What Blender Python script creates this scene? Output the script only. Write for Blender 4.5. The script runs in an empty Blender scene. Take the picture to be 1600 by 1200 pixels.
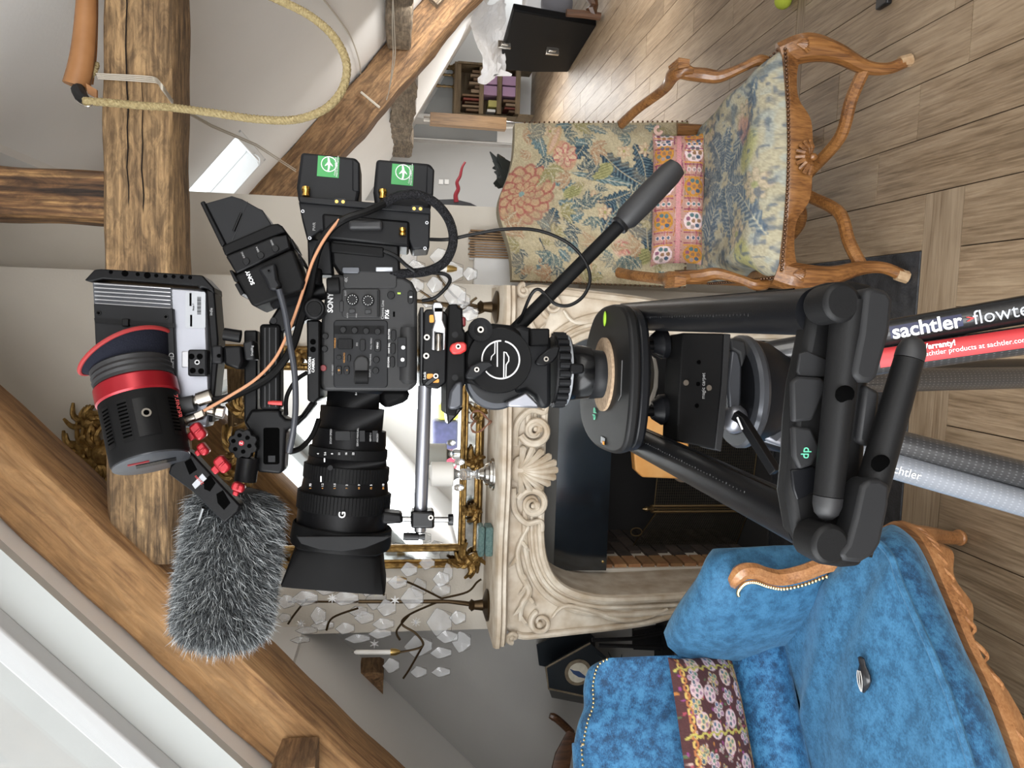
import bpy, bmesh, math, random
import numpy as np
from mathutils import Vector, Matrix
random.seed(7)
sc = bpy.context.scene
COL = sc.collection
# ------------------------------------------------------------------ camera
FPX, CAM_H = 1200.0, 1.5
TH, YAW, ROLL = math.radians(8.5), math.radians(5.0), math.radians(1.05)
HD = Vector((-math.sin(YAW), math.cos(YAW), 0)); RT = Vector((math.cos(YAW), math.sin(YAW), 0)); UP = Vector((0, 0, 1))
_F = HD*math.cos(TH) - UP*math.sin(TH); _U = HD*math.sin(TH) + UP*math.cos(TH)
_R2 = RT*math.cos(ROLL) + _U*math.sin(ROLL); _U2 = _U*math.cos(ROLL) - RT*math.sin(ROLL)
CAM = Vector((0, 0, CAM_H))
cd = bpy.data.cameras.new('camera'); cam = bpy.data.objects.new('camera', cd); COL.objects.link(cam)
m = Matrix.Identity(4)
for i, v in enumerate((-_U2, _R2, -_F)):
    for j in range(3): m[j][i] = v[j]
m.translation = CAM
cam.matrix_world = m
cd.sensor_fit = 'HORIZONTAL'; cd.sensor_width = 36; cd.lens = 36*FPX/1600; cd.clip_start = 0.02
sc.camera = cam
# ------------------------------------------------------------------ world, lights, exposure
w = bpy.data.worlds.new('sky'); sc.world = w; w.use_nodes = True
bg = w.node_tree.nodes['Background']; bg.inputs[0].default_value = (0.90, 0.96, 1.0, 1); bg.inputs[1].default_value = 1.6
def area(name, loc, target, sx, sy, power, col=(1, 1, 1)):
    l = bpy.data.lights.new(name, 'AREA'); l.shape = 'RECTANGLE'; l.size = sx; l.size_y = sy; l.energy = power; l.color = col
    o = bpy.data.objects.new(name, l); COL.objects.link(o); o.location = loc
    o.rotation_euler = (Vector(target) - Vector(loc)).to_track_quat('-Z', 'Y').to_euler()
    return o
# daylight: fill lamps added under both closed roof slopes behind the photographer, the rear window, a skylight over the far floor
area('fill_lamp_left', (-1.25, -1.0, 1.74), (-1.25+.69, -1.0, 1.74-.72), 2.8, 1.3, 98, (0.96, 0.98, 1.0))
area('fill_lamp_right', (1.55, -0.9, 1.72), (1.55-.64, -0.9, 1.72-.77), 2.4, 1.1, 30, (1.0, 0.97, 0.92))
area('daylight_rear_window', (0.2, -3.35, 1.7), (0.2, 2.0, 1.5), 2.6, 1.7, 52, (0.98, 0.98, 1.0))
area('daylight_far_skylight', (2.22, 4.4, 1.15), (1.75, 6.0, 0.45), 1.6, 0.7, 40, (1.0, 0.99, 0.97))
area('daylight_far_window', (2.35, 7.6, 0.75), (1.4, 7.4, 0.5), 1.6, 0.7, 26, (1.0, 0.99, 0.97))
vs = sc.view_settings
vs.view_transform = 'Standard'; vs.look = 'None'; vs.gamma = 1; vs.use_curve_mapping = False; vs.exposure = 0.58
sc.cycles.use_denoising = True
sc.cycles.max_bounces = 8; sc.cycles.transparent_max_bounces = 16
# ------------------------------------------------------------------ pixel -> world (photograph 1600 x 1200, real depth given)
def ray(x, y): return _F + _R2*((600-y)/FPX) + _U2*((800-x)/FPX)
def W(x, y, d): v = ray(x, y); return CAM + v*(d/v.dot(HD))
def WY(x, y, Y): v = ray(x, y); return CAM + v*(Y/v.y)
def WZ(x, y, z): v = ray(x, y); return CAM + v*((z-CAM_H)/v.z)
def WP(x, y, c, m, k=1.): v = ray(x, y); return CAM + v*((c-CAM_H)/(v.z-m*v.x)*k)
def WX(x, y, X): v = ray(x, y); return CAM + v*(X/v.x)
def mpp(x, y, d): return (W(x, y+.5, d) - W(x, y-.5, d)).length
# ------------------------------------------------------------------ materials
M = {}
def mat(name, col, rough=.5, metal=0., var=None, vscale=20., bump=0., bscale=60., stretch=(1, 1, 1), spec=None, coat=0., rnd=0., detail=4, trans=0., ior=1.45, sheen=0., alpha=1., emit=None):
    mt = bpy.data.materials.new(name); mt.use_nodes = True
    nt = mt.node_tree; N = nt.nodes; L = nt.links; b = N['Principled BSDF']
    c = (*col, 1)
    b.inputs['Base Color'].default_value = c; b.inputs['Roughness'].default_value = rough; b.inputs['Metallic'].default_value = metal
    if spec is not None: b.inputs['Specular IOR Level'].default_value = spec
    b.inputs['Coat Weight'].default_value = coat; b.inputs['Transmission Weight'].default_value = trans; b.inputs['IOR'].default_value = ior
    b.inputs['Alpha'].default_value = alpha
    if sheen: b.inputs['Sheen Weight'].default_value = sheen; b.inputs['Sheen Roughness'].default_value = .35
    if emit: b.inputs['Emission Color'].default_value = (*emit[0], 1); b.inputs['Emission Strength'].default_value = emit[1]
    if var or bump or rnd:
        tc = N.new('ShaderNodeTexCoord'); mp = N.new('ShaderNodeMapping'); L.new(tc.outputs['Object'], mp.inputs[0]); mp.inputs['Scale'].default_value = stretch
        oi = N.new('ShaderNodeObjectInfo'); ml = N.new('ShaderNodeMath'); ml.operation = 'MULTIPLY'; ml.inputs[1].default_value = 37.
        L.new(oi.outputs['Random'], ml.inputs[0]); L.new(ml.outputs[0], mp.inputs['Location'])
    colout = None
    if var:
        n = N.new('ShaderNodeTexNoise'); n.inputs['Scale'].default_value = vscale; n.inputs['Detail'].default_value = detail; L.new(mp.outputs[0], n.inputs[0])
        r = N.new('ShaderNodeValToRGB'); e = r.color_ramp.elements; e[0].position = .3; e[1].position = .7
        e[0].color = (*var, 1); e[1].color = c; L.new(n.outputs[0], r.inputs[0]); colout = r.outputs[0]
    if rnd:
        hs = N.new('ShaderNodeHueSaturation'); ma = N.new('ShaderNodeMapRange'); L.new(oi.outputs['Random'], ma.inputs[0])
        ma.inputs[3].default_value = 1-rnd; ma.inputs[4].default_value = 1+rnd; L.new(ma.outputs[0], hs.inputs['Value'])
        if colout: L.new(colout, hs.inputs['Color'])
        else: hs.inputs['Color'].default_value = c
        colout = hs.outputs[0]
    if colout: L.new(colout, b.inputs['Base Color'])
    if bump:
        n2 = N.new('ShaderNodeTexNoise'); n2.inputs['Scale'].default_value = bscale; n2.inputs['Detail'].default_value = 5; L.new(mp.outputs[0], n2.inputs[0])
        bp = N.new('ShaderNodeBump'); bp.inputs['Strength'].default_value = bump; bp.inputs['Distance'].default_value = .01
        L.new(n2.outputs[0], bp.inputs['Height']); L.new(bp.outputs[0], b.inputs['Normal'])
    M[name] = mt
    return mt
def wood(name, dark, mid, light, axis='X', scale=1., rough=.55, bump=.5, rnd=.12, crack=.5, coat=0., blot=0.):
    """long-grained timber: grain runs along the object's own `axis`"""
    mt = bpy.data.materials.new(name); mt.use_nodes = True
    nt = mt.node_tree; N = nt.nodes; L = nt.links; b = N['Principled BSDF']; b.inputs['Roughness'].default_value = rough; b.inputs['Coat Weight'].default_value = coat
    tc = N.new('ShaderNodeTexCoord'); oi = N.new('ShaderNodeObjectInfo'); ml = N.new('ShaderNodeMath'); ml.operation = 'MULTIPLY'; ml.inputs[1].default_value = 53.
    L.new(oi.outputs['Random'], ml.inputs[0])
    def mapped(s_long, s_cross):
        mp = N.new('ShaderNodeMapping'); L.new(tc.outputs['Object'], mp.inputs[0]); L.new(ml.outputs[0], mp.inputs['Location'])
        s = [s_cross*scale]*3; s['XYZ'.index(axis)] = s_long*scale; mp.inputs['Scale'].default_value = s; return mp
    def noise(mp, det, dist=0.):
        n = N.new('ShaderNodeTexNoise'); n.inputs['Scale'].default_value = 1; n.inputs['Detail'].default_value = det; n.inputs['Distortion'].default_value = dist; L.new(mp.outputs[0], n.inputs[0]); return n
    big = noise(mapped(1.3, 7), 4, 1.); fine = noise(mapped(7, 160), 5); ring = noise(mapped(2.2, 34), 3, 1.6)
    mx = N.new('ShaderNodeMath'); mx.operation = 'MULTIPLY_ADD'; mx.inputs[1].default_value = .42; L.new(fine.outputs[0], mx.inputs[0])
    m2 = N.new('ShaderNodeMath'); m2.operation = 'MULTIPLY_ADD'; m2.inputs[1].default_value = .35; L.new(ring.outputs[0], m2.inputs[0])
    m3 = N.new('ShaderNodeMath'); m3.operation = 'MULTIPLY'; m3.inputs[1].default_value = .38; L.new(big.outputs[0], m3.inputs[0])
    L.new(m3.outputs[0], m2.inputs[2]); L.new(m2.outputs[0], mx.inputs[2])
    r = N.new('ShaderNodeValToRGB'); e = r.color_ramp.elements; e[0].position = .43; e[1].position = .70; e[0].color = (*dark, 1); e[1].color = (*light, 1)
    q = r.color_ramp.elements.new(.55); q.color = (*mid, 1); L.new(mx.outputs[0], r.inputs[0])
    cout = r.outputs[0]
    if blot:
        bn = noise(mapped(13, 42), 12, .8); bn.inputs['Roughness'].default_value = .72; br_ = N.new('ShaderNodeValToRGB'); br_.color_ramp.elements[0].position = .42; br_.color_ramp.elements[1].position = .62
        br_.color_ramp.elements[0].color = (.30, .28, .26, 1); br_.color_ramp.elements[1].color = (1.12, 1.08, 1.0, 1); L.new(bn.outputs[0], br_.inputs[0])
        mm = N.new('ShaderNodeMix'); mm.data_type = 'RGBA'; mm.blend_type = 'MULTIPLY'; mm.inputs[0].default_value = blot; L.new(cout, mm.inputs[6]); L.new(br_.outputs[0], mm.inputs[7]); cout = mm.outputs[2]
    hs = N.new('ShaderNodeHueSaturation'); ma = N.new('ShaderNodeMapRange'); L.new(oi.outputs['Random'], ma.inputs[0]); ma.inputs[3].default_value = 1-rnd; ma.inputs[4].default_value = 1+rnd
    L.new(ma.outputs[0], hs.inputs['Value']); L.new(cout, hs.inputs['Color']); L.new(hs.outputs[0], b.inputs['Base Color'])
    bp = N.new('ShaderNodeBump'); bp.inputs['Strength'].default_value = bump; bp.inputs['Distance'].default_value = .006
    L.new(mx.outputs[0], bp.inputs['Height']); L.new(bp.outputs[0], b.inputs['Normal'])
    M[name] = mt; return mt
def vcol(name, rough=.9, bump=.3, bscale=900., sheen=.0):
    """cloth whose printed or woven pattern is carried per vertex"""
    mt = mat(name, (.5, .5, .5), rough, bump=bump, bscale=bscale, sheen=sheen)
    N = mt.node_tree.nodes; a = N.new('ShaderNodeAttribute'); a.attribute_name = 'pattern'
    mt.node_tree.links.new(a.outputs['Color'], N['Principled BSDF'].inputs['Base Color']); return mt
# ------------------------------------------------------------------ geometry builder
class G:
    def __init__(s): s.b = bmesh.new()
    def add(s, verts, faces):
        vs = [s.b.verts.new(v) for v in verts]
        for f in faces:
            try: s.b.faces.new([vs[i] for i in f])
            except ValueError: pass
        return s
    def hexa(s, p):  # 8 points: bottom ring 0-3, top ring 4-7
        return s.add(p, [(3, 2, 1, 0), (4, 5, 6, 7), (0, 1, 5, 4), (1, 2, 6, 5), (2, 3, 7, 6), (3, 0, 4, 7)])
    def box(s, c, sz, ax=None):
        c = Vector(c); X, Y, Z = ax or (Vector((1, 0, 0)), Vector((0, 1, 0)), Vector((0, 0, 1)))
        a, b_, d = sz[0]/2, sz[1]/2, sz[2]/2
        return s.hexa([c + X*i*a + Y*j*b_ + Z*k*d for k in (-1, 1) for i, j in ((-1, -1), (1, -1), (1, 1), (-1, 1))])
    def bb(s, x0, x1, y0, y1, z0, z1): return s.box(((x0+x1)/2, (y0+y1)/2, (z0+z1)/2), (abs(x1-x0), abs(y1-y0), abs(z1-z0)))
    def prism(s, pts, vec):  # planar outline extruded by vec
        pts = [Vector(p) for p in pts]; vec = Vector(vec); n = len(pts)
        vs = [s.b.verts.new(p) for p in pts] + [s.b.verts.new(p+vec) for p in pts]
        s.b.faces.new(vs[:n][::-1]); s.b.faces.new(vs[n:])
        for i in range(n): s.b.faces.new([vs[i], vs[(i+1) % n], vs[n+(i+1) % n], vs[n+i]])
        return s
    def rings(s, rings, closed=False, caps=True):
        R = [[s.b.verts.new(p) for p in r] for r in rings]; n = len(R[0])
        rg = range(len(R)) if closed else range(len(R)-1)
        for i in rg:
            a, b_ = R[i], R[(i+1) % len(R)]
            for j in range(n): s.b.faces.new([a[j], a[(j+1) % n], b_[(j+1) % n], b_[j]])
        if caps and not closed:
            s.b.faces.new(R[0][::-1]); s.b.faces.new(R[-1])
        return s
    def lathe(s, prof, o, ax=(0, 0, 1), n=24, ref=None):  # prof: (radius, distance along ax)
        o = Vector(o); ax = Vector(ax).normalized(); u = ax.orthogonal().normalized() if ref is None else Vector(ref).normalized(); v = ax.cross(u)
        return s.rings([[o + ax*h + (u*math.cos(2*math.pi*k/n) + v*math.sin(2*math.pi*k/n))*max(r, 1e-5) for k in range(n)] for r, h in prof])
    def cyl(s, a, b_, r, r2=None, n=16):
        a, b_ = Vector(a), Vector(b_); return s.lathe([(r, 0), (r if r2 is None else r2, (b_-a).length)], a, b_-a, n)
    def sph(s, c, r, n=12, ax=None):
        c = Vector(c); rr = (r, r, r) if not hasattr(r, '__len__') else r
        X, Y, Z = ax or (Vector((1, 0, 0)), Vector((0, 1, 0)), Vector((0, 0, 1)))
        mm = max(4, n//2)
        rg = []
        for i in range(1, mm):
            t = math.pi*i/mm; rg.append([c + Z*(-math.cos(t)*rr[2]) + X*(math.sin(t)*rr[0]*math.cos(2*math.pi*k/n)) + Y*(math.sin(t)*rr[1]*math.sin(2*math.pi*k/n)) for k in range(n)])
        return s.rings(rg)
    def tube(s, pts, r, n=8, closed=False, flat=None):
        """r: number or list; flat=(normal, factor) squashes the section along a direction"""
        P = [Vector(p) for p in pts]; k = len(P); rr = r if hasattr(r, '__len__') else [r]*k
        T = []
        for i in range(k):
            a, b_ = (P[(i-1) % k], P[(i+1) % k]) if closed else (P[max(0, i-1)], P[min(k-1, i+1)])
            t = b_-a; T.append(t.normalized() if t.length > 1e-9 else Vector((0, 0, 1)))
        u = T[0].orthogonal().normalized() if flat is None else None
        rg = []
        for i in range(k):
            if flat is not None:
                nrm = Vector(flat[0]); u = (nrm - T[i]*nrm.dot(T[i])).normalized(); fu, fv = flat[1], 1
            else:
                u = (u - T[i]*u.dot(T[i])); u = u.normalized() if u.length > 1e-6 else T[i].orthogonal().normalized(); fu = fv = 1
            v = T[i].cross(u)
            rg.append([P[i] + (u*math.cos(2*math.pi*j/n)*fu + v*math.sin(2*math.pi*j/n)*fv)*rr[i] for j in range(n)])
        return s.rings(rg, closed)
    def grid(s, f, nu, nv, closeu=False):
        V = [[s.b.verts.new(f(i/(nu-1 if not closeu else nu), j/(nv-1))) for i in range(nu)] for j in range(nv)]
        for j in range(nv-1):
            for i in range(nu if closeu else nu-1):
                s.b.faces.new([V[j][i], V[j][(i+1) % nu], V[j+1][(i+1) % nu], V[j+1][i]])
        return s
def crv(pts, n=8, closed=False):
    """Catmull-Rom through points (any dimension)"""
    P = [Vector(p) for p in pts]; k = len(P); out = []
    seg = k if closed else k-1
    for i in range(seg):
        p0, p1, p2, p3 = (P[(i-1) % k], P[i], P[(i+1) % k], P[(i+2) % k]) if closed else (P[max(0, i-1)], P[i], P[i+1], P[min(k-1, i+2)])
        for j in range(n):
            t = j/n; out.append(.5*((2*p1) + (p2-p0)*t + (2*p0-5*p1+4*p2-p3)*t*t + (3*p1-p0-3*p2+p3)*t**3))
    if not closed: out.append(P[-1].copy())
    return out
def lin(a, b_, n): return [a+(b_-a)*i/(n-1) for i in range(n)]
ORG = {}
def obj(name, g, mt, parent=None, bevel=0., smooth=35, seg=2, org=None, rot=None, noshift=False):
    bm = g.b if isinstance(g, G) else g
    bmesh.ops.recalc_face_normals(bm, faces=bm.faces)
    me = bpy.data.meshes.new(name)
    lo = Vector((1e9,)*3); hi = -lo
    for v in bm.verts:
        for i in range(3): lo[i] = min(lo[i], v.co[i]); hi[i] = max(hi[i], v.co[i])
    c = Vector(org) if org is not None else (lo+hi)/2
    if rot is None: bmesh.ops.translate(bm, verts=bm.verts, vec=-c)
    bm.to_mesh(me); bm.free()
    if smooth:
        me.polygons.foreach_set('use_smooth', [True]*len(me.polygons))
        me.set_sharp_from_angle(angle=math.radians(smooth))
    o = bpy.data.objects.new(name, me); COL.objects.link(o)
    me.materials.append(M[mt] if isinstance(mt, str) else mt)
    if rot is not None:
        o.matrix_world = rot; c = rot.translation.copy(); o['_r'] = 1; del o['_r']
    base = ORG.get(parent.name, Vector()) if parent else Vector()
    if parent: o.parent = parent
    o.location = c - base
    ORG[o.name] = c
    if bevel:
        md = o.modifiers.new('bevel', 'BEVEL'); md.width = bevel; md.segments = seg; md.limit_method = 'ANGLE'; md.angle_limit = math.radians(40); md.harden_normals = False
    return o
def tag(o, label=None, cat=None, group=None, kind=None):
    if label: o['label'] = label
    if cat: o['category'] = cat
    if group: o['group'] = group
    if kind: o['kind'] = kind
    return o
def thing(name, label, cat, loc, group=None):
    o = bpy.data.objects.new(name, None); COL.objects.link(o); o.location = Vector(loc); o.empty_display_size = .05
    ORG[o.name] = Vector(loc); return tag(o, label, cat, group)
def struct(name, g, mt, parent=None, **k):
    o = obj(name, g, mt, parent, **k)
    if not parent: o['kind'] = 'structure'
    return o
def copy_tree(o, parent=None, shift=Vector()):
    c = o.copy(); COL.objects.link(c); c.parent = parent
    if parent is None: c.location = o.location + Vector(shift)
    ORG[c.name] = ORG[o.name] + Vector(shift)
    for ch in list(o.children): copy_tree(ch, c, shift)
    return c
def text_mesh(name, body, p, right, up, size, mt, parent, extrude=.0004, align='LEFT', bold=0., shear=0.):
    cu = bpy.data.curves.new(name, 'FONT'); cu.body = body; cu.size = size; cu.extrude = extrude; cu.align_x = align; cu.align_y = 'CENTER'; cu.offset = bold; cu.shear = shear; cu.resolution_u = 3
    t = bpy.data.objects.new(name, cu); COL.objects.link(t)
    dg = bpy.context.evaluated_depsgraph_get(); me = bpy.data.meshes.new_from_object(t.evaluated_get(dg)); bpy.data.objects.remove(t); bpy.data.curves.remove(cu)
    X = Vector(right).normalized(); Y = Vector(up); Y = (Y - X*Y.dot(X)).normalized(); Zv = X.cross(Y); p = Vector(p)
    mw = Matrix(((X.x, Y.x, Zv.x, p.x), (X.y, Y.y, Zv.y, p.y), (X.z, Y.z, Zv.z, p.z), (0, 0, 0, 1)))
    bm = bmesh.new(); bm.from_mesh(me); bmesh.ops.transform(bm, matrix=mw, verts=bm.verts); bpy.data.meshes.remove(me)
    return obj(name, bm, mt, parent, smooth=0)
# ------------------------------------------------------------------ room materials
mat('plaster', (.68, .63, .55), .9, var=(.64, .59, .51), vscale=3, bump=.08, bscale=120)
mat('plaster_white', (.87, .855, .83), .9, var=(.84, .825, .80), vscale=2, bump=.05, bscale=90)
mat('plaster_grey', (.40, .39, .37), .9, var=(.37, .36, .34), vscale=3, bump=.05, bscale=90)
mat('paint_white', (.80, .80, .79), .55)
mat('window_blind', (.86, .88, .88), .7)
mat('subfloor', (.06, .045, .035), .9)
mat('slate', (.014, .015, .018), .45, var=(.04, .042, .046), vscale=40, bump=.25, bscale=150)
wood('oak_floor', (.15, .102, .06), (.25, .178, .112), (.345, .26, .172), 'Y', 1.2, .45, .3, .12, blot=.12)
wood('oak_floor_x', (.16, .108, .064), (.26, .188, .12), (.35, .265, .178), 'X', 1., .5, .25, .1)
wood('oak_beam', (.085, .055, .032), (.26, .165, .085), (.47, .31, .16), 'X', 1.1, .85, 1., .04, blot=.75)
wood('oak_beam_dark', (.03, .016, .009), (.17, .085, .036), (.52, .31, .13), 'X', .8, .75, .9, .04, blot=.8)
wood('oak_rafter', (.20, .10, .042), (.36, .195, .08), (.44, .255, .115), 'X', .7, .85, .7, .04, blot=.4)
wood('oak_rafter_dark', (.10, .055, .028), (.24, .135, .065), (.36, .22, .11), 'X', .7, .8, .9, .04, blot=.7)
wood('oak_purlin', (.09, .07, .05), (.20, .155, .11), (.32, .26, .19), 'X', .8, .85, .9, .04, blot=.7)
# ------------------------------------------------------------------ floor
BW = .163
fl = struct('floor', G().bb(-3.3, 3.6, -3.5, 9.4, -.09, -.016), 'subfloor')
_bm_cache = {}
def board(x0, x1, y0, y1, mt='oak_floor'):
    g = .0016
    key = (round(x1-x0, 3), round(y1-y0, 3), mt)
    if key in _bm_cache:
        o = bpy.data.objects.new('floor_board', _bm_cache[key]); COL.objects.link(o); o.parent = fl
        c = Vector(((x0+x1)/2, (y0+y1)/2, -.008)); o.location = c-ORG['floor']; ORG[o.name] = c
    else:
        o = obj('floor_board', G().bb(x0+g, x1-g, y0+g, y1-g, -.016, 0), mt, fl, bevel=0, smooth=0); _bm_cache[key] = o.data
    o.location.z += random.uniform(-.0012, 0)
def run(x0, x1, ya, yb, fixed=None):
    L = yb-ya; cuts = [ya]
    if fixed: cuts += fixed
    else:
        y = ya + round(random.uniform(.5, 1.3), 1)
        while y < yb-.4: cuts.append(y); y += round(random.uniform(.8, 1.5), 1)
    cuts.append(yb)
    for a, b_ in zip(cuts, cuts[1:]): board(x0, x1, a, b_)
E_X = .23
jt = {4: [2.0], 3: [1.93, 2.56], 2: [2.12, 2.64], 1: [1.1, 2.3]}
for k in range(-12, 9):
    x0 = E_X+BW*k; x1 = x0+BW
    if k >= 1: run(x0, x1, .25, 2.83, jt.get(k))
    elif k == 0: run(x0, x1, .25, 1.905); run(x0, x1, 2.062, 2.83)
    else: run(x0, x1, .25, 1.905, [1.05] if k == -3 else None)
board(-1.6, E_X+BW, 1.905, 2.062, 'oak_floor_x')
board(E_X+BW, 1.70, 2.832, 2.89, 'oak_floor_x')
for k in range(0, 20):
    x0 = .515+.1412*k; run(x0, x0+.1412, 2.892, 9.2)
hs_ = struct('hearth_slab', G().bb(-1.42, .23, 2.064, 2.95, -.03, .001), 'slate', bevel=.003); tag(hs_, 'black slate hearth slab set into the oak floor before the fireplace', 'hearth')
hs_['kind'] = 'structure'
# ------------------------------------------------------------------ walls
FB_X0, FB_X1, FB_Z = -.97, -.06, .93   # firebox opening
br = struct('wall_back', G().prism([(-1.2, 2.85, FB_Z), (.118, 2.85, FB_Z), (.118, 2.85, 3.4), (-.36, 2.85, 3.4), (-.36, 2.85, 3.05), (-1.2, 2.85, 2.25)], (0, .6, 0)).bb(-1.2, FB_X0, 2.85, 3.45, 0, FB_Z).bb(FB_X1, .118, 2.85, 3.45, 0, FB_Z), 'plaster', smooth=0)
struct('wall_recess_right', G().bb(.118, .437, 3.1, 3.3, 0, 3.4), 'plaster', smooth=0)
struct('wall_recess_left', G().bb(-3.3, -1.2, 3.1, 3.3, 0, 3.4), 'plaster_grey', smooth=0)
struct('wall_far', G().bb(.2, 3.8, 9.2, 9.35, 0, 3.0), 'plaster_white', smooth=0)
struct('wall_far_side', G().bb(.30, .437, 3.3, 9.2, 0, 3.0), 'plaster_white', smooth=0)
# rear wall with a wide window behind the photographer
struct('wall_rear', G().bb(-3.3, 3.6, -3.6, -3.45, 0, .8).bb(-3.3, 3.6, -3.6, -3.45, 2.55, 3.4).bb(-3.3, -1.15, -3.6, -3.45, .8, 2.55).bb(1.55, 3.6, -3.6, -3.45, .8, 2.55), 'plaster_white', smooth=0)
# ------------------------------------------------------------------ sloped ceilings with skylights
def slope_pts(xs, ys, c, m): return [Vector((x, y, c+m*x)) for x, y in zip(xs, ys)]
def slope_piece(g, x0, x1, y0, y1, c, m, t=.06):
    n = Vector((-m, 0, 1)).normalized()
    p = [Vector((x, y, c+m*x)) for x, y in ((x0, y0), (x1, y0), (x1, y1), (x0, y1))]
    g.hexa(p + [q+n*t for q in p])
LC, LM = 2.98, .96      # left slope  z = LC + LM x
RC, RM = 3.05, -.83     # right slope z = RC + RM x
RIDGE = (RC-LC)/(LM-RM)
# left slope, opening y .1..1.93
g = G(); SY0, SY1, SX0, SX1 = .1, 1.93, -1.85, -.47; e = .031
XL, XR = -.25, .437      # an added flat lid, out of view, runs between these
slope_piece(g, -3.2, -1.2, 2.2, 3.2, LC, LM); slope_piece(g, -1.2, -.34, 2.2, 3.5, 3.40, LM); g.prism([(-1.2, 2.2, LC-LM*1.2), (-.25, 2.2, LC-LM*.25), (-.25, 2.2, 3.4-LM*.25), (-1.2, 2.2, 3.4-LM*1.2)], (0, .03, 0)); g.prism([(-1.2, 2.2, LC-LM*1.2), (-1.2, 2.2, 3.4-LM*1.2), (-1.2, 3.2, 3.4-LM*1.2), (-1.2, 3.2, LC-LM*1.2)], (.03, 0, 0)); slope_piece(g, -3.2, XL, SY1+e, 2.2, LC, LM); slope_piece(g, -3.2, XL, -3.5, SY0-e, LC, LM)  # hidden raised slab and risers are added to block sky light
slope_piece(g, -3.2, SX0-e, SY0-e, SY1+e, LC, LM); slope_piece(g, SX1+e, XL, SY0-e, SY1+e, LC, LM)
struct('ceiling_left', g, 'plaster_white', smooth=0)
n = Vector((-LM, 0, 1)).normalized()
def lbox(g, x0, x1, y0, y1, h0, h1, c=LC, mm=LM):
    n = Vector((-mm, 0, 1)).normalized(); p = [Vector((x, y, c+mm*x)) for x, y in ((x0, y0), (x1, y0), (x1, y1), (x0, y1))]
    g.hexa([q+n*h0 for q in p] + [q+n*h1 for q in p])
wl = thing('window_1', None, None, (-1.1, 1.0, LC+LM*-1.1)); wl['kind'] = 'structure'
g = G()
lbox(g, SX0-.03, SX1+.03, SY1, SY1+.03, -.0, .13); lbox(g, SX0-.03, SX1+.03, SY0-.03, SY0, -.0, .13)
lbox(g, SX0-.03, SX0, SY0, SY1, 0, .13); lbox(g, SX1, SX1+.03, SY0, SY1, 0, .13)
mat('reveal_paint', (.56, .57, .55), .7); obj('reveal', g, 'reveal_paint', wl, smooth=0)
g = G()
lbox(g, SX0, SX1, SY1-.06, SY1, .10, .16); lbox(g, SX0, SX1, SY0, SY0+.06, .10, .16); lbox(g, SX0, SX0+.06, SY0+.06, SY1-.06, .10, .16); lbox(g, SX1-.06, SX1, SY0+.06, SY1-.06, .10, .16)
mat('frame_grey', (.55, .54, .53), .5)
obj('window_frame', g, 'frame_grey', wl, bevel=.006)
def pane_mat(name, fac=.06, tint=(1, 1, 1)):
    mt = bpy.data.materials.new(name); mt.use_nodes = True; N = mt.node_tree.nodes; L = mt.node_tree.links
    N.remove(N['Principled BSDF']); t = N.new('ShaderNodeBsdfTransparent'); t.inputs[0].default_value = (*tint, 1); gl = N.new('ShaderNodeBsdfGlossy'); gl.inputs['Roughness'].default_value = .03
    mx = N.new('ShaderNodeMixShader'); mx.inputs[0].default_value = fac; L.new(t.outputs[0], mx.inputs[1]); L.new(gl.outputs[0], mx.inputs[2]); L.new(mx.outputs[0], N['Material Output'].inputs[0]); M[name] = mt
pane_mat('glass_pane')
g = G(); lbox(g, SX0+.05, SX1-.05, SY0+.05, SY1-.05, .125, .129); obj('pane', g, 'glass_pane', wl, smooth=0)
# right slope, small skylight x .40..700, y 3.34..3.91
g = G(); X1, Y0, Y1 = .868, 4.148, 4.848
TRY = 5.36
slope_piece(g, XR, 3.6, -3.5, Y0-e, RC, RM); slope_piece(g, X1+e, 3.6, Y0-e, Y1+e, RC, RM); slope_piece(g, .30, 3.6, Y1+e, TRY+.1, RC, RM)
struct('ceiling_right', g, 'plaster_white', smooth=0)
struct('ceiling_top', G().bb(-.36, .6, 1.9, 3.5, 3.3, 3.36).bb(XL-.1, XR+.1, -3.6, 1.9, 3.3, 3.36).bb(XR, XR+.05, -3.6, 3.3, RC+RM*XR-.02, 3.3).bb(XL-.05, XL, -3.6, 2.2, LC+LM*XL, 3.3).bb(-.36, XL, 2.2, 2.25, LC+LM*XL, 3.3).bb(-.39, -.36, 2.2, 3.45, 3.0, 3.3), 'plaster_white', smooth=0)  # unseen lid and cheeks added to close out sky light
wr = thing('window_2', None, None, (.5, 3.6, RC+RM*.5)); wr['kind'] = 'structure'
g = G()
lbox(g, .28, X1+.02, Y1, Y1+.03, .0, .12, RC, RM); lbox(g, .28, X1+.02, Y0-.03, Y0, .0, .12, RC, RM); lbox(g, X1, X1+.03, Y0, Y1, .0, .12, RC, RM)
obj('reveal', g, 'paint_white', wr, smooth=0)
g = G(); lbox(g, .28, X1, Y0, Y1, .10, .104, RC, RM); obj('pane', g, 'glass_pane', wr, smooth=0)
p = [WY(402, 253, 4.6), WY(405, 258, 4.6), WY(406, 248, 4.6), WY(398, 240, 4.6)]
obj('handle', G().tube(crv(p, 4), .006, 6), 'paint_white', wr)
# far roof slope beyond the second truss (lower pitch)
a0, a1 = Vector((.30, TRY+.08, RC+RM*.30)), Vector((3.3, TRY+.08, RC+RM*3.3))
b0, b1 = WY(560, 330, 9.2), WY(790, -40, 9.2)
g = G(); g.hexa([a0, a1, b1, b0] + [q+Vector((.04, 0, .05)) for q in (a0, a1, b1, b0)])
struct('ceiling_far', g, 'plaster_white', smooth=0)
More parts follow.
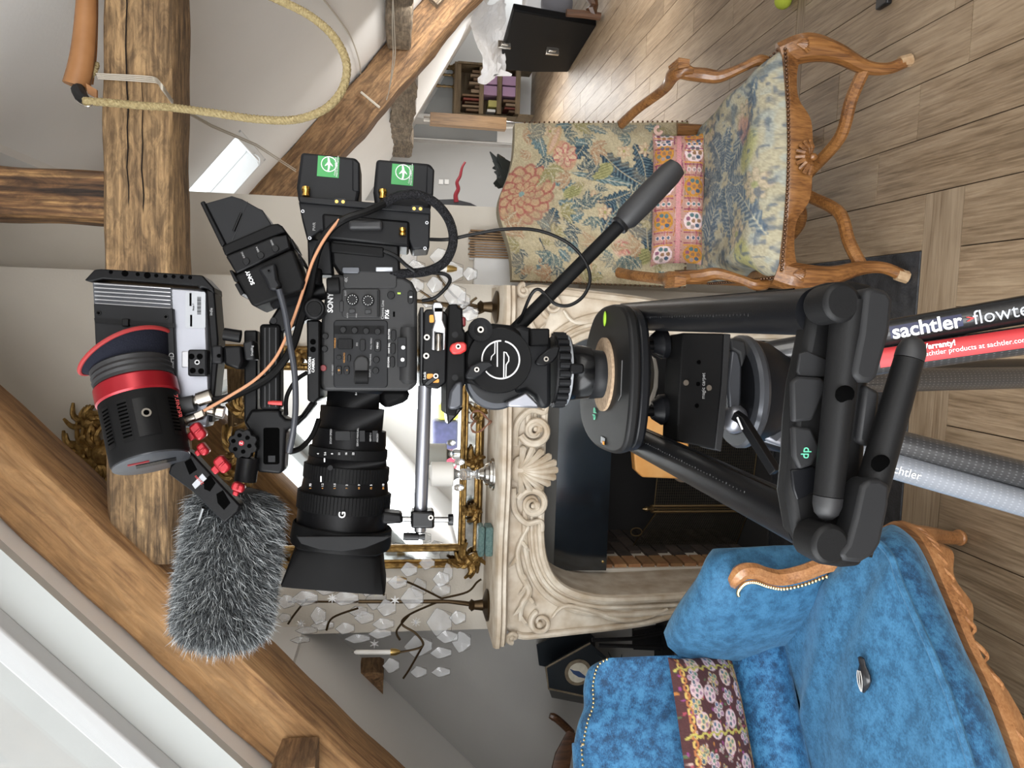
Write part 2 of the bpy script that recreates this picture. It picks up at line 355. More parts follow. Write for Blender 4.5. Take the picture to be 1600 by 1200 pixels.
# ------------------------------------------------------------------ timber
def timber(name, p0, p1, w_, h_, mt, label, up=(0, 0, 1), wob=.006, n=26, taper=1., seed=1):
    """hewn beam along local X from p0 to p1, section w_ (local Y) x h_ (local Z)"""
    p0, p1 = Vector(p0), Vector(p1); X = (p1-p0).normalized(); Zv = Vector(up); Zv = (Zv-X*Zv.dot(X)).normalized(); Y = Zv.cross(X); L = (p1-p0).length
    rr = random.Random(seed); ph = [rr.uniform(0, 6) for _ in range(24)]
    def wv(t, k): return wob*(math.sin(t*L*3.1+ph[k]) + .6*math.sin(t*L*9.3+ph[k+8]) + .35*math.sin(t*L*27+ph[(k*3) % 24]))
    rg = []; ch = .16
    for i in range(n):
        t = i/(n-1); s = 1+(taper-1)*t; hw, hh = w_/2*s, h_/2*s; r = []
        base = [(-1+ch, -1), (1-ch, -1), (1, -1+ch), (1, 1-ch), (1-ch, 1), (-1+ch, 1), (-1, 1-ch), (-1, -1+ch)]
        for k, (a, b_) in enumerate(base): r.append(Vector((t*L, a*hw + wv(t, k//2)*(1 if abs(a) == 1 else .7), b_*hh + wv(t, 4+k//2)*(1 if abs(b_) == 1 else .7))))
        rg.append(r)
    mw = Matrix(((X.x, Y.x, Zv.x, p0.x), (X.y, Y.y, Zv.y, p0.y), (X.z, Y.z, Zv.z, p0.z), (0, 0, 0, 1)))
    o = obj(name, G().rings(rg), mt, rot=mw, smooth=50)
    return tag(o, label, 'beam')
tb = timber('tie_beam', (-.66, 2.13, 2.143), (1.75, 2.13, 2.135), .19, .163, 'oak_beam', 'weathered horizontal oak tie beam across the room with rope hung on it', wob=.0035, n=60, seed=3)
timber('king_post', (.27, 2.12, 2.222), (.262, 2.12, 3.0), .13, .132, 'oak_beam_dark', 'dark scorched oak post standing on top of the tie beam', up=(0, 1, 0), wob=.004, seed=5)
# cracks along the beam face
mat('crack', (.015, .01, .007), 1)
g = G()
for (x0, x1, zz) in ((-.35, .12, .012), (.05, 1.05, .022), (-.1, .55, -.012), (.75, 1.4, .03), (-.62, -.38, -.005)):
    pts = [Vector((x, 2.0335+.002*math.sin(x*9), 2.138+zz+.0016*math.sin(x*23)+.0014*math.sin(x*61))) for x in lin(x0, x1, 22)]
    g.tube(pts, [.0016*math.sin(math.pi*(i+.3)/22)+.0003 for i in range(22)], 5)
c_ = obj('crack', g, 'crack', tb)
# parent inverse: beam is rotated, keep world placement
def keep(o, p): o.parent = p; o.matrix_parent_inverse = p.matrix_world.inverted(); o.location = ORG[o.name]
bpy.context.view_layer.update(); keep(c_, tb)
# left principal rafter, near: front face y=2.0
def LR(x): return LC + LM*x - .115
timber('rafter', (-2.3, 2.105, LR(-2.3)-.01), (.05, 2.105, LR(.05)-.01), .20, .165, 'oak_rafter', 'thick pale oak rafter sloping down to the left above the sofa', wob=.003, n=70, seed=11)
timber('rafter', (.46, TRY-.125, RC+RM*.46-.165), (3.2, TRY-.125, RC+RM*3.2-.165), .22, .25, 'oak_rafter_dark', 'dark brown rafter sloping down to the right toward the far room', wob=.01, n=50, seed=13)
timber('rafter_strut', (1.98, TRY-.27, RC+RM*1.98-.075), (2.7, TRY-.27, RC+RM*2.7-.075), .07, .12, 'oak_purlin', 'short brown timber laid against the upper side of the dark rafter', wob=.006, n=30, seed=14)
timber('purlin', (1.77, 3.75, 1.525), (1.77, 5.08, 1.525), .20, .155, 'oak_purlin', 'grey weathered purlin entering at the right edge, tied with string', wob=.004, n=30, seed=17)
timber('purlin', (1.77, 5.60, 1.505), (1.78, 8.5, 1.50), .20, .20, 'oak_purlin', 'grey rough purlin stub hanging below the dark rafter beyond it', wob=.014, n=30, seed=19)
timber('purlin', (-1.475, 2.97, 1.60), (-1.475, 3.1, 1.60), .13, .13, 'oak_rafter_dark', 'dark purlin end poking out behind the pale rafter near the chimney', wob=.006, n=12, seed=23)
p0 = WY(462, 1192, 1.9); timber('purlin', (p0.x-.03, 1.86, p0.z), (p0.x-.03, 1.99, p0.z), .10, .10, 'oak_rafter_dark', 'dark knotty purlin crossing under the pale rafter at the lower left edge', wob=.006, n=12, seed=29)
# ------------------------------------------------------------------ carved marble fireplace
mat('marble', (.74, .67, .56), .42, var=(.46, .36, .25), vscale=14, bump=.15, bscale=40, detail=6)
mat('firebox_black', (.016, .015, .015), .95)  # even near-black for the inside of the firebox
mat('hood_steel', (.16, .175, .195), .13, metal=.95, var=(.10, .11, .12), vscale=5)
mat('hood_band', (.07, .068, .062), .5)
mat('firebrick', (.26, .115, .055), .9, var=(.34, .20, .09), vscale=14, bump=.5, rnd=.3)
mat('firebrick_dark', (.07, .05, .04), .95, var=(.03, .025, .022), vscale=10, bump=.5, rnd=.3)  # darker brick tone for the bricks further in
mat('mortar', (.30, .27, .22), .95)
mat('brass_dark', (.20, .14, .07), .35, metal=.9)
mat('brass', (.55, .38, .14), .3, metal=1.)
FC = -.51
fp = thing('fireplace', 'cream marble fireplace surround carved with scrolls and a central shell', 'fireplace', (FC, 2.7, 0))
def fx(dx, z, y=2.56, s=-1): return Vector((FC+s*abs(dx), y, z))
inner = crv([(0, .985, 0), (.12, .985, 0), (.224, .985, 0), (.32, .972, 0), (.396, .935, 0), (.443, .866, 0), (.468, .75, 0), (.468, .55, 0), (.462, .39, 0), (.462, .2, 0), (.472, .0, 0)], 5)
outer = crv([(.575, 1.115, 0), (.622, 1.06, 0), (.622, .98, 0), (.613, .86, 0), (.592, .625, 0), (.562, .484, 0), (.548, .33, 0), (.56, .14, 0), (.585, 0, 0)], 5)
for s, nm in ((-1, 'jamb'), (1, 'jamb')):
    pts = [fx(p.x, p.y, 2.585, s) for p in inner] + [fx(p.x, p.y, 2.585, s) for p in reversed(outer)] + [fx(0, 1.115, 2.585, s)]
    j = obj(nm, G().prism(pts, (0, .26, 0)), 'marble', fp, bevel=.012, smooth=40)
    # running mouldings round the opening
    for off, rad, yy in ((.012, .014, 2.578), (.042, .0075, 2.582), (.068, .011, 2.580)):
        q = []
        for i, p in enumerate(inner):
            a, b_ = inner[max(0, i-1)], inner[min(len(inner)-1, i+1)]; t = (b_-a).normalized(); q.append(fx(p.x + off*(-t.y if t.y < 0 else 0) + off*max(0, t.x)*0, p.y + off*max(0, t.x), yy, s))
        obj('moulding', G().tube(q[6:], rad, 8), 'marble', j)
    # outer S scroll on the jamb
    q = [fx(p.x-.018, p.y, 2.58, s) for p in outer[4:]]
    obj('moulding', G().tube(q, .012, 8), 'marble', j)
# shelf with stepped, gently serpentine front
def shelf_front(x, off):
    t = (x-FC)/.62; return 2.50 + .028*math.cos(t*math.pi*2)*-.5 + (.03*max(0, abs(t)-.86)/.14) - off
xs = lin(-1.125, .105, 41)
g = G()
prof = [(.0, 1.160), (.012, 1.152), (.012, 1.140), (-.004, 1.132), (-.002, 1.122), (-.03, 1.112)]
g.rings([[Vector((x, 2.86, 1.160))] + [Vector((x, shelf_front(x, o), z)) for o, z in prof] + [Vector((x, 2.86, 1.112))] for x in xs])
obj('shelf', g, 'marble', fp, smooth=50)
def spiral(g, cx, cz, r0, turns, a0, rad, s=1, y=2.57, dirn=1, n=34, end=.25):
    pts, rr = [], []
    for i in range(n):
        t = i/(n-1); a = a0 + dirn*turns*2*math.pi*t; r = r0*(1-t*(1-end))
        pts.append(Vector((FC+s*(cx) + s*r*math.cos(a), y-.012*math.sin(math.pi*min(1, t*1.3)), cz + r*math.sin(a)))); rr.append(rad*(1-.55*t))
    g.tube(pts, rr, 8); g.sph(pts[-1]-Vector((0, .004, 0)), rad*1.15, 10)
sh = thing('shell', None, None, (FC-.01, 2.57, 1.03)); sh.parent = fp; sh.location = Vector((FC-.01, 2.57, 1.03))-ORG['fireplace']
bpy.data.objects.remove(sh)
g = G()
bx, bz = FC-.01, 1.085
for k in range(11):
    a = math.radians(-172+16.4*k); L = .078 + .018*math.sin(math.pi*k/10); d = Vector((math.cos(a)*.92, 0, math.sin(a)*1.35))
    pts = [Vector((bx, 2.575, bz)) + d*L*t + Vector((0, -.03*math.sin(math.pi*min(1, t*.8+.1)), 0)) for t in lin(.08, 1, 7)]
    g.tube(pts, [.004+.010*t for t in lin(0, 1, 7)], 6); g.sph(pts[-1], .0135, 8)
g.sph((bx, 2.568, bz-.03), (.055, .016, .06), 14)
obj('shell', g, 'marble', fp)
for s in (-1, 1):
    g = G()
    spiral(g, .128, 1.030, .052, 1.5, math.radians(110), .014, s); spiral(g, .128, 1.032, .026, 1.1, math.radians(-60), .009, s, 2.562)
    pts = crv([fx(.075, 1.098, 2.575, s), fx(.15, 1.092, 2.57, s), fx(.196, 1.05, 2.565, s), fx(.19, 1.0, 2.565, s), fx(.225, .992, 2.57, s)], 6)
    g.tube(pts, [.013*(1-.4*i/len(pts)) for i in range(len(pts))], 8)
    obj('scroll', g, 'marble', fp)
    g = G()   # acanthus sprays along the frieze
    pts = crv([fx(.21, 1.04, 2.575, s), fx(.29, 1.075, 2.57, s), fx(.37, 1.065, 2.57, s), fx(.44, 1.03, 2.575, s), fx(.49, 1.055, 2.57, s), fx(.545, 1.06, 2.57, s)], 6)
    g.tube(pts, [.006+.007*math.sin(math.pi*i/len(pts)) for i in range(len(pts))], 8)
    for k in range(7):
        p = pts[4+k*4]; d = Vector((s*.035, -.004, (.030 if k % 2 else -.030)))
        g.tube([p, p+d*.6+Vector((0, -.008, 0)), p+d], [.008, .006, .002], 6)
    obj('acanthus_spray', g, 'marble', fp)
    g = G(); spiral(g, .555, .985, .040, 1.35, math.radians(160), .011, s, 2.575, -1); spiral(g, .60, 1.085, .022, 1.2, math.radians(0), .010, s, 2.565)
    pts = crv([fx(.54, .945, 2.575, s), fx(.50, .90, 2.575, s), fx(.52, .80, 2.575, s), fx(.555, .70, 2.575, s), fx(.55, .60, 2.575, s), fx(.52, .52, 2.575, s)], 6)
    g.tube(pts, [.004+.006*math.sin(math.pi*(i+1)/(len(pts)+2)) for i in range(len(pts))], 8)
    obj('corner_scroll', g, 'marble', fp)
# ------------------------------------------------------------------ firebox: hood plate, bricks, dark back
struct('firebox_lining', G().bb(-1.03, -.03, 3.36, 3.44, 0, 1.2).bb(-.06, -.03, 2.86, 3.4, 0, 1.2).bb(-.97, -.06, 2.85, 3.4, .004, .012).bb(-1.03, -1.005, 2.86, 3.4, 0, 1.2), 'firebox_black', smooth=0)['label'] = 'black inside of the fireplace'
hd = thing('fireplace_hood', 'dark reflective steel smoke hood across the top of the fireplace opening', 'hood', (FC, 2.8, .69))
obj('hood_band', G().bb(-.985, -.035, 2.815, 2.83, .885, 1.02), 'hood_band', hd, bevel=.002)
obj('hood_plate', G().add([(-.96, 2.812, .895), (-.05, 2.812, .895), (-.05, 2.80, .69), (-.96, 2.80, .69), (-.96, 2.827, .895), (-.05, 2.827, .895), (-.05, 2.815, .69), (-.96, 2.815, .69)], [(0, 1, 2, 3), (7, 6, 5, 4), (0, 4, 5, 1), (1, 5, 6, 2), (2, 6, 7, 3), (3, 7, 4, 0)]), 'hood_steel', hd, smooth=0)
obj('screw', G().lathe([(.005, 0), (.005, .003), (.002, .005)], (-.925, 2.80, .705), (0, -1, 0), 10), 'brass', hd)
_bk = {}
def brick(x0, x1, y0, y1, z0, z1, mt, par):
    key = (round(x1-x0, 3), round(y1-y0, 3), round(z1-z0, 3), mt); c = Vector(((x0+x1)/2, (y0+y1)/2, (z0+z1)/2))
    if key in _bk: o = bpy.data.objects.new('brick', _bk[key]); COL.objects.link(o); o.parent = par
    else: o = obj('brick', G().bb(x0, x1, y0, y1, z0, z1), mt, par, smooth=0); _bk[key] = o.data
    o.location = c-ORG[par.name]; ORG[o.name] = c
mo = struct('firebox_brick_lining', G().bb(-1.0, -.972, 2.868, 3.36, 0, .95), 'mortar', smooth=0); mo['label'] = 'brick lined left cheek of the firebox'
for k in range(16):
    z0 = .01+k*.058
    brick(-.985, -.957, 2.862, 2.968, z0, z0+.049, 'firebrick', mo)
    for j in range(2):
        y0 = 2.975+j*.19+(0 if k % 2 else .06); brick(-.975, -.957, y0, min(y0+.18, 3.35), z0, z0+.049, 'firebrick_dark', mo)
# ------------------------------------------------------------------ folding fire screen in the hearth
mat('mesh_wire', (.10, .085, .06), .5, metal=.6)
scn = thing('fire_screen', 'folding brass wire mesh fire screen standing inside the fireplace', 'fire screen', (-.6, 2.95, .012))
def mesh_panel(a, b_, c, d, nu, nv, nm):
    """a b c d: corners (bottom-left, bottom-right, top-right, top-left)"""
    g = G()
    for i in range(nu+1):
        t = i/nu; g.tube([a.lerp(b_, t), d.lerp(c, t)], .0011, 3)
    for j in range(nv+1):
        t = j/nv; g.tube([a.lerp(d, t), b_.lerp(c, t)], .0011, 3)
    o = obj(nm, g, 'mesh_wire', scn, smooth=0)
    obj('panel_frame', G().tube([a, b_, c, d], .004, 6, closed=True), 'brass_dark', o)
    return o
pA, pB = WY(1022, 795, 3.0), WY(985, 858, 3.12)
lA = Vector((pA.x, 3.0, .02)); lB = Vector((pB.x, 3.12, .02)); pR = Vector((pA.x+.36, 2.95, pA.z-.0)); lR = Vector((pA.x+.36, 2.95, .02))
mp1 = mesh_panel(lB, lA, pA-Vector((0, 0, .02)), pB, 26, 44, 'mesh_panel')
mesh_panel(lA, lR, pR, pA, 30, 44, 'mesh_panel')
g = G()
for dx in (-.012, .012):
    g.cyl(lA+Vector((dx, 0, -.008)), pA+Vector((dx, 0, .01)), .006, n=8)
g.lathe([(.014, 0), (.016, .01), (.008, .016), (.011, .028), (.003, .045)], pA+Vector((0, 0, .005)), (0, 0, 1), 10)
obj('hinge_post', g, 'brass_dark', scn)
c = WY(992, 829, 3.06)
obj('ring_handle', G().tube([c+Vector((math.cos(a)*.017, -.02, math.sin(a)*.024)) for a in lin(0, 2*math.pi*.96, 20)], .0028, 6, closed=True), 'brass_dark', scn)
# copper coloured pan and round tin inside the hearth
mat('copper_orange', (.70, .30, .07), .35, var=(.82, .47, .18), vscale=10)
q = [(998, 640), (990, 700), (993, 735), (1004, 746), (1075, 749), (1078, 640)]
o = obj('ember_scoop', G().prism([WY(x, y, 2.93) for x, y in q], (0, .05, 0)), 'copper_orange', bevel=.006); tag(o, 'orange copper scoop lodged in front of the fire screen', 'scoop')
mat('tin_ring', (.30, .24, .18), .4, metal=.5); mat('tin_face', (.10, .09, .08), .6)
c = WY(1068, 735, 2.98); tn = thing('fireplace_bellows', 'round brown bellows leaning behind the copper scoop', 'bellows', c)
obj('rim', G().tube([c+Vector((math.cos(a)*.045, 0, math.sin(a)*.045)) for a in lin(0, 2*math.pi*.97, 28)], .006, 6, closed=True), 'tin_ring', tn)
obj('face', G().lathe([(.044, 0), (.044, .014)], c, (0, 1, 0), 28), 'tin_face', tn)
# ------------------------------------------------------------------ procedural textile painter (woven patterns carried per vertex)
class Paint:
    def __init__(s, w_, h_, col, seed=1):
        s.w, s.h = w_, h_; s.r = np.random.RandomState(seed)
        s.a = np.ones((h_, w_, 3))*np.array(col)
        s.yy, s.xx = np.mgrid[0:h_, 0:w_].astype(float)
    def speck(s, amt): s.a *= (1+amt*(s.r.rand(s.h, s.w, 1)-.5)); return s
    def mottle(s, col, scale, thr=.55, amt=.6):
        n = s.r.rand(s.h//scale+3, s.w//scale+3); yi, xi = s.yy/scale, s.xx/scale; y0, x0 = yi.astype(int), xi.astype(int); fy, fx_ = yi-y0, xi-x0
        v = n[y0, x0]*(1-fy)*(1-fx_) + n[y0+1, x0]*fy*(1-fx_) + n[y0, x0+1]*(1-fy)*fx_ + n[y0+1, x0+1]*fy*fx_
        return s.blend(np.clip((v-thr)*6, 0, 1)*amt, col)
    def blend(s, mask, col): s.a = s.a*(1-mask[..., None]) + np.array(col)*mask[..., None]; return s
    def win(s, cx, cy, R):
        x0, x1, y0, y1 = int(max(0, cx-R)), int(min(s.w, cx+R+1)), int(max(0, cy-R)), int(min(s.h, cy+R+1))
        return (slice(y0, y1), slice(x0, x1)) if x1 > x0 and y1 > y0 else None
    def put(s, sl, mask, col): s.a[sl] = s.a[sl]*(1-mask[..., None]) + np.array(col)*mask[..., None]
    def ell(s, cx, cy, rx, ry, col, rot=0., soft=1., amt=1.):
        sl = s.win(cx, cy, max(rx, ry)+3)
        if sl is None: return s
        dx, dy = s.xx[sl]-cx, s.yy[sl]-cy; c, n = math.cos(rot), math.sin(rot)
        d = np.sqrt(((dx*c+dy*n)/rx)**2 + ((-dx*n+dy*c)/ry)**2); s.put(sl, np.clip((1-d)*min(rx, ry)/soft+.5, 0, 1)*amt, col); return s
    def leaf(s, x0, y0, x1, y1, wd, dark, light, mid=None, bend=0., ser=9):
        L = math.hypot(x1-x0, y1-y0); sl = s.win((x0+x1)/2, (y0+y1)/2, L/2+wd+abs(bend)+3)
        if sl is None or L < 1: return s
        ux, uy = (x1-x0)/L, (y1-y0)/L; dx, dy = s.xx[sl]-x0, s.yy[sl]-y0
        t = (dx*ux+dy*uy)/L; v = -dx*uy+dy*ux - bend*np.sin(np.pi*np.clip(t, 0, 1))
        tt = np.clip(t, 0, 1); prof = wd*np.sin(np.pi*tt**.75)**.8*(1+.22*np.sin(tt*ser*2*np.pi))
        inside = np.clip(prof-np.abs(v)+.5, 0, 1)*((t > 0) & (t < 1))
        s.put(sl, inside, dark)
        veins = np.clip(np.sin((t*ser*2+np.abs(v)/max(wd, 1)*1.6)*2*np.pi)*1.5, 0, 1)*inside*np.clip((prof-np.abs(v))/2.5, 0, 1)
        s.put(sl, veins*.75, light)
        s.put(sl, np.clip(1.3-np.abs(v), 0, 1)*((t > 0) & (t < 1)), mid if mid is not None else light)
        return s
    def line(s, pts, wd, col):
        P = [Vector((p[0], p[1], 0)) for p in pts]
        for p in crv(P, 14): s.ell(p.x, p.y, wd, wd, col)
        return s
    def flower(s, cx, cy, r, n, petal, edge, heart, rot=0.):
        for ring, k in ((1., n), (.62, max(4, n-2))):
            for i in range(k):
                a = rot+2*math.pi*i/k; px_, py_ = cx+math.cos(a)*r*ring*.62, cy+math.sin(a)*r*ring*.62
                s.ell(px_, py_, r*ring*.42, r*ring*.27, edge, a, amt=.9); s.ell(px_, py_, r*ring*.34, r*ring*.19, petal, a)
        return s.ell(cx, cy, r*.2, r*.2, heart)
    def florets(s, cx, cy, r, ring, cols, ground=None, n=6):
        if ground is not None: s.ell(cx, cy, r*1.12, r*1.12, ground)
        for i in range(n):
            a = 2*math.pi*i/n+.3; x, y = cx+math.cos(a)*r*.68, cy+math.sin(a)*r*.68; s.ell(x, y, r*.36, r*.36, ring); s.ell(x, y, r*.25, r*.25, cols[i % len(cols)])
        s.ell(cx, cy, r*.34, r*.34, ring); return s.ell(cx, cy, r*.24, r*.24, cols[-1])
    def at(s, u, v):
        x = min(max(u, 0), 1)*(s.w-1.001); y = min(max(v, 0), 1)*(s.h-1.001); i, j = int(x), int(y); return s.a[j, i]
def painted(name, f, uvf, nu, nv, pnt, mt, parent=None, **k):
    """grid surface f(i,j in 0..1) coloured from the painter through uvf"""
    g = G(); lay = g.b.verts.layers.float_color.new('pattern')
    V = []
    for j in range(nv):
        row = []
        for i in range(nu):
            a, b_ = i/(nu-1), j/(nv-1); v = g.b.verts.new(f(a, b_)); c = pnt.at(*uvf(a, b_)); v[lay] = (c[0], c[1], c[2], 1); row.append(v)
        V.append(row)
    for j in range(nv-1):
        for i in range(nu-1): g.b.faces.new([V[j][i], V[j][i+1], V[j+1][i+1], V[j+1][i]])
    return obj(name, g, mt, parent, smooth=180, **k)
# ------------------------------------------------------------------ carved armchair with tapestry upholstery
wood('walnut', (.085, .031, .009), (.20, .083, .024), (.315, .145, .045), 'Z', 1.6, .32, .1, .05, coat=.25)
mat('nail_bronze', (.11, .06, .035), .35, metal=.8)
mat('foot_worn', (.46, .33, .2), .7, var=(.33, .2, .1), vscale=60)
vcol('tapestry', .95, .35, 700); mat('tapestry_back', (.36, .31, .21), .95, var=(.28, .25, .19), vscale=30)
CA = math.radians(5.3); CX = Vector((math.cos(CA), math.sin(CA), 0)); CY = Vector((-math.sin(CA), math.cos(CA), 0)); CO = Vector((.478, 2.16, 0))
def cl(p, q, z): return CO + CX*p + CY*q + UP*z
ac = thing('armchair', 'carved walnut armchair upholstered in floral tapestry, beside the fireplace', 'armchair', cl(0, .25, 0))
# --- legs
def leg(pts, rad, nm='leg'):
    P = crv(pts, 6); k = len(P); r = [x.x for x in crv([(a, 0, 0) for a in rad], max(1, round((k-1)/(len(rad)-1))))]; r = (r+[r[-1]]*k)[:k]
    return P, r
for s in (-1, 1):
    P, r = leg([cl(s*.318, .02, .40), cl(s*.338, -.005, .33), cl(s*.328, -.012, .24), cl(s*.300, .0, .14), cl(s*.298, -.005, .07), cl(s*.322, -.015, .012)], [.040, .043, .029, .021, .0175, .018])
    L = obj('leg', G().tube(P, r, 10), 'walnut', ac)
    obj('worn_foot', G().tube([cl(s*.316, -.012, .034), cl(s*.325, -.016, .001)], [.0185, .0195], 10), 'foot_worn', L)
    g = G()    # carved shell on the knee
    for k in range(6):
        a = math.radians(-70+28*k); o_ = cl(s*.332, -.036, .375); d = CX*(.022*math.sin(a)) - UP*(.045*math.cos(a*.6))
        g.tube([o_, o_+d*.6-CY*.006, o_+d], [.003, .006, .004], 6)
    obj('knee_carving', g, 'walnut', L)
    P, r = leg([cl(s*.262, .53, .42), cl(s*.265, .545, .25), cl(s*.27, .57, .1), cl(s*.28, .60, 0)], [.028, .024, .02, .021]); obj('leg', G().tube(P, r, 10), 'walnut', ac)
# --- serpentine seat rails
def rail_pts(fn, n): return [fn(t) for t in lin(0, 1, n)]
g = G()
rg = []
for t in lin(-1, 1, 41):
    p = t*.322; q = -.018-.028*math.cos(t*math.pi/2); drop = .022 + .046/(1+math.exp((abs(t)-.46)*22)) + .03*abs(t)**8 - .012*math.exp(-(t/.07)**2)*0
    z1 = .405; rg.append([cl(p, q, z1), cl(p, q-.006, z1-.008), cl(p, q-.002, z1-drop*.6), cl(p, q+.004, z1-drop-.012), cl(p, q+.03, z1-drop-.012), cl(p, q+.03, z1)])
g.rings(rg); fr = obj('front_rail', g, 'walnut', ac, smooth=50)
g = G()
for k in range(9):
    a = math.radians(-88+22*k); o_ = cl(0.0, -.056, .340); d = CX*(.050*math.sin(a)) + UP*(.046*math.cos(a)); g.tube([o_, o_+d*.55-CY*.01, o_+d], [.003, .0075, .006], 6)
g.sph(cl(0, -.064, .336), .012, 10); obj('rail_shell', g, 'walnut', fr)
for s in (-1, 1):
    obj('side_rail', G().rings([[cl(s*(.325-.05*t)-.014, .0+.53*t, z) if k < 2 else cl(s*(.325-.05*t)+.014, .53*t, z) for k, z in enumerate((.35, .405, .405, .35))] for t in lin(0, 1, 8)]), 'walnut', ac, bevel=.004)
# --- crossed stretcher
cz = .175
g = G()
for (p0, q0, z0), bend in (((.303, .0, .135), 1), ((-.303, .0, .135), 1), ((.268, .55, .16), 1), ((-.268, .55, .16), 1)):
    P = crv([cl(p0, q0, z0), cl(p0*.72, q0*.8+.04, z0+.02), cl(p0*.38, .15+(q0-.15)*.42, cz-.012), cl(p0*.12, .235+(q0-.235)*.12, cz+.022), cl(0, .24, cz+.02)], 6)
    g.tube(P, .0195, 10)
st = obj('stretcher', g, 'walnut', ac); obj('stretcher_boss', G().lathe([(.02, -.02), (.034, -.01), (.034, .012), (.02, .028), (.008, .05)], cl(0, .24, cz+.02), UP, 14), 'walnut', st)
# --- arms
for s in (-1, 1):
    A = crv([cl(s*.262, .515, .735), cl(s*.285, .42, .705), cl(s*.310, .30, .655), cl(s*.322, .22, .655), cl(s*.326, .185, .635), cl(s*.32, .175, .605)], 6)
    r = [x.x for x in crv([(.019, 0, 0), (.018, 0, 0), (.019, 0, 0), (.025, 0, 0), (.022, 0, 0), (.012, 0, 0)], 6)]
    ar = obj('armrest', G().tube(A, r, 10, flat=(UP, .8)), 'walnut', ac)
    g = G()
    for k in range(5): g.tube([cl(s*(.325+.006*k), .205+.004*k, .668), cl(s*(.327+.006*k), .165, .655), cl(s*(.33+.004*k), .155, .625)], [.003, .006, .003], 6)
    obj('scroll_carving', g, 'walnut', ar)
    S = crv([cl(s*.322, .195, .64), cl(s*.316, .185, .57), cl(s*.308, .165, .52), cl(s*.328, .13, .46), cl(s*.345, .115, .42), cl(s*.338, .12, .385)], 6)
    obj('arm_support', G().tube(S, [.018+.004*math.sin(i*.25) for i in range(len(S))], 10), 'walnut', ac)
    obj('back_post', G().bb(-.018, .018, -.02, .02, -.09, .09) if 0 else G().tube([cl(s*.262, .53, .38), cl(s*.265, .545, .52)], .026, 8), 'walnut', ac)
# --- painted tapestry patterns
CREAM, NAVY, TEAL, BLUE, PINK, ROSE, OLIVE, TAN = (.45, .385, .25), (.022, .045, .07), (.075, .125, .135), (.15, .22, .24), (.52, .31, .20), (.40, .10, .11), (.32, .31, .11), (.46, .32, .17)
pb = Paint(330, 370, CREAM, 3)     # x: left->right, y: bottom->top of the chair back
pb.mottle((.35, .29, .18), 22, .5, .5).mottle((.47, .41, .28), 9, .55, .5)
def bp_(x, y): return ((447-y)/264*330, (1075-x)/292*370)   # photo spot -> canvas
def L_(a, b_, wd, dk=NAVY, lt=BLUE, mid=CREAM, bend=0., ser=7): pb.leaf(*bp_(*a), *bp_(*b_), wd, dk, lt, mid, bend, ser)
for a, b_, wd, bd in (((1005, 292), (920, 228), 20, 8), ((1005, 285), (980, 220), 17, -5), ((1010, 280), (1050, 232), 18, 4), ((990, 310), (935, 372), 18, -8), ((1000, 320), (985, 385), 15, 6), ((1015, 330), (1010, 400), 18, -6), ((1030, 320), (1060, 400), 15, 5), ((960, 280), (905, 262), 11, 0), ((985, 300), (930, 318), 12, 5), ((1040, 300), (1060, 250), 15, 5), ((1045, 310), (1068, 345), 13, -5), ((870, 330), (838, 372), 15, 6), ((880, 250), (905, 205), 13, -5)):
    L_(a, b_, wd, bend=bd)
for a, b_, wd in (((985, 290), (880, 270), 9), ((900, 300), (860, 285), 12), ((905, 330), (872, 318), 12), ((912, 335), (880, 355), 10), ((830, 235), (810, 195), 11), ((835, 245), (822, 205), 9), ((870, 215), (905, 222), 9), ((880, 190), (850, 190), 9), ((905, 190), (940, 205), 8), ((880, 415), (862, 395), 9), ((895, 400), (870, 380), 11), ((905, 405), (925, 385), 10), ((850, 425), (830, 405), 13), ((825, 435), (848, 405), 10), ((960, 200), (990, 190), 9), ((1000, 192), (1040, 200), 9), ((950, 420), (985, 440), 9), ((1020, 430), (1050, 438), 9), ((855, 360), (835, 345), 9), ((930, 190), (950, 188), 7)):
    L_(a, b_, wd, TEAL, (.28, .36, .36), (.5, .47, .36), ser=5)
c = bp_(815, 307)
for rr, n_ in ((62, 15), (44, 12), (27, 9)): pb.flower(*c, rr, n_, (.44, .29, .17), (.32, .10, .08), (.20, .30, .28), rr)
c = bp_(868, 242); pb.ell(*c, 34, 22, (.50, .30, .19), .5); pb.flower(c[0], c[1], 26, 7, (.58, .42, .28), ROSE, (.5, .3, .2)); c = bp_(850, 215); pb.ell(*c, 10, 34, TAN, 1.2); pb.ell(*c, 5, 28, (.54, .36, .26), 1.2)
for q, rx, ry in (((933, 268), 16, 22), ((893, 302), 13, 19), ((1000, 404), 16, 18), ((1050, 215), 12, 14)):
    c = bp_(*q); pb.ell(*c, rx, ry, (.36, .34, .16), .5)
    for k in range(-2, 3): pb.ell(c[0]+k*rx*.38, c[1], 1.6, ry*.85, (.20, .20, .08), .4)
c = bp_(968, 392); pb.ell(*c, 20, 22, (.50, .36, .26)); pb.line([(c[0]-8, c[1]-12), (c[0]+6, c[1]), (c[0]-2, c[1]+14)], 2.2, ROSE); pb.line([(c[0]+10, c[1]-12), (c[0]+13, c[1]+4), (c[0]+4, c[1]+16)], 2, ROSE); pb.flower(c[0]-2, c[1]+2, 12, 5, (.55, .3, .22), ROSE, ROSE)
for q in ((925, 312), (965, 235), (1000, 232), (842, 200), (945, 335), (1045, 330)): pb.flower(*bp_(*q), 15, 6, (.55, .45, .30), (.42, .25, .16), OLIVE)
pb.line([bp_(1065, 300), bp_(1000, 300), bp_(940, 290), bp_(880, 275)], 2.6, (.5, .43, .27)); pb.line([bp_(880, 440), bp_(850, 420), bp_(835, 380)], 1.8, NAVY)
rs_ = np.random.RandomState(12)
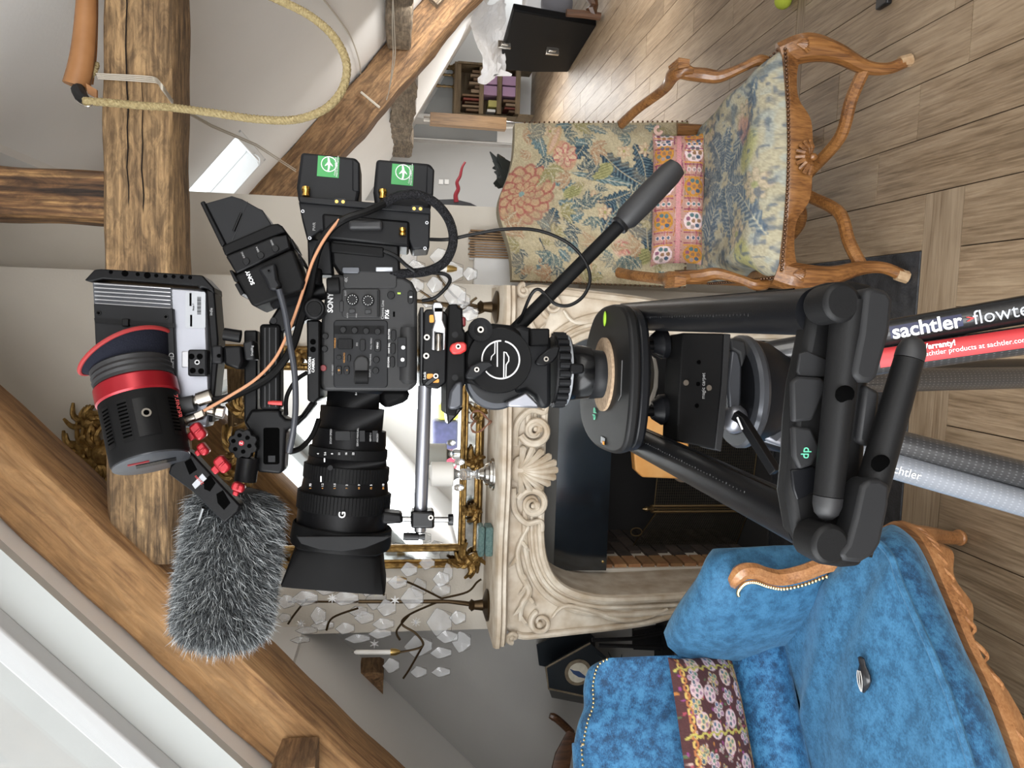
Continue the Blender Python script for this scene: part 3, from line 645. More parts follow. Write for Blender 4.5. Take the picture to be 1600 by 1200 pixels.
for k in range(150):
    x, y = rs_.uniform(0, 330), rs_.uniform(0, 370)
    if np.linalg.norm(pb.a[int(min(369, y)), int(min(329, x))]-np.array(CREAM)) > .12: continue
    a = rs_.uniform(0, 6.28); R_ = rs_.uniform(16, 42); dk_ = [(.08, .13, .14), (.035, .065, .09), (.25, .22, .09), (.36, .21, .12), (.05, .09, .11)][k % 5]
    for j in range(3): pb.leaf(x, y, x+R_*math.cos(a+j*.8), y+R_*math.sin(a+j*.8), R_*.2, dk_, (.40, .38, .27), (.5, .45, .32), 4, 5)
pb.mottle((.38, .30, .19), 40, .52, .35).mottle((.30, .24, .15), 14, .68, .35)
pb.speck(.4)
HB = lambda t: .297 - .012*t
def back_top(p):   # outline of the top edge (p: -1..1)
    return 1.095 + .055*math.exp(-((p+.08)/.42)**2) + .0*p
def back_f(a, b_):
    p = 2*a-1; t = b_; z = .475 + (back_top(p)-.475)*t
    w_ = HB(t)-.028*math.exp(-((t-.86)/.10)**2)*0
    bul = (1-abs(p)**6)*(1-abs(2*t-1)**6); pp = p*w_
    return cl(pp, .545+.10*t - .022*bul - .012*(1-p*p), z)
NB = 200
bk_o = painted('backrest', back_f, lambda a, b_: (a, b_), NB, 220, pb, 'tapestry', ac)
g = G()
def back_shell(a, b_):
    p = 2*a-1; z = .475+(back_top(p)-.475)*b_; return cl(p*HB(b_), .545+.10*b_+.05+.015*(1-p*p), z)
g.grid(back_shell, 30, 30)
for a in (0, 1): g.add([back_f(a, t) for t in lin(0, 1, 20)] + [back_shell(a, t) for t in lin(0, 1, 20)], [(i, i+1, 21+i, 20+i) for i in range(19)])
for b_ in (0, 1): g.add([back_f(t, b_) for t in lin(0, 1, 30)] + [back_shell(t, b_) for t in lin(0, 1, 30)], [(i, i+1, 31+i, 30+i) for i in range(29)])
obj('back_upholstery', g, 'tapestry_back', ac)
# --- seat
ps = Paint(300, 260, (.40, .36, .25), 8); ps.mottle((.40, .38, .29), 16, .5, .6).mottle((.30, .34, .33), 10, .56, .6)
SC = (150, 120)
for k in range(13):
    a = k*2*math.pi/13+.2; R = 70+35*((k*7) % 3); ps.leaf(SC[0]+12*math.cos(a), SC[1]+12*math.sin(a), SC[0]+R*math.cos(a)*1.2, SC[1]+R*math.sin(a), 17, (.10, .14, .18), (.40, .41, .35), (.5, .46, .33), 10*(-1)**k, 8)
for x, y in ((225, 60), (60, 70), (250, 170), (40, 190), (120, 30), (190, 220)): ps.flower(x, y, 24, 8, (.45, .37, .26), (.30, .27, .18), (.3, .3, .15), x)
ps.ell(205, 60, 26, 16, (.42, .20, .18), .6, 6, .6); ps.ell(170, 45, 30, 18, (.34, .34, .13), -.4, 8, .7); ps.ell(25, 50, 28, 20, (.36, .35, .14), .2, 8, .8); ps.mottle((.09, .12, .16), 6, .60, .75).mottle((.06, .09, .12), 12, .66, .6).speck(.35)
def seat_f(a, b_):
    p = 2*a-1; q = b_; w_ = .334-.05*q
    e = min(1, (1-abs(p))/.22); e2 = min(1, (q)/.16, (1.06-q)/.25); h_ = math.sin(max(0, min(e, 1))*math.pi/2)**.7; h2 = math.sin(max(0, min(e2, 1))*math.pi/2)**.7
    notch = math.exp(-((abs(p)-1)/.10)**2-((q-.27)/.09)**2)
    return cl(p*w_*(1-.06*notch), -.045*math.cos(p*math.pi/2)*(1-q) + .54*q, .402 + .072*h_*h2 + .004*math.sin(p*7+q*5)*h_*h2 + .004*math.sin(q*13+p*3)*h_*h2 - .03*notch)
painted('seat', seat_f, lambda a, b_: (a, b_), 170, 150, ps, 'tapestry', ac)
g = G()
for t in lin(-.98, .98, 52): c = cl(t*.326, -.026-.03*math.cos(t*math.pi/2), .407); g.sph(c, .0052, 6)
for s in (-1, 1):
    for q in lin(.02, .5, 26): g.sph(cl(s*(.327-.05*q/.53)+s*.012, q, .408), .0048, 6)
    for z in lin(.48, 1.06, 34): g.sph(back_f(0 if s < 0 else 1, (z-.475)/.62)+CX*s*.003, .0042, 6)
for a in lin(.02, .98, 34): g.sph(back_f(a, .012)-CY*.004, .0045, 6)
nl = obj('nail_trim', g, 'nail_bronze', ac); nl['kind'] = 'stuff'
# --- embroidered lumbar cushion
vcol('embroidery', .85, .5, 500)
cp = Paint(300, 120, (.62, .42, .36), 5)
MIR = [(.20, .30, .32), (.42, .22, .30), (.30, .34, .28), (.50, .42, .40), (.16, .22, .30), (.45, .30, .20)]
for k in range(60): y = cp.r.randint(0, 120); x = cp.r.randint(0, 300); cp.line([(x, y), (x+30, y+cp.r.randint(-6, 6)), (x+60, y)], 1.2, [(.60, .30, .12), (.55, .16, .26), (.70, .55, .50), (.35, .12, .22), (.30, .34, .2)][k % 5])
for x in range(0, 300, 6):
    cp.line([(x, 56), (x+2, 64)], 1.6, (.72, .34, .38))
cp.ell(150, 60, 200, 5, (.74, .45, .46), amt=.8); cp.line([(0, 53), (300, 53)], 1.2, (.35, .08, .2)); cp.line([(0, 67), (300, 67)], 1.2, (.35, .08, .2))
for x0, kind in ((20, 0), (95, 1), (170, 0), (245, 1), (285, 0)):
    for yy, kk in ((27, kind), (93, 1-kind)):
        cp.florets(x0, yy, 19, (.86, .74, .72) if kk else (.72, .40, .12), MIR, (.86, .72, .74) if kk else (.60, .38, .10), 7)
for x0 in (58, 132, 207, 268):
    for yy in (27, 93):
        for dx in (-12, 12): cp.line([(x0+dx, yy-20), (x0+dx, yy+20)], 1.3, (.40, .10, .18)); cp.line([(x0+dx*1.4, yy-20), (x0+dx*1.4, yy+20)], 1.6, (.70, .42, .14))
        for dy in (-12, 0, 12): cp.ell(x0, yy+dy, 5, 5, (.88, .74, .72)); cp.ell(x0, yy+dy, 3.4, 3.4, MIR[(x0+dy) % 6])
for y in (2, 117): cp.line([(0, y), (300, y)], 2.2, (.72, .5, .5)); cp.line([(0, y+3 if y < 50 else y-3), (300, y+3 if y < 50 else y-3)], 1, (.45, .1, .15))
cp.speck(.2); cp.a = cp.a**1.5
def cush(o, X, Yv, Nv, w_, h_, th, side, flare=.06):
    def f(a, b_):
        p, q = 2*a-1, 2*b_-1; k = (1-abs(p)**3.2)*(1-abs(q)**3.2); sq = 1-flare*((1-abs(p)**4)*abs(q)**3); sp = 1-flare*((1-abs(q)**4)*abs(p)**3)
        return o + X*(p*w_/2*sp) + Yv*(q*h_/2*sq) + Nv*(side*th/2*max(0, k)**.55)
    return f
pc = thing('lumbar_cushion', 'long pink embroidered mirror-work cushion on the tapestry armchair', 'cushion', cl(-.015, .43, .47))
co = cl(-.012, .44, .548); cN = (-CY+UP*.30).normalized(); cU = CX.cross(cN).normalized()*-1
if cU.z < 0: cU = -cU
painted('cushion_front', cush(co, CX, cU, cN, .47, .185, .10, 1), lambda a, b_: (a, b_), 190, 84, cp, 'embroidery', pc)
mat('cushion_lining', (.55, .36, .30), .9); obj('cushion_back', G().grid(cush(co, CX, cU, cN, .47, .185, .07, -1), 30, 20), 'cushion_lining', pc, smooth=180)
g = G(); c = cl(.222, .435, .625); g.tube([c+Vector((math.cos(a)*.012, 0, math.sin(a)*.012)) for a in lin(0, 4.5, 12)], .006, 6); obj('corner_tassel', g, 'cushion_lining', pc)
# ------------------------------------------------------------------ blue velvet sofa
def velvet(name, dk, md, lt):
    mt = bpy.data.materials.new(name); mt.use_nodes = True; N = mt.node_tree.nodes; L = mt.node_tree.links; b = N['Principled BSDF']
    tc = N.new('ShaderNodeTexCoord'); n = N.new('ShaderNodeTexNoise'); n.inputs['Scale'].default_value = 30; n.inputs['Detail'].default_value = 10; n.inputs['Roughness'].default_value = .74; L.new(tc.outputs['Object'], n.inputs[0])
    mp = N.new('ShaderNodeMapping'); mp.inputs['Scale'].default_value = (60, 60, 380); L.new(tc.outputs['Object'], mp.inputs[0]); n2 = N.new('ShaderNodeTexNoise'); n2.inputs['Scale'].default_value = 3; L.new(mp.outputs[0], n2.inputs[0])
    ad = N.new('ShaderNodeMath'); ad.operation = 'MULTIPLY_ADD'; ad.inputs[1].default_value = .35; L.new(n2.outputs[0], ad.inputs[0]); sb = N.new('ShaderNodeMath'); sb.operation = 'ADD'; sb.inputs[1].default_value = -.17; L.new(n.outputs[0], sb.inputs[0]); L.new(sb.outputs[0], ad.inputs[2])
    r = N.new('ShaderNodeValToRGB'); e = r.color_ramp.elements; e[0].position = .40; e[1].position = .62; e[0].color = (*dk, 1); e[1].color = (*lt, 1); q = e.new(.5); q.color = (*md, 1)
    L.new(ad.outputs[0], r.inputs[0]); L.new(r.outputs[0], b.inputs['Base Color']); b.inputs['Roughness'].default_value = .75; b.inputs['Sheen Weight'].default_value = .3; b.inputs['Sheen Roughness'].default_value = .4; b.inputs['Sheen Tint'].default_value = (.45, .75, 1, 1)
    bp = N.new('ShaderNodeBump'); bp.inputs['Strength'].default_value = .12; bp.inputs['Distance'].default_value = .01; L.new(n2.outputs[0], bp.inputs['Height']); L.new(bp.outputs[0], b.inputs['Normal']); M[name] = mt
velvet('blue_velvet', (.006, .04, .10), (.018, .105, .235), (.05, .205, .385))
velvet('blue_velvet_brushed', (.013, .075, .155), (.025, .118, .232), (.042, .165, .305))
wood('beech_carved', (.20, .08, .028), (.34, .15, .055), (.44, .22, .09), 'Y', 1.5, .35, .12, .05, coat=.2)
mat('gilt_nail', (.62, .47, .25), .3, metal=1.)
SD = Vector((-.83, -.55, 0)).normalized(); FD = Vector((.55, -.83, 0)).normalized()
sf = thing('sofa', 'blue velvet sofa with carved wooden rail and gilt nail trim, left of the fireplace', 'sofa', (-1.0, 1.55, 0))
def ext(P, L=.75): P = [Vector(p) for p in P]; return P + [P[-1]+SD*L]
def at_c(C, t):
    x = t*(len(C)-1); i = min(int(x), len(C)-2); return C[i].lerp(C[i+1], x-i)
backl = crv(ext([(-.853, 1.863, .455), (-.975, 1.785, .455), (-1.107, 1.705, .455)]), 8)
pip = crv(ext([(-.52, 1.60, .455), (-.462, 1.50, .47), (-.475, 1.435, .472), (-.512, 1.405, .472), (-.565, 1.352, .472), (-.645, 1.270, .472), (-.776, 1.171, .472)]), 8)
low = crv(ext([(-.50, 1.70, .33), (-.462, 1.64, .33), (-.470, 1.57, .33), (-.495, 1.525, .33), (-.56, 1.462, .33), (-.64, 1.392, .33), (-.821, 1.232, .33)]), 8)
def seat_top(a, b_):
    p = at_c(backl, a).lerp(at_c(pip, a), b_); p.z += .03*math.sin(math.pi*min(1, b_*1.02))**.6*(1-.3*b_) + .006*math.sin(b_*9+a*14); return p
obj('seat_cushion', G().grid(seat_top, 70, 40), 'blue_velvet_brushed', sf, smooth=180)
def front_f(a, b_):
    p = at_c(pip, a).lerp(at_c(low, a), b_); o = FD*(.028*math.sin(math.pi*b_)) if a > .12 else FD*.01*math.sin(math.pi*b_); return p+o
obj('seat_border', G().grid(front_f, 70, 12), 'blue_velvet', sf, smooth=180)
obj('piping', G().tube([p+FD*.006+UP*.004 for p in pip[2:]], .0075, 8), 'blue_velvet_brushed', sf)
# carved front rail
g = G(); rg = []
for i, p in enumerate(low[4:]):
    dz = .012*math.sin(i*.55)+.01*math.sin(i*.21); c = p+FD*.012; z = .335
    rg.append([Vector((c.x, c.y, z))-FD*.05, Vector((c.x, c.y, z))+FD*.012, Vector((c.x, c.y, z-.014))+FD*.016, Vector((c.x, c.y, z-.030+dz*.6))+FD*.008, Vector((c.x, c.y, z-.048+dz))+FD*.0, Vector((c.x, c.y, z-.048+dz))-FD*.05])
g.rings(rg); rl = obj('front_rail', g, 'beech_carved', sf, smooth=60)
g = G()
for i in range(14, len(low)-6, 3):
    p = low[i]+FD*.019-UP*.016; t = (low[i+1]-low[i-1]).normalized()
    g.tube(crv([p-t*.022+UP*.012, p+FD*.006, p+t*.018-UP*.012, p+t*.03+UP*.004], 4), [.002, .005, .006, .006, .006, .006, .005, .005, .004, .004, .003, .003, .002], 6, flat=(FD, .6))
obj('rail_carving', g, 'beech_carved', rl)['kind'] = 'stuff'
P = crv([(-.50, 1.655, .30), (-.505, 1.68, .22), (-.525, 1.745, .12), (-.538, 1.775, .06), (-.545, 1.80, .02)], 6)
lg = obj('leg', G().tube(P, [.034-.016*min(1, i/14) for i in range(len(P))], 10), 'beech_carved', sf); obj('foot_scroll', G().sph((-.545, 1.80, .017), (.022, .024, .017), 12), 'beech_carved', lg)
for q in ((-1.45, 1.62), (-.92, 1.93)): obj('leg', G().tube([Vector((*q, .32)), Vector((*q, 0))], [.03, .02], 8), 'beech_carved', sf)
obj('base', G().prism([Vector((x, y, .2)) for x, y in ((-.62, 1.70), (-.62, 1.62), (-.92, 1.41), (-1.4, 1.06), (-1.66, 1.42), (-.88, 1.86))], (0, 0, .20)), 'blue_velvet', sf, smooth=0)
# back: lower roll, upper panel
bolt = crv(ext([(-.905, 1.925, .60), (-1.0, 1.855, .60), (-1.13, 1.755, .60)]), 8)
def roll_f(a, b_): p = at_c(backl, a).lerp(at_c(bolt, a), b_); return p + FD*(.075*math.sin(math.pi*b_)**.6) + UP*.012*math.sin(math.pi*b_)
obj('lower_back', G().grid(roll_f, 40, 16), 'blue_velvet', sf, smooth=180)
topc = crv(ext([(-.915, 1.955, .915), (-.935, 1.955, .948), (-.985, 1.95, .962), (-1.03, 1.925, .966), (-1.065, 1.905, .985), (-1.12, 1.89, .998), (-1.19, 1.87, 1.0)]), 8)
def upper_f(a, b_):
    p = at_c(bolt, a).lerp(at_c(topc, a), b_); return p + FD*(.018*math.sin(math.pi*b_))
obj('backrest', G().grid(upper_f, 70, 24), 'blue_velvet', sf, smooth=180)
BD = -FD*.09
g = G(); g.grid(lambda a, b_: at_c(topc, a) + BD*b_ + UP*(.012*math.sin(math.pi*b_)), 70, 6); g.grid(lambda a, b_: (at_c(topc, a)+BD).lerp(at_c(bolt, a)+BD-UP*.3, b_), 40, 6)
g.grid(lambda a, b_: (at_c(bolt, 0).lerp(at_c(topc, 0), a)) + BD*b_ + UP*0, 12, 5)
obj('outer_back', g, 'blue_velvet', sf, smooth=180)
g = G()
acc = 0.; last = topc[0]
for i in range(0, 900):
    p = at_c(topc, i/899); acc += (p-last).length; last = p
    if acc > .0105: acc = 0.; g.sph(p+FD*.005-UP*.002, .0040, 6)
nt = obj('nail_trim', g, 'gilt_nail', sf); nt['kind'] = 'stuff'
# arm
st_ = [((-.87, 1.875, .44), (-.875, 1.885, .76)), ((-.80, 1.80, .44), (-.79, 1.80, .765)), ((-.745, 1.757, .44), (-.70, 1.728, .752)), ((-.673, 1.706, .44), (-.640, 1.70, .742)), ((-.615, 1.69, .44), (-.606, 1.682, .725)), ((-.578, 1.678, .44), (-.588, 1.665, .70))]
IB = crv([a for a, b_ in st_], 5); IT = crv([b_ for a, b_ in st_], 5); OUT = Vector((.062, .075, 0)); rg = []
for i, (a, b_) in enumerate(zip(IB, IT)):
    bulge = Vector((-.02, -.02, 0)); k = 1-.35*max(0, (i-18)/8)
    rg.append([a, a.lerp(b_, .35)+bulge*.9, a.lerp(b_, .7)+bulge, b_+Vector((-.006, -.006, -.012)), b_+UP*.012+OUT*.2, b_+UP*.014+OUT*.6, b_+OUT*k-UP*.012, a.lerp(b_, .5)+OUT*1.05*k, Vector((a.x, a.y, .24))+OUT*k, Vector((a.x, a.y, .24))])
obj('armrest', G().rings(rg), 'blue_velvet_brushed', sf, smooth=60)
wa = [Vector(p) for p in ((-.612, 1.672, .70), (-.592, 1.648, .712), (-.572, 1.640, .70), (-.570, 1.640, .675), (-.583, 1.646, .64), (-.590, 1.648, .60), (-.578, 1.642, .55), (-.560, 1.640, .50), (-.545, 1.635, .44), (-.52, 1.64, .33))]
wp = crv(wa, 6); fr_ = obj('arm_facing', G().tube(wp, [.012+.008*min(1, i/10) for i in range(len(wp))], 8), 'beech_carved', sf)
g = G()
for i in range(0, len(wp)-12, 1): g.sph(wp[i]+Vector((-.022, -.014, -.003)), .005, 6)
obj('facing_nails', g, 'gilt_nail', fr_)['kind'] = 'stuff'
# --- patchwork cushion
q = Paint(300, 190, (.085, .03, .03), 9)
for k in range(260):
    x, y = q.r.randint(0, 300), q.r.randint(0, 190); q.ell(x, y, 3.2, 1.8, [(.40, .07, .10), (.50, .20, .05), (.30, .06, .22), (.45, .30, .08), (.10, .16, .07), (.55, .40, .35)][k % 6], k)
PC = [(.11, .16, .24), (.42, .24, .30), (.08, .12, .15), (.36, .20, .28), (.16, .24, .18)]
for k, (x, y) in enumerate([(215, 160), (240, 150), (262, 150), (190, 150), (205, 105), (232, 120), (255, 100), (190, 75), (225, 70), (258, 62), (205, 38), (235, 28), (262, 25), (175, 120), (160, 40), (150, 90), (130, 140), (120, 50), (100, 100), (80, 150), (75, 60), (50, 110), (30, 50), (25, 150), (140, 160), (285, 90), (287, 45), (286, 140)]):
    q.florets(x, y, 13.5, (.74, .55, .55) if k % 3 else (.66, .50, .25), PC, (.70, .5, .5) if k % 2 else None, 5)
for k in range(70):
    x, y = q.r.randint(4, 296), q.r.randint(6, 184)
    if q.a[y, x].sum() < .25: q.florets(x, y, 7.5, (.72, .5, .42) if k % 2 else (.6, .42, .15), PC, None, 4)
for y in (22, 172):
    q.line([(x, y+4*math.sin(x*.25)) for x in range(0, 300, 6)], 1.6, (.62, .42, .12)); q.line([(x, y-4*math.sin(x*.25)) for x in range(0, 300, 6)], 1.4, (.45, .16, .06))
for x in (278, 170): q.line([(x+3*math.sin(y*.3), y) for y in range(10, 185, 6)], 1.6, (.50, .42, .10))
q.speck(.25)
TR, BR = WZ(1040, 1032, .80), WZ(1130, 1026, .615)
cu_ = thing('patchwork_cushion', 'dark red mirror-work embroidered cushion leaning on the blue sofa back', 'cushion', BR+SD*.2)
cUp = (TR-BR); hgt = cUp.length+.015; cUp.normalize(); cR = -SD; cN = cR.cross(cUp).normalized()
if cN.dot(FD) < 0: cN = -cN
oo = (TR+BR)/2 + SD*.215 + cN*.02
painted('cushion_front', cush(oo, cR, cUp, cN, .44, hgt, .11, 1, .03), lambda a, b_: (a, b_), 170, 110, q, 'embroidery', cu_)
mat('cushion_red', (.20, .06, .06), .9); obj('cushion_back', G().grid(cush(oo, cR, cUp, cN, .44, hgt, .05, -1, .03), 30, 20), 'cushion_red', cu_, smooth=180)
# --- little black gadget lying on the seat
mat('gloss_black', (.02, .02, .022), .25); mat('pale_line', (.55, .53, .5), .5)
a_, b2 = WZ(1345, 1026, .505), WZ(1349, 1083, .505)
mm = thing('pocket_tool', 'small black shell-shaped gadget with pale stripes lying on the sofa seat', 'gadget', a_.lerp(b2, .5)-UP*.012)
dr_ = (b2-a_); Ld = dr_.length; dr_.normalize(); sd_ = dr_.cross(UP).normalized()
obj('shell_body', G().rings([[a_ + dr_*Ld*t + sd_*(.020*pf*math.cos(k*math.pi/6)) + sd_*.008*math.sin(t*3.1)*-1 + UP*(.011*pf*math.sin(k*math.pi/6)) for k in range(12)] for t, pf in ((0, .25), (.04, .5), (.12, .52), (.22, .5), (.32, .72), (.45, .95), (.6, 1.), (.75, .82), (.88, .5), (.97, .2), (1, .05))]), 'gloss_black', mm)
g = G()
for k in (-.5, .05, .55): g.tube([a_+dr_*Ld*t + sd_*(.016*k*math.sin(math.pi*min(1, (t-.2)/.8)) - .008*math.sin(t*3.1)) + UP*(.0115*math.sin(math.pi*(t*.85+.1))**.6) for t in lin(.36, .95, 10)], .0009, 5)
obj('stripe', g, 'pale_line', mm)
# ------------------------------------------------------------------ things behind the sofa
mat('tole_black', (.012, .016, .02), .35); mat('tole_edge', (.22, .18, .12), .5, var=(.12, .09, .06), vscale=50); mat('medallion', (.62, .58, .48), .5, var=(.5, .47, .38), vscale=60); mat('bird_blue', (.03, .06, .15), .5)
YB = 2.82
tl = thing('tole_planter', 'black tapered lacquer box with a painted bluebird medallion behind the sofa', 'planter', WY(960, 1050, YB))
fp_ = [WY(x, y, YB) for x, y in ((853, 1043), (857, 1076), (950, 1096), (950, 1030), (922, 1005))]
obj('front_panel', G().prism(fp_, (0, .012, 0)), 'tole_black', tl, bevel=.001)
sp = [WY(857, 1076, YB), WY(950, 1096, YB), WY(945, 1106, YB+.12), WY(862, 1090, YB+.12)]; obj('side_panel', G().prism(sp, (.008, .008, 0)), 'tole_black', tl)
sp = [WY(853, 1043, YB), WY(922, 1005, YB), WY(920, 1001, YB+.12), WY(858, 1036, YB+.12)]; obj('side_panel', G().prism(sp, (-.006, .008, 0)), 'tole_black', tl)
obj('back_panel', G().prism([p+Vector((-.0, .2, 0)) for p in fp_], (0, .01, 0)), 'tole_black', tl)
obj('edging', G().tube(fp_[:3], .004, 6).tube([fp_[0], fp_[4]], .004, 6), 'tole_edge', tl)
c = WY(903, 1050, YB-.002); S_ = mpp(903, 1050, YB)
md = obj('medallion', G().lathe([(22*S_, 0), (22*S_, .004), (17*S_, .005)], c, (0, -1, 0), 32), 'tole_edge', tl)
obj('medallion_face', G().lathe([(16.5*S_, .004), (16.5*S_, .0065)], c, (0, -1, 0), 32), 'medallion', md)
bpnt = [WY(x, y, YB-.010) for x, y in ((890, 1045), (897, 1048), (905, 1049), (915, 1057), (914, 1060), (904, 1058), (896, 1053))]
obj('bird', G().prism(bpnt, (0, .002, 0)), 'bird_blue', md)
wood('chair_dark', (.025, .012, .006), (.06, .026, .012), (.11, .05, .022), 'Z', 1, .4, .1)
dc = thing('dark_chair', 'dark brown wooden chair half hidden behind the sofa back', 'chair', (-1.75, 2.6, 0))
P = crv([WY(859, 1118, 2.6), WY(868, 1122, 2.6), WY(880, 1132, 2.62), WY(893, 1145, 2.64)], 5); obj('crest_rail', G().tube(P, [.010, .011, .012]+[.014]*(len(P)-3), 8), 'chair_dark', dc)
P = [WY(893, 1143, 2.62), WY(880, 1180, 2.6), WY(870, 1230, 2.58)]; obj('back_panel', G().tube(P, [.018, .035, .04], 6, flat=((0, 1, 0), .3)), 'chair_dark', dc)
for q in ((-1.95, 2.5), (-1.62, 2.62)): obj('leg', G().tube([Vector((*q, .75)), Vector((*q, 0))], .02, 8), 'chair_dark', dc)
mat('ebony', (.008, .008, .009), .35)
bc = thing('black_side_chair', 'black lacquered chair standing in the dark corner beside the fireplace', 'chair', (-1.3, 2.75, 0))
for q in ([(925, 1000), (985, 998), (1060, 985)], [(935, 1008), (1000, 1010), (1080, 1012)]): obj('back_rail', G().tube([WY(x, y, 2.72) for x, y in q], .008, 6), 'ebony', bc)
obj('seat', G().bb(-1.52, -1.12, 2.62, 2.84, .43, .47), 'ebony', bc, bevel=.01)
for q in ((-1.5, 2.64), (-1.14, 2.64), (-1.5, 2.82), (-1.14, 2.82)): obj('leg', G().bb(q[0]-.015, q[0]+.015, q[1]-.015, q[1]+.015, 0, .5), 'ebony', bc)
P = [WY(x, y, 2.76) for x, y in ((1060, 975), (990, 985), (990, 1015), (1100, 1020))]; obj('back_panel', G().prism(P, (0, .02, 0)), 'ebony', bc)
pl_ = thing('dark_plant', 'dark spiky leaves of a plant behind the sofa beside the lacquer box', 'plant', WY(970, 1035, 2.8))
mat('leaf_dark', (.01, .014, .014), .6)
for a, b_ in (((960, 1042), (950, 1018)), ((962, 1046), (935, 1025)), ((965, 1042), (972, 1022)), ((960, 1048), (940, 1045))): p, e = WY(*a, 2.8), WY(*b_, 2.8); obj('leaf', G().tube([p, p.lerp(e, .5)+Vector((.004, -.01, 0)), e], [.006, .005, .001], 6, flat=((0, 1, 0), .3)), 'leaf_dark', pl_)
# ------------------------------------------------------------------ gilt mirror
mat('gilt', (.40, .255, .085), .38, metal=.85, var=(.16, .09, .03), vscale=45, bump=.5, bscale=70, detail=6)
mat('mirror_glass', (.86, .88, .87), .02, metal=1.)
mat('aged_glass', (.62, .64, .62), .08, metal=1., var=(.35, .36, .35), vscale=30)
mir = thing('mirror', 'tall gilt carved mirror hanging on the chimney wall above the mantel', 'mirror', (FC-.03, 2.82, 1.165))
MX0, MX1, MZ0, MZ1, MY = -.945, -.125, 1.175, 2.42, 2.845
fo, fi = .088, .0
obj('mirror_glass', G().bb(MX0+.08, MX1-.08, MY-.012, MY-.008, MZ0+.08, MZ1-.08), 'mirror_glass', mir, smooth=0)
def frame_bars(x0, x1, z0, z1, r, y, nm, mt='gilt', rr=None):
    obj(nm, G().tube([Vector((x0, y, z0)), Vector((x1, y, z0)), Vector((x1, y, z1)), Vector((x0, y, z1))], r, 8, closed=True), mt, mir, smooth=40)
frame_bars(MX0+.012, MX1-.012, MZ0+.012, MZ1-.012, .016, MY-.022, 'outer_moulding')
frame_bars(MX0+.075, MX1-.075, MZ0+.075, MZ1-.075, .012, MY-.018, 'inner_moulding')
g = G()
for x0, x1, z0, z1 in ((MX0, MX1, MZ0, MZ0+.032), (MX0, MX1, MZ1-.032, MZ1), (MX0, MX0+.032, MZ0, MZ1), (MX1-.032, MX1, MZ0, MZ1), (MX0+.06, MX1-.06, MZ0+.06, MZ0+.088), (MX0+.06, MX1-.06, MZ1-.088, MZ1-.06), (MX0+.06, MX0+.088, MZ0+.06, MZ1-.06), (MX1-.088, MX1-.06, MZ0+.06, MZ1-.06)): g.bb(x0, x1, MY-.020, MY, z0, z1)
obj('frame', g, 'gilt', mir, bevel=.004)
for x0, x1, z0, z1 in ((MX0+.02, MX1-.02, MZ0+.025, MZ0+.07), (MX0+.02, MX1-.02, MZ1-.07, MZ1-.025), (MX0+.025, MX0+.07, MZ0+.07, MZ1-.07), (MX1-.07, MX1-.025, MZ0+.07, MZ1-.07)):
    obj('border_glass', G().bb(x0, x1, MY-.016, MY-.004, z0, z1), 'aged_glass', mir, smooth=0)
def leafspray(g, c, r, n, seed, y0=.03):
    rr = random.Random(seed)
    for k in range(n):
        a = rr.uniform(0, 2*math.pi); L = r*rr.uniform(.5, 1.0); e = c+Vector((math.cos(a)*L, -rr.uniform(.0, .02), math.sin(a)*L)); mid = c.lerp(e, .5)+Vector((-math.sin(a)*L*.25, -.018, math.cos(a)*L*.25))
        P = crv([c, mid, e], 4); g.tube(P, [.012*(1-i/len(P))+.004 for i in range(len(P))], 6)
    g.sph(c-Vector((0, .012, 0)), r*.28, 10)
for k, (x, z, r, n) in enumerate([(MX0+.03, MZ0+.05, .075, 12), (MX1-.03, MZ0+.05, .075, 12), (MX0+.03, MZ1-.03, .08, 12), (MX1-.03, MZ1-.03, .08, 12), ((MX0+MX1)/2, MZ0+.03, .06, 10), ((MX0+MX1)/2-.19, MZ0+.03, .05, 8), ((MX0+MX1)/2+.19, MZ0+.03, .05, 8), (MX0+.03, 1.85, .06, 10), (MX1-.03, 1.85, .06, 10), ((MX0+MX1)/2+.02, MZ1+.08, .15, 26), ((MX0+MX1)/2-.14, MZ1+.04, .10, 14), ((MX0+MX1)/2+.16, MZ1+.04, .10, 14)]):
    g = G(); leafspray(g, Vector((x, MY-.03, z)), r, n, k+3); obj('carving', g, 'gilt', mir)
for k, (px_, py_, r) in enumerate([(128, 695, .09), (150, 720, .09), (140, 660, .09), (112, 710, .05), (375, 700, .10), (392, 640, .09), (370, 740, .08)]):
    g = G(); leafspray(g, WY(px_, py_, MY-.03), r, 12, k+40); obj('crest_carving', g, 'gilt', mir)
# ------------------------------------------------------------------ things on the mantel shelf
SZ = 1.1605
mat('crystal', (.93, .94, .95), .04, trans=.85, ior=1.5, spec=.6)
mat('crystal_clear', (.80, .81, .82), .04, spec=1., alpha=.30)
mat('crystal_edge_shade', (.16, .15, .14), .15, spec=.8); mat('bronze_old', (.07, .045, .022), .4, metal=.8); mat('candle_wax', (.85, .83, .78), .5); mat('silvered', (.62, .60, .56), .22, metal=1.)
STARS = [(519, 935), (617, 938), (650, 972), (560, 962), (460, 938), (585, 1006), (470, 975)]
def pendant(g, c, w_, h_, t=.006):
    """faceted leaf-shaped drop with scalloped outline, hung point down"""
    n = 14; out = []
    for i in range(n):
        a = 2*math.pi*i/n; r = 1+.12*math.cos(5*a); out.append(c+Vector((math.sin(a)*w_/2*r*(1-.35*(math.cos(a) < -.5)), 0, math.cos(a)*h_/2*r)))
    g.add([c+Vector((0, -t, 0)), c+Vector((0, t, 0))] + out, [(0, 2+i, 2+(i+1) % n) for i in range(n)] + [(1, 2+(i+1) % n, 2+i) for i in range(n)])
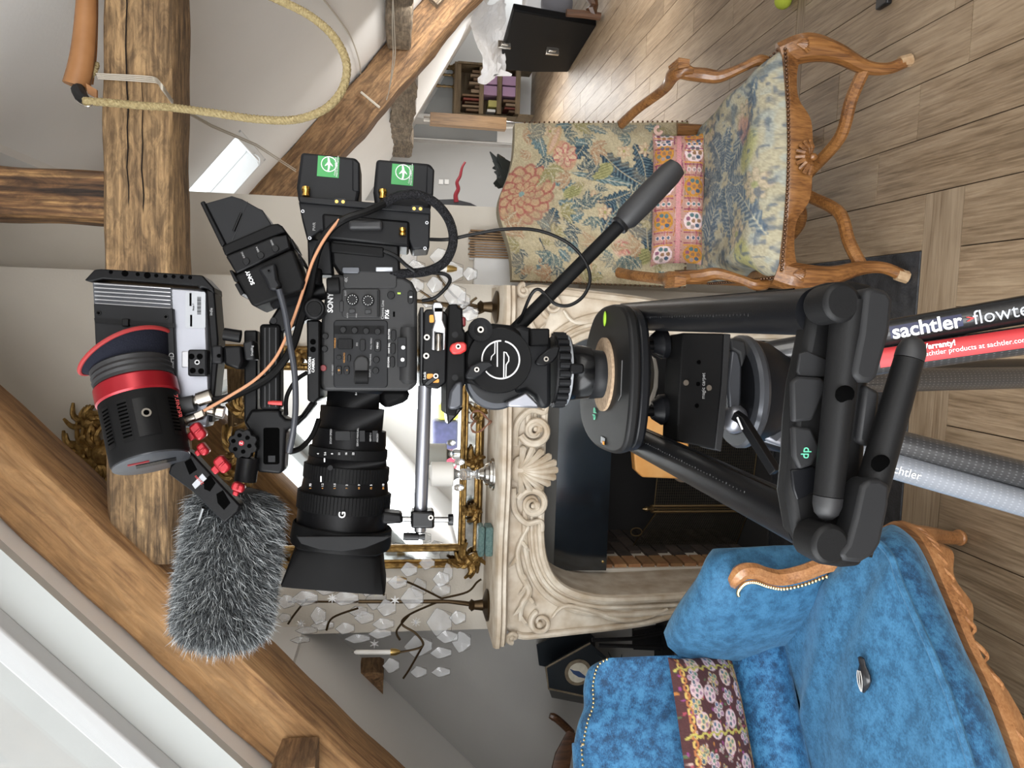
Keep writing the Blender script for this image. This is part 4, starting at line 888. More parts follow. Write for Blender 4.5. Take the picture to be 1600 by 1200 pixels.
def girandole(nm, label, base, Y, spots, arms, candles, stem):
    t = thing(nm, label, 'candelabra', base, 'crystal girandoles on the mantel')
    obj('base', G().lathe([(.055, 0), (.058, .006), (.045, .012), (.02, .02), (.016, .05), (.022, .06), (.012, .07)], base, UP, 20), 'bronze_old', t)
    obj('stem', G().tube([Vector(p) for p in stem], .007, 8), 'bronze_old', t)
    for a in arms: obj('arm', G().tube(crv([WY(x, y, Yd) for x, y, Yd in a], 6), .0042, 6), 'bronze_old', t)
    for (x, y, w_, h_, Yd) in spots:
        g = G(); s_ = mpp(x, y, Yd); pendant(g, WY(x, y, Yd), w_*s_, h_*s_); cd_ = obj('crystal_drop', g, 'crystal_clear', t, smooth=0); c0_ = WY(x, y, Yd); rim = [c0_+Vector((math.sin(a)*w_*s_/2*(1+.12*math.cos(5*a)), 0, math.cos(a)*h_*s_/2*(1+.12*math.cos(5*a)))) for a in lin(0, 2*math.pi*14/15, 15)]; obj('rim', G().tube(rim, .0009, 4, closed=True), 'crystal_edge_shade', cd_)  # added dark tube round each drop paints the glass's edge shade
    for (x0, x1, y, Yd) in candles:
        p0, p1 = WY(x1, y, Yd), WY(x0, y, Yd); cdl = obj('candle', G().lathe([(.0085, 0), (.0082, (p1-p0).length-.008), (.003, (p1-p0).length)], p0, p1-p0, 12), 'candle_wax', t)
        obj('candle_cup', G().lathe([(.006, -.03), (.012, -.014), (.013, .004), (.010, .004)], p0, UP, 12), 'brass', t)
        obj('wick', G().cyl(p1-UP*.002, p1+UP*.008, .0008, n=5), 'ebony', cdl)
    return t
rr = random.Random(4); Yg = 2.68; mat('star_white', (.9, .9, .9), .15)
Yg = 2.68; lb = Vector((WY(765, 945, Yg).x, Yg, SZ))
sp_ = [(448, 940, 22, 26), (478, 935, 24, 40), (510, 922, 16, 30), (498, 962, 28, 24), (540, 935, 22, 44), (575, 920, 24, 24), (560, 955, 16, 30), (588, 938, 30, 34), (505, 977, 16, 36), (540, 982, 18, 30), (570, 965, 20, 30), (605, 950, 26, 30), (645, 935, 34, 36), (622, 910, 20, 30), (690, 905, 24, 26), (655, 918, 30, 24), (690, 922, 22, 30), (688, 972, 44, 40), (716, 965, 22, 26), (600, 975, 18, 34), (595, 990, 16, 36), (700, 995, 20, 34), (722, 1003, 34, 30), (690, 1020, 18, 34), (655, 1010, 34, 44), (612, 1040, 24, 26), (655, 1050, 18, 26), (690, 1050, 16, 30), (560, 998, 14, 40), (640, 890, 22, 26), (668, 880, 20, 24), (470, 905, 26, 34), (515, 905, 24, 24), (700, 895, 30, 16), (480, 985, 12, 34), (445, 965, 14, 20), (580, 890, 18, 20), (470, 1000, 10, 30)]
girandole('girandole', 'crystal girandole with white candles at the left end of the mantel', lb, Yg, [(a, b_, c_, d_, Yg+rr.uniform(-.06, .06)) for a, b_, c_, d_ in sp_],
    [[(690, 935, Yg), (730, 925, Yg), (745, 910, Yg), (752, 905, Yg)], [(690, 938, Yg), (720, 940, Yg), (760, 945, Yg)], [(690, 935, Yg), (650, 915, Yg), (625, 905, Yg)], [(690, 938, Yg), (640, 960, Yg), (628, 975, Yg), (650, 990, Yg), (660, 1010, Yg), (620, 1020, Yg)], [(690, 938, Yg), (560, 940, Yg), (450, 940, Yg)], [(600, 930, Yg), (590, 915, Yg), (540, 905, Yg)], [(560, 950, Yg), (520, 965, Yg), (510, 985, Yg)], [(640, 960, Yg), (620, 985, Yg), (625, 1000, Yg)], [(660, 1010, Yg), (640, 1045, Yg), (630, 1060, Yg)], [(480, 935, Yg), (460, 960, Yg), (450, 975, Yg)]],
    [(600, 622, 906, Yg), (553, 612, 1019, Yg)], [lb+UP*.05, WY(700, 940, Yg), WY(560, 940, Yg)])
gl_ = bpy.data.objects['girandole']
for k, (x, y) in enumerate(STARS):
    g = G(); c = WY(x, y, Yg-.075); n8 = 8 if k % 2 == 0 else 6
    for j in range(n8): a = 2*math.pi*j/n8; g.tube([c, c+Vector((math.cos(a), 0, math.sin(a)))*.016], [.004, .0012], 5)
    obj('crystal_star', g, 'star_white' if k < 2 else 'crystal_clear', gl_, smooth=0)
Yr = 2.66; rb = Vector((WY(772, 480, Yr).x, Yr, SZ))
sp_ = [(640, 402, 34, 24), (690, 402, 26, 34), (705, 425, 34, 40), (735, 428, 20, 22), (650, 420, 26, 30), (680, 445, 24, 24), (712, 462, 34, 34), (725, 470, 24, 20), (670, 470, 20, 26), (650, 446, 22, 26), (735, 490, 22, 26), (690, 490, 18, 24)]
girandole('girandole', 'crystal girandole at the right end of the mantel behind the camera cable', rb, Yr, [(a, b_, c_, d_, Yr+rr.uniform(-.05, .05)) for a, b_, c_, d_ in sp_],
    [[(770, 478, Yr), (745, 490, Yr), (735, 475, Yr), (745, 465, Yr)], [(760, 480, Yr), (720, 470, Yr), (690, 440, Yr), (680, 420, Yr)], [(750, 480, Yr), (700, 480, Yr), (650, 450, Yr)], [(740, 480, Yr), (700, 500, Yr), (660, 520, Yr)]], [(668, 700, 420, Yr)], [rb+UP*.05, WY(735, 480, Yr), WY(650, 470, Yr)])
# candlestick with fat candle
Yc = 2.64; c0 = Vector((WY(770, 741, Yc).x, Yc, SZ)); s_ = mpp(740, 741, Yc)
cs = thing('candlestick', 'silvered glass candlestick with a fat white candle standing before the mirror', 'candlestick', c0)
hh = WY(708, 741, Yc).z-SZ
obj('base', G().lathe([(.058, 0), (.056, .006), (.050, .008), (.048, .016), (.040, .020), (.036, .030), (.024, .036), (.018, .05)], c0, UP, 28), 'silvered', cs)
obj('stem', G().lathe([(.014, .05), (.018, .058), (.012, .064), (.013, .075), (.020, .082), (.020, hh-.03), (.013, hh-.022), (.016, hh-.012), (.024, hh)], c0, UP, 20), 'crystal', cs)
for dx in (-.045, .045): obj('crystal_drop', G().sph(c0+Vector((dx, -.01, hh-.02)), (.013, .009, .020), 12), 'crystal', cs)
obj('candle', G().lathe([(.040, hh), (.043, hh+.004), (.043, hh+.075), (.039, hh+.078)], c0, UP, 28), 'candle_wax', cs)
# beaded box
mat('beads', (.10, .19, .185), .35, var=(.18, .28, .26), vscale=160, bump=1., bscale=260)
p = WY(762, 843, 2.62); bx_ = thing('trinket_box', 'small green beaded trinket box on the left of the mantel', 'box', (p.x, 2.62, SZ))
obj('body', G().bb(p.x-.052, p.x+.052, 2.585, 2.655, SZ, SZ+.027), 'beads', bx_, bevel=.006); obj('lid', G().bb(p.x-.054, p.x+.054, 2.583, 2.657, SZ+.029, SZ+.052), 'beads', bx_, bevel=.010)
# heart wreath
c = WY(764, 659, 2.70); mat('rust', (.22, .10, .06), .7, bump=.4)
hp = [c+Vector((.040*math.sin(a)**3, .006*math.sin(3*a), .0028*(13*math.cos(a)-5*math.cos(2*a)-2*math.cos(3*a)-math.cos(4*a))*.9)) for a in lin(0, 2*math.pi*.97, 34)]
lo_ = min(q.z for q in hp); hp = [q-UP*(lo_-SZ-.004) for q in hp]
tag(obj('heart_wreath', G().tube(hp, [.0035+.0015*math.sin(i*1.7) for i in range(34)], 6, closed=True), 'rust'), 'small rusty heart shaped wreath leaning on the mantel by the candlestick', 'ornament')
# colourful things on the mantel against the mirror
mat('navy_cloth', (.025, .03, .07), .6, var=(.05, .05, .12), vscale=30); mat('red_cloth', (.42, .03, .06), .6); mat('yellow_card', (.72, .68, .06), .6)
# table behind the photographer, seen only in the mirror glass
VY = 2*(MY-.012)
def mirrored(x, y, Y): p = WY(x, y, VY-Y); return Vector((p.x, Y, p.z))
tbl = thing('side_table', 'table behind the viewer seen only as a reflection in the gilt mirror', 'table', (mirrored(700, 690, -1.6).x, -1.6, 0))
q0 = mirrored(714, 690, -1.6); obj('table_top', G().bb(q0.x-.9, q0.x+.7, -2.0, -1.2, q0.z-.03, q0.z), 'paint_white', tbl, bevel=.004)
for dx in (-.85, .65): obj('leg', G().bb(q0.x+dx-.03, q0.x+dx+.03, -1.63, -1.57, 0, q0.z-.03), 'paint_white', tbl)
def heap(nm, lab, cat, x0, x1, y0, y1, mt):
    a, b_ = mirrored(x0, y0, -1.6), mirrored(x1, y1, -1.6); c = (a+b_)/2; tag(obj(nm, G().box((c.x, -1.6, (q0.z+max(a.z, b_.z))/2), (abs(a.x-b_.x), .2, max(.05, max(a.z, b_.z)-q0.z))), mt, bevel=.03, seg=3), lab, cat)
heap('navy_bag', 'dark blue bag reflected in the lower part of the mirror', 'bag', 676, 712, 655, 700, 'navy_cloth'); heap('red_bag', 'red bag reflected in the mirror beside the candle', 'bag', 688, 712, 704, 732, 'red_cloth'); heap('yellow_folder', 'yellow folder reflected at the bottom of the mirror', 'folder', 684, 712, 630, 654, 'yellow_card')
# ------------------------------------------------------------------ right recess: slatted radiator cover, mouldings
wood('slat_wood', (.13, .068, .024), (.24, .132, .05), (.33, .19, .08), 'Z', 1, .5, .1)
YR = 3.05
p0, p1 = WY(733, 402, YR), WY(800, 360, YR)
gr = thing('slatted_grille', 'brown wooden slat grille on the wall to the right of the chimney', 'grille', (p0.x, YR+.03, p1.z))
zt, zb = WY(735, 380, YR).z, WY(830, 380, YR).z
for k in range(11):
    x = WY(770, 361+k*4.1, YR).x; obj('slat', G().bb(x-.003, x+.003, YR, YR+.03, zb, zt+.02*(k % 2)*.3), 'slat_wood', gr, smooth=0)
obj('backing', G().bb(WY(770, 406, YR).x, WY(770, 358, YR).x, YR+.03, YR+.045, zb, zt), 'paint_white', gr, smooth=0)
struct('trim_1', G().bb(.118, .30, 3.06, 3.1, WY(790, 410, 3.08).z-.3, WY(740, 410, 3.08).z), 'paint_white', bevel=.006)
# ------------------------------------------------------------------ far room
YF = 9.17
gy = mat('far_grey', (.42, .42, .415), .9)
g = G(); g.bb(WY(700, 325, YF).x-1.2, WY(640, 222, YF).x, YF-.02, YF, .0, 3.0); struct('wall_far_grey', g, gy, smooth=0)
mat('far_glass', (.33, .35, .36), .12, spec=.8)
wf = thing('window_3', None, None, WY(700, 205, YF)); wf['kind'] = 'structure'
def pxbox(g, x0, x1, y0, y1, Y, t): a, b_ = WY(x0, y0, Y), WY(x1, y1, Y); return g.bb(min(a.x, b_.x), max(a.x, b_.x), Y-t, Y, min(a.z, b_.z), max(a.z, b_.z))
obj('pane', G().prism([WY(x, y, YF-.02) for x, y in ((634, 214), (650, 194), (776, 200), (778, 221))], (0, .005, 0)), 'far_glass', wf)
obj('pane', G().prism([WY(x, y, YF-.02) for x, y in ((662, 177), (700, 110), (716, 95), (716, 180))], (0, .005, 0)), 'far_glass', wf)
pf = G(); pxbox(pf, 632, 800, 216, 226, YF-.02, .04); pxbox(pf, 777, 800, 195, 225, YF-.02, .03); pxbox(pf, 650, 790, 178, 194, YF-.02, .03)
obj('window_frame', pf, 'paint_white', wf, smooth=0)
sw = thing('light_switch', 'pair of white light switches on the grey far wall', 'switch', WY(694, 284, YF-.03))
for y in (288, 279): c = WY(689 if y == 288 else 698, 284, YF-.03); obj('rocker', G().box(c, (.055, .012, .052)), 'paint_white', sw, bevel=.004)
# bookcase
wood('bookcase_oak', (.09, .06, .03), (.17, .12, .065), (.26, .19, .11), 'X', 1, .6, .2)
YB_ = 8.85
bkc = thing('bookcase', 'weathered low bookcase against the far wall under the sloping roof', 'bookcase', WY(840, 140, YB_))
def pb(nm, x0, x1, y0, y1, d0=0., d1=.3, mt='bookcase_oak'):
    a, b_ = WY(x0, y0, YB_), WY(x1, y1, YB_); return obj(nm, G().bb(min(a.x, b_.x), max(a.x, b_.x), YB_+d0, YB_+d1, min(a.z, b_.z), max(a.z, b_.z)), mt, bkc, smooth=0)
pb('top', 711, 719, 96, 181); pb('side', 716, 808, 176, 183); pb('side', 716, 815, 100, 108); pb('cornice', 716, 755, 96, 102, -.02); pb('shelf', 750, 755, 104, 178); pb('shelf', 778, 783, 104, 178); pb('shelf', 807, 812, 104, 178); pb('back_board', 716, 810, 100, 182, .28, .3)
zf = WY(810, 140, YB_).z
for y in (104, 178): pb('leg', 810, 834, y, y+4)
mat('book_brown', (.16, .10, .06), .7, rnd=.35); mat('book_red', (.20, .05, .035), .7, rnd=.2); mat('book_tan', (.33, .24, .16), .7, rnd=.25); mat('box_pink', (.52, .33, .52), .7, rnd=.08); mat('tin_yellow', (.5, .46, .16), .6)
def book(x0, x1, y0, y1, mt, label, cat='book', grp='books in the far bookcase', nm='book'):
    a, b_ = WY(x0, y0, YB_+.03), WY(x1, y1, YB_+.03); o = obj(nm, G().bb(min(a.x, b_.x)+.003, max(a.x, b_.x)-.003, YB_+.02, YB_+.25, min(a.z, b_.z), max(a.z, b_.z)), mt, bevel=.004); tag(o, label, cat, grp)
ORDN = 'first second third fourth fifth sixth seventh eighth ninth tenth eleventh'.split()
for k, (y0, y1, x0) in enumerate(((109, 115, 738), (115, 121, 735), (121, 127, 740), (127, 133, 733), (133, 139, 742), (139, 146, 736), (146, 152, 722), (152, 158, 724), (158, 163, 726), (163, 169, 722), (169, 175, 728))):
    book(x0, 750, y0, y1, (('book_brown', 'book_tan', 'book_brown', 'book_tan')[k % 4] if k != 7 else 'book_red'), f"{'brown tan brown tan'.split()[k % 4] if k != 7 else 'red'} book on the top shelf of the far bookcase, {ORDN[k]} from the right")
for k, (y0, y1, x0) in enumerate(((155, 161, 786), (161, 167, 790), (167, 172, 788), (172, 177, 795))): book(x0, 807, y0, y1, ('book_brown', 'book_tan', 'book_red', 'book_brown')[k], f"{'brown tan red brown'.split()[k]} book on the bottom shelf of the far bookcase, {ORDN[k]} from the right")
for x0, x1, ya, lab in ((755, 780, 116, 'upper'), (785, 810, 118, 'lower')):
    for k in (0, 1): book(x0, x1-2, ya+k*17, ya+17+k*17, 'box_pink', f'lilac storage box on the {lab} bookcase shelf, {"right" if k == 0 else "left"} of its pair', 'box', 'lilac boxes in the far bookcase', 'storage_box')
book(763, 778, 156, 168, 'tin_yellow', 'yellow green round tin on the middle shelf of the bookcase', 'tin', None, 'tin'); book(761, 774, 170, 176, 'paint_white', 'little white cards stacked beside the yellow tin in the bookcase', 'cards', None, 'card_stack')
for k, (y, x0) in enumerate(((104, 697), (108, 692), (118, 685), (136, 683))):
    a, b_ = WY(712, y, YB_+.1), WY(x0, y, YB_+.1); L = (b_-a).z; a.z = WY(711, y, YB_).z
    tag(obj('brass_candlestick', G().lathe([(.035, 0), (.03, .01), (.012, .03), (.016, L*.3), (.010, L*.4), (.018, L*.55), (.010, L*.7), (.020, L*.85), (.016, L)], a, UP, 12), 'brass_dark'), f'turned brass candlestick on top of the far bookcase, {ORDN[k]} from the right', 'candlestick', 'brass candlesticks on the bookcase')
# wooden roller hanging in front of the far window
a, b_ = WY(672, 186, 6.2), WY(790, 195, 6.2)
rl_ = thing('wooden_post', 'brown square wooden post with a metal tip standing before the far bookcase', 'post', Vector((b_.x, 6.2, 0)))
obj('shaft', G().tube([a, b_], .062, 4), 'slat_wood', rl_, smooth=0); obj('metal_tip', G().cyl(a, a+(a-b_).normalized()*.05, .022, n=10), 'silvered', rl_)
obj('spike', G().tube([b_, WY(830, 197, 6.2), Vector((WY(830, 197, 6.2).x, 6.2, 0))], [.03, .015, .015], 8), 'silvered', rl_)
# black portfolio case with white paper
mat('portfolio', (.005, .005, .0055), .5, spec=.12, bump=.2, bscale=300); mat('tissue', (.95, .95, .96), .8, bump=.4, bscale=8)
Yp = 5.6
pts = [(777, 108), (830, 112), (887, 113), (932, 40), (880, 25), (803, 15)]
# leaning board: bottom edge on the floor
A, B = WZ(887, 113, 0), WZ(932, 40, 0); C_ = WY(777, 108, A.y-.15); D_ = WY(803, 17, B.y-.15)
po = thing('portfolio_case', 'large black portfolio case leaning upright on the far floor', 'portfolio', A.lerp(B, .5))
nv = (B-A).cross(C_-A).normalized()
if nv.y > 0: nv = -nv
obj('board', G().prism([A, WY(830, 113, A.y-.08), C_, D_, B], -nv*.06), 'portfolio', po, bevel=.01)
for q in ((863, 80), (788, 70)): t_ = A.y-.2; c = WY(*q, (A.y+B.y)/2-.12); obj('clasp', G().box(c, (.06, .03, .11)).box(c+Vector((0, -.02, 0)), (.02, .02, .06)), 'silvered', po, bevel=.004)
ts = thing('white_tissue', 'crumpled white tissue paper draped over the top of the black portfolio case', 'paper', C_.lerp(D_, .5))
def tis(a, b_):
    r = random.Random(int(a*37)+int(b_*91)*7)
    x = 745+45*b_ + 10*math.sin(a*7)*(1-b_) + r.uniform(-2, 2); y = 118-112*a + 8*math.sin(b_*5) - 18*(1-b_)*(a-.5)
    return WY(x, y, (A.y+B.y)/2-.02+.06*math.sin(a*9)+.04*math.sin(b_*8+a*4))
obj('sheet', G().grid(tis, 26, 14), 'tissue', ts, smooth=0)
g = G(); g.grid(lambda a, b_: WY(775+24*b_*(1-a)+5*math.sin(a*9), 119-22*a*b_, (A.y+B.y)/2-.1), 8, 6)
obj('loose_corner', g, 'tissue', ts, smooth=0)
# far chair and clutter at the top edge
fc = thing('far_chair', 'turned dark wooden chair leg and stretcher at the far top edge', 'chair', WZ(935, 20, 0))
Yq = 5.85
for q in ([(885, 20), (910, 22), (938, 26)], ): obj('stretcher', G().tube([WY(x, y, Yq) for x, y in q], .03, 8), 'chair_dark', fc)
P = [WY(x, y, Yq) for x, y in ((928, 25), (924, 15), (929, 8), (925, 0), (930, -15))]; obj('leg', G().tube(P, [.03, .045, .03, .045, .03], 8), 'chair_dark', fc)
c = WY(870, 6, 6.6); tag(obj('grey_bag', G().sph(c, (.12, .1, .14), 16), mat('bag_grey', (.16, .16, .18), .7)), 'grey rounded bag behind the black portfolio case', 'bag')
c = WY(840, 3, 6.9); tag(obj('white_papers', G().box(c, (.3, .2, .25)), 'tissue', bevel=.02), 'white papers piled behind the black portfolio case', 'papers')
# tennis ball, dark foot
mat('ball_felt', (.42, .50, .05), .9, bump=.3, bscale=300)
c = WZ(1236, 2, .0); c.z = .033; bl_ = obj('tennis_ball', G().sph(c, .033, 20), 'ball_felt'); tag(bl_, 'yellow green tennis ball on the floor at the top edge', 'ball')
c = WZ(1386, -4, 0); tag(obj('dark_foot', G().bb(c.x-.03, c.x+.06, c.y-.03, c.y+.03, 0, .02), 'ebony', bevel=.005), 'small black block on the floor at the top edge of the picture', 'block')
# plant, red twist, black bowl in the recess opening
mat('twist_red', (.22, .02, .03), .4); mat('leaf_black', (.035, .042, .04), .5)
P = [WY(x, y, 4.9) for x, y in ((727, 253), (722, 262), (719, 275), (714, 285), (716, 295), (712, 305), (713, 316))]
tag(obj('red_twist', G().tube(crv(P, 4), [.006+.010*i/24 for i in range(25)], 8), 'twist_red'), 'dark red twisted glass stick rising before the grey far wall', 'ornament')
P = [WY(x, y, 4.9) for x, y in ((680, 312), (710, 311), (735, 317), (755, 327), (720, 330), (680, 330))]
tag(obj('black_tray', G().prism(P, (0, .25, 0)), 'gloss_black'), 'black curved tray edge below the red twisted stick', 'tray')
lp = thing('black_foliage', 'dark metal foliage poking out beside the tapestry chair back', 'ornament', WY(790, 260, 3.6))
rr = random.Random(2)
for k in range(16):
    a = WY(795+rr.uniform(-6, 10), 268+rr.uniform(-20, 25), 3.6); b_ = WY(772+rr.uniform(-8, 18), 262+rr.uniform(-30, 30), 3.55+rr.uniform(-.05, .05)); obj('leaf', G().tube([a, a.lerp(b_, .5)+Vector((0, -.02, .01)), b_], [.008, .028, .003], 6, flat=((0, 1, 0), .25)), 'leaf_black', lp)
# ------------------------------------------------------------------ rope, leather sling, strings on the beams
mat('rope_hemp', (.52, .42, .22), .85, var=(.34, .26, .12), vscale=150, stretch=(1, 1, 1), bump=.6, bscale=200); mat('leather_tan', (.42, .20, .08), .5, var=(.35, .16, .06), vscale=20); mat('string_white', (.55, .50, .42), .8); mat('rubber', (.012, .012, .013), .55)
YP = 1.97
def strands(P, r, turns, k=3, n=7):
    """laid rope: k strands twisted round the path"""
    g = G(); T = len(P)
    for s in range(k):
        Q = []
        for i in range(T):
            t = (P[min(T-1, i+1)]-P[max(0, i-1)]).normalized(); u = t.cross(Vector((0, 1, .01))).normalized(); v = t.cross(u); a = 2*math.pi*(turns*i/T+s/k); Q.append(P[i]+(u*math.cos(a)+v*math.sin(a))*r*.55)
        g.tube(Q, r*.62, n)
    return g
RP = [(132, 158), (165, 160), (220, 165), (268, 168), (330, 176), (400, 186), (460, 187), (505, 172), (532, 145), (542, 112), (536, 82), (515, 50), (480, 22), (440, 2), (405, -14), (370, -36), (350, -80), (345, -140)]
rope = crv([WY(x, y, YP-.0006*max(0, x-268)) for x, y in RP], 26)
tag(obj('rope', strands(rope, .0085, 62), 'rope_hemp'), 'thick twisted hemp rope looping from the tie beam across the white ceiling', 'rope')
lt = thing('leather_sling', 'tan leather wrapped sling lying along the top of the tie beam', 'sling', WY(135, 60, 2.05))
P = [WY(x, y, 2.03) for x, y in ((140, -70), (136, -12), (134, 30), (131, 70), (126, 105), (119, 135))]; obj('leather_tube', G().tube(crv(P, 6), [.020+.010*min(1, i/30) for i in range(31)], 10), 'leather_tan', lt, smooth=50)
P = [WY(x, y, 2.06) for x, y in ((146, -70), (145, 40), (143, 90), (138, 130))]; obj('leather_strip', G().tube(crv(P, 6), .012, 8), 'leather_tan', lt)
obj('rope_end', strands(crv([WY(150, 100, 2.06), WY(146, 112, 2.05), WY(138, 120, 2.05)], 10), .008, 3), 'rope_hemp', lt)
obj('leather_flap', G().prism([WY(x, y, 2.0) for x, y in ((134, 130), (151, 140), (151, 154), (137, 146))], (0, .008, 0)), 'leather_tan', lt)
obj('rubber_sleeve', G().tube([WY(122, 140, 2.01), WY(128, 153, 1.985), WY(137, 160, 1.975)], [.016, .015, .012], 10), 'rubber', lt)
P = [WY(118, 157, 1.97), WY(126, 163, 1.965), WY(138, 166, 1.965), WY(149, 161, 1.97)]; obj('wire_hook', G().tube(crv(P, 5), .002, 6), 'silvered', lt)
wr_ = thing('string_lashing', 'pale string wrapped several times round the tie beam beside the rope', 'string', WY(200, 120, 2.0))
for k in range(4):
    P = [WY(150+k, 115+k*2.6, 2.03), WY(180, 116.5+k*2.6, 2.028), WY(225, 119+k*2.8, 2.028), WY(243+k, 122+k*2.6, 2.03), WZ(252, 131+k*2.4, 2.0555), WZ(262, 145+k*2.2, 2.0555), WZ(270, 157+k*2, 2.0555)]; obj('turn', G().tube(crv(P, 5), .0018, 5), 'string_white', wr_)
g = G(); g.tube([WY(x, y, 2.2+.0138*(x-269)) for x, y in ((268, 160), (330, 195), (400, 225), (462, 265))], .003, 5); g.tube([WY(x, y, 2.2+.0138*(x-269)) for x, y in ((268, 163), (330, 198), (400, 228), (462, 268))], .003, 5)
tag(obj('string_line', g, 'string_white'), 'thin doubled string running from the tie beam to the dark rafter', 'string')
g = G(); P = crv([WP(x, y, RC, RM, .985) for x, y in ((500, -8), (530, 30), (550, 62), (562, 100), (563, 130), (560, 145))], 8); g.tube(P, .004, 5)
tag(obj('ceiling_cord', g, 'string_white'), 'thin pale cord curving down the white ceiling to the dark rafter', 'cord')
tag(obj('rafter_string', G().tube([WY(564, 144, 5.09), WY(593, 168, 5.06)], .008, 5), 'string_white'), 'short pale string tied round the dark rafter', 'string')
g = G()
for d in (0, 3): g.tube(crv([WY(x, y+d*.3, Y) for x, y, Y in ((614, -6, 4.0), (613+d, 40, 4.1), (614+d, 90, 4.5), (608, 140, 4.95), (604, 155, 5.06))], 6), .003, 5)
tag(obj('purlin_string', g, 'string_white'), 'doubled string hanging from the grey purlin across the dark rafter', 'string')
# ================================================================== camera rig (all at its real distance, about 0.95 m)
mat('blk', (.0028, .0028, .0032), .42, spec=.16, bump=.03, bscale=900); mat('blk_matte', (.0036, .0036, .0038), .6, spec=.14, bump=.05, bscale=1200); mat('blk_gloss', (.0022, .0022, .0025), .22, spec=.25); mat('hole_black', (.0015, .0015, .0015), .9, spec=.0)
mat('body_grey', (.0175, .0175, .018), .5, spec=.25, bump=.05, bscale=1500); mat('dark_grey', (.0062, .0065, .0075), .45, spec=.2); mat('btn', (.0035, .0035, .0038), .38, spec=.18); mat('mid_grey', (.05, .053, .06), .35, metal=.5)
mat('alu', (.30, .30, .31), .32, metal=.9); mat('alu_matte', (.24, .245, .27), .36, metal=.85); mat('steel', (.26, .26, .26), .25, metal=1.); mat('red_anod', (.24, .008, .014), .32, metal=.45); mat('red_plain', (.36, .022, .02), .42); mat('red_dark', (.12, .010, .012), .5)
mat('orange_p', (.50, .20, .012), .4); mat('white_print', (.62, .62, .62), .5); mat('grey_print', (.26, .26, .26), .5); mat('orange_print', (.40, .17, .02), .5); mat('gold_c', (.55, .33, .08), .25, metal=1.); mat('green_sticker', (.03, .215, .055), .5)
mat('cable_black', (.0028, .0028, .003), .45, spec=.2); mat('cable_grey', (.026, .028, .034), .45); mat('cable_copper', (.40, .195, .105), .4); mat('braid', (.004, .004, .0045), .5, spec=.2, var=(.03, .03, .034), vscale=500, bump=1., bscale=600); mat('label_silver', (.26, .27, .285), .35, metal=.4); mat('green_glow', (.30, .52, .04), .4)
mat('neoprene', (.009, .010, .016), .85, spec=.1, bump=.2, bscale=600); mat('red_trim', (.24, .016, .016), .7); mat('nickel', (.30, .275, .24), .28, metal=1.); mat('cork', (.36, .265, .175), .9, var=(.22, .15, .095), vscale=220); mat('label_red', (.42, .03, .034), .4); mat('label_navy', (.009, .012, .045), .4)
def sc_(x, y, d): return mpp(x, y, d)
def PX(poly, d, t, g=None): return (g or G()).prism([W(x, y, d) for x, y in poly], HD*t)
def RX(x0, y0, x1, y1, d, t, g=None): return PX([(x0, y0), (x1, y0), (x1, y1), (x0, y1)], d, t, g)
def RR(x0, y0, x1, y1, r, d, t, g=None):
    P = []
    for cx, cy, a0 in ((x1-r, y1-r, 0), (x0+r, y1-r, 90), (x0+r, y0+r, 180), (x1-r, y0+r, 270)):
        for k in range(5): a = math.radians(a0+k*22.5); P.append((cx+r*math.cos(a), cy+r*math.sin(a)))
    return PX(P, d, t, g)
def DC(x, y, r, d, t, g=None, n=24, r2=None): s = sc_(x, y, d); return (g or G()).lathe([((r2 or r)*s, 0), (r*s, t)], W(x, y, d)+HD*t*0 - HD*0, HD, n) if r2 else (g or G()).lathe([(r*s, 0), (r*s, t)], W(x, y, d), HD, n)
def CY_(a, b_, r, g=None, n=18, r2=None): pa, pb_ = W(*a), W(*b_); return (g or G()).cyl(pa, pb_, r*sc_(*a), (r2 if r2 is not None else r)*sc_(*b_), n)
def TB(pts, r, g=None, n=8, sub=6): P = crv([W(*p) for p in pts], sub); rr = r*sc_(*pts[0]); return (g or G()).tube(P, rr, n)
def TXT(body, x, y, d, h, mt, par, ang=0., align='CENTER', bold=0., nm='lettering'):
    """ang: degrees clockwise in the upright photograph"""
    a = math.radians(ang); r = RT*math.cos(a) - UP*math.sin(a); u = RT*math.sin(a) + UP*math.cos(a); return text_mesh(nm, body, W(x, y, d-.0006), r, u, h*sc_(x, y, d)*1.22, mt, par, .0003, align, bold*sc_(x, y, d))
def LAT(prof, a, b_, n=32, g=None):
    """lathe along the pixel axis a->b_ ; prof: (radius px, fraction along)"""
    pa, pb_ = W(*a), W(*b_); L = (pb_-pa).length; s = sc_(*a); return (g or G()).lathe([(r*s, f*L) for r, f in prof], pa, pb_-pa, n)
# ------------------------------------------------------------------ cinema camera body
D = .90
cc = thing('cinema_camera', 'compact grey cinema camera body with dials and buttons on its side', 'camera', W(650, 520, .96))
body = obj('body', PX([(511, 440), (520, 428), (630, 432), (644, 440), (652, 456), (652, 600), (640, 611), (506, 611), (500, 600), (502, 500)], D, .115), 'body_grey', cc, bevel=.004, seg=3)
obj('bottom_ridge', LAT([(13, 0), (14, .05), (14, .93), (8, 1)], (638, 512, D+.004), (637, 600, D+.004), 20), 'body_grey', cc)
obj('battery_door', RR(536, 424, 620, 450, 5, D-.0015, .006), 'body_grey', cc, bevel=.001)
pn = obj('dial_panel', RR(534, 451, 594, 496, 5, D-.002, .006), 'body_grey', cc, bevel=.0012)
for x, y in ((550.5, 468), (575, 469.5)):
    dl = obj('dial', DC(x, y, 9.5, D-.005, .006), 'btn', pn, bevel=.0008); g = G()
    for k in range(12): a = k*math.pi/6; c = W(x+7*math.cos(a), y+7*math.sin(a), D-.0053); g.sph(c, .00055, 5)
    obj('dial_marks', g, 'white_print', dl)['kind'] = 'stuff'
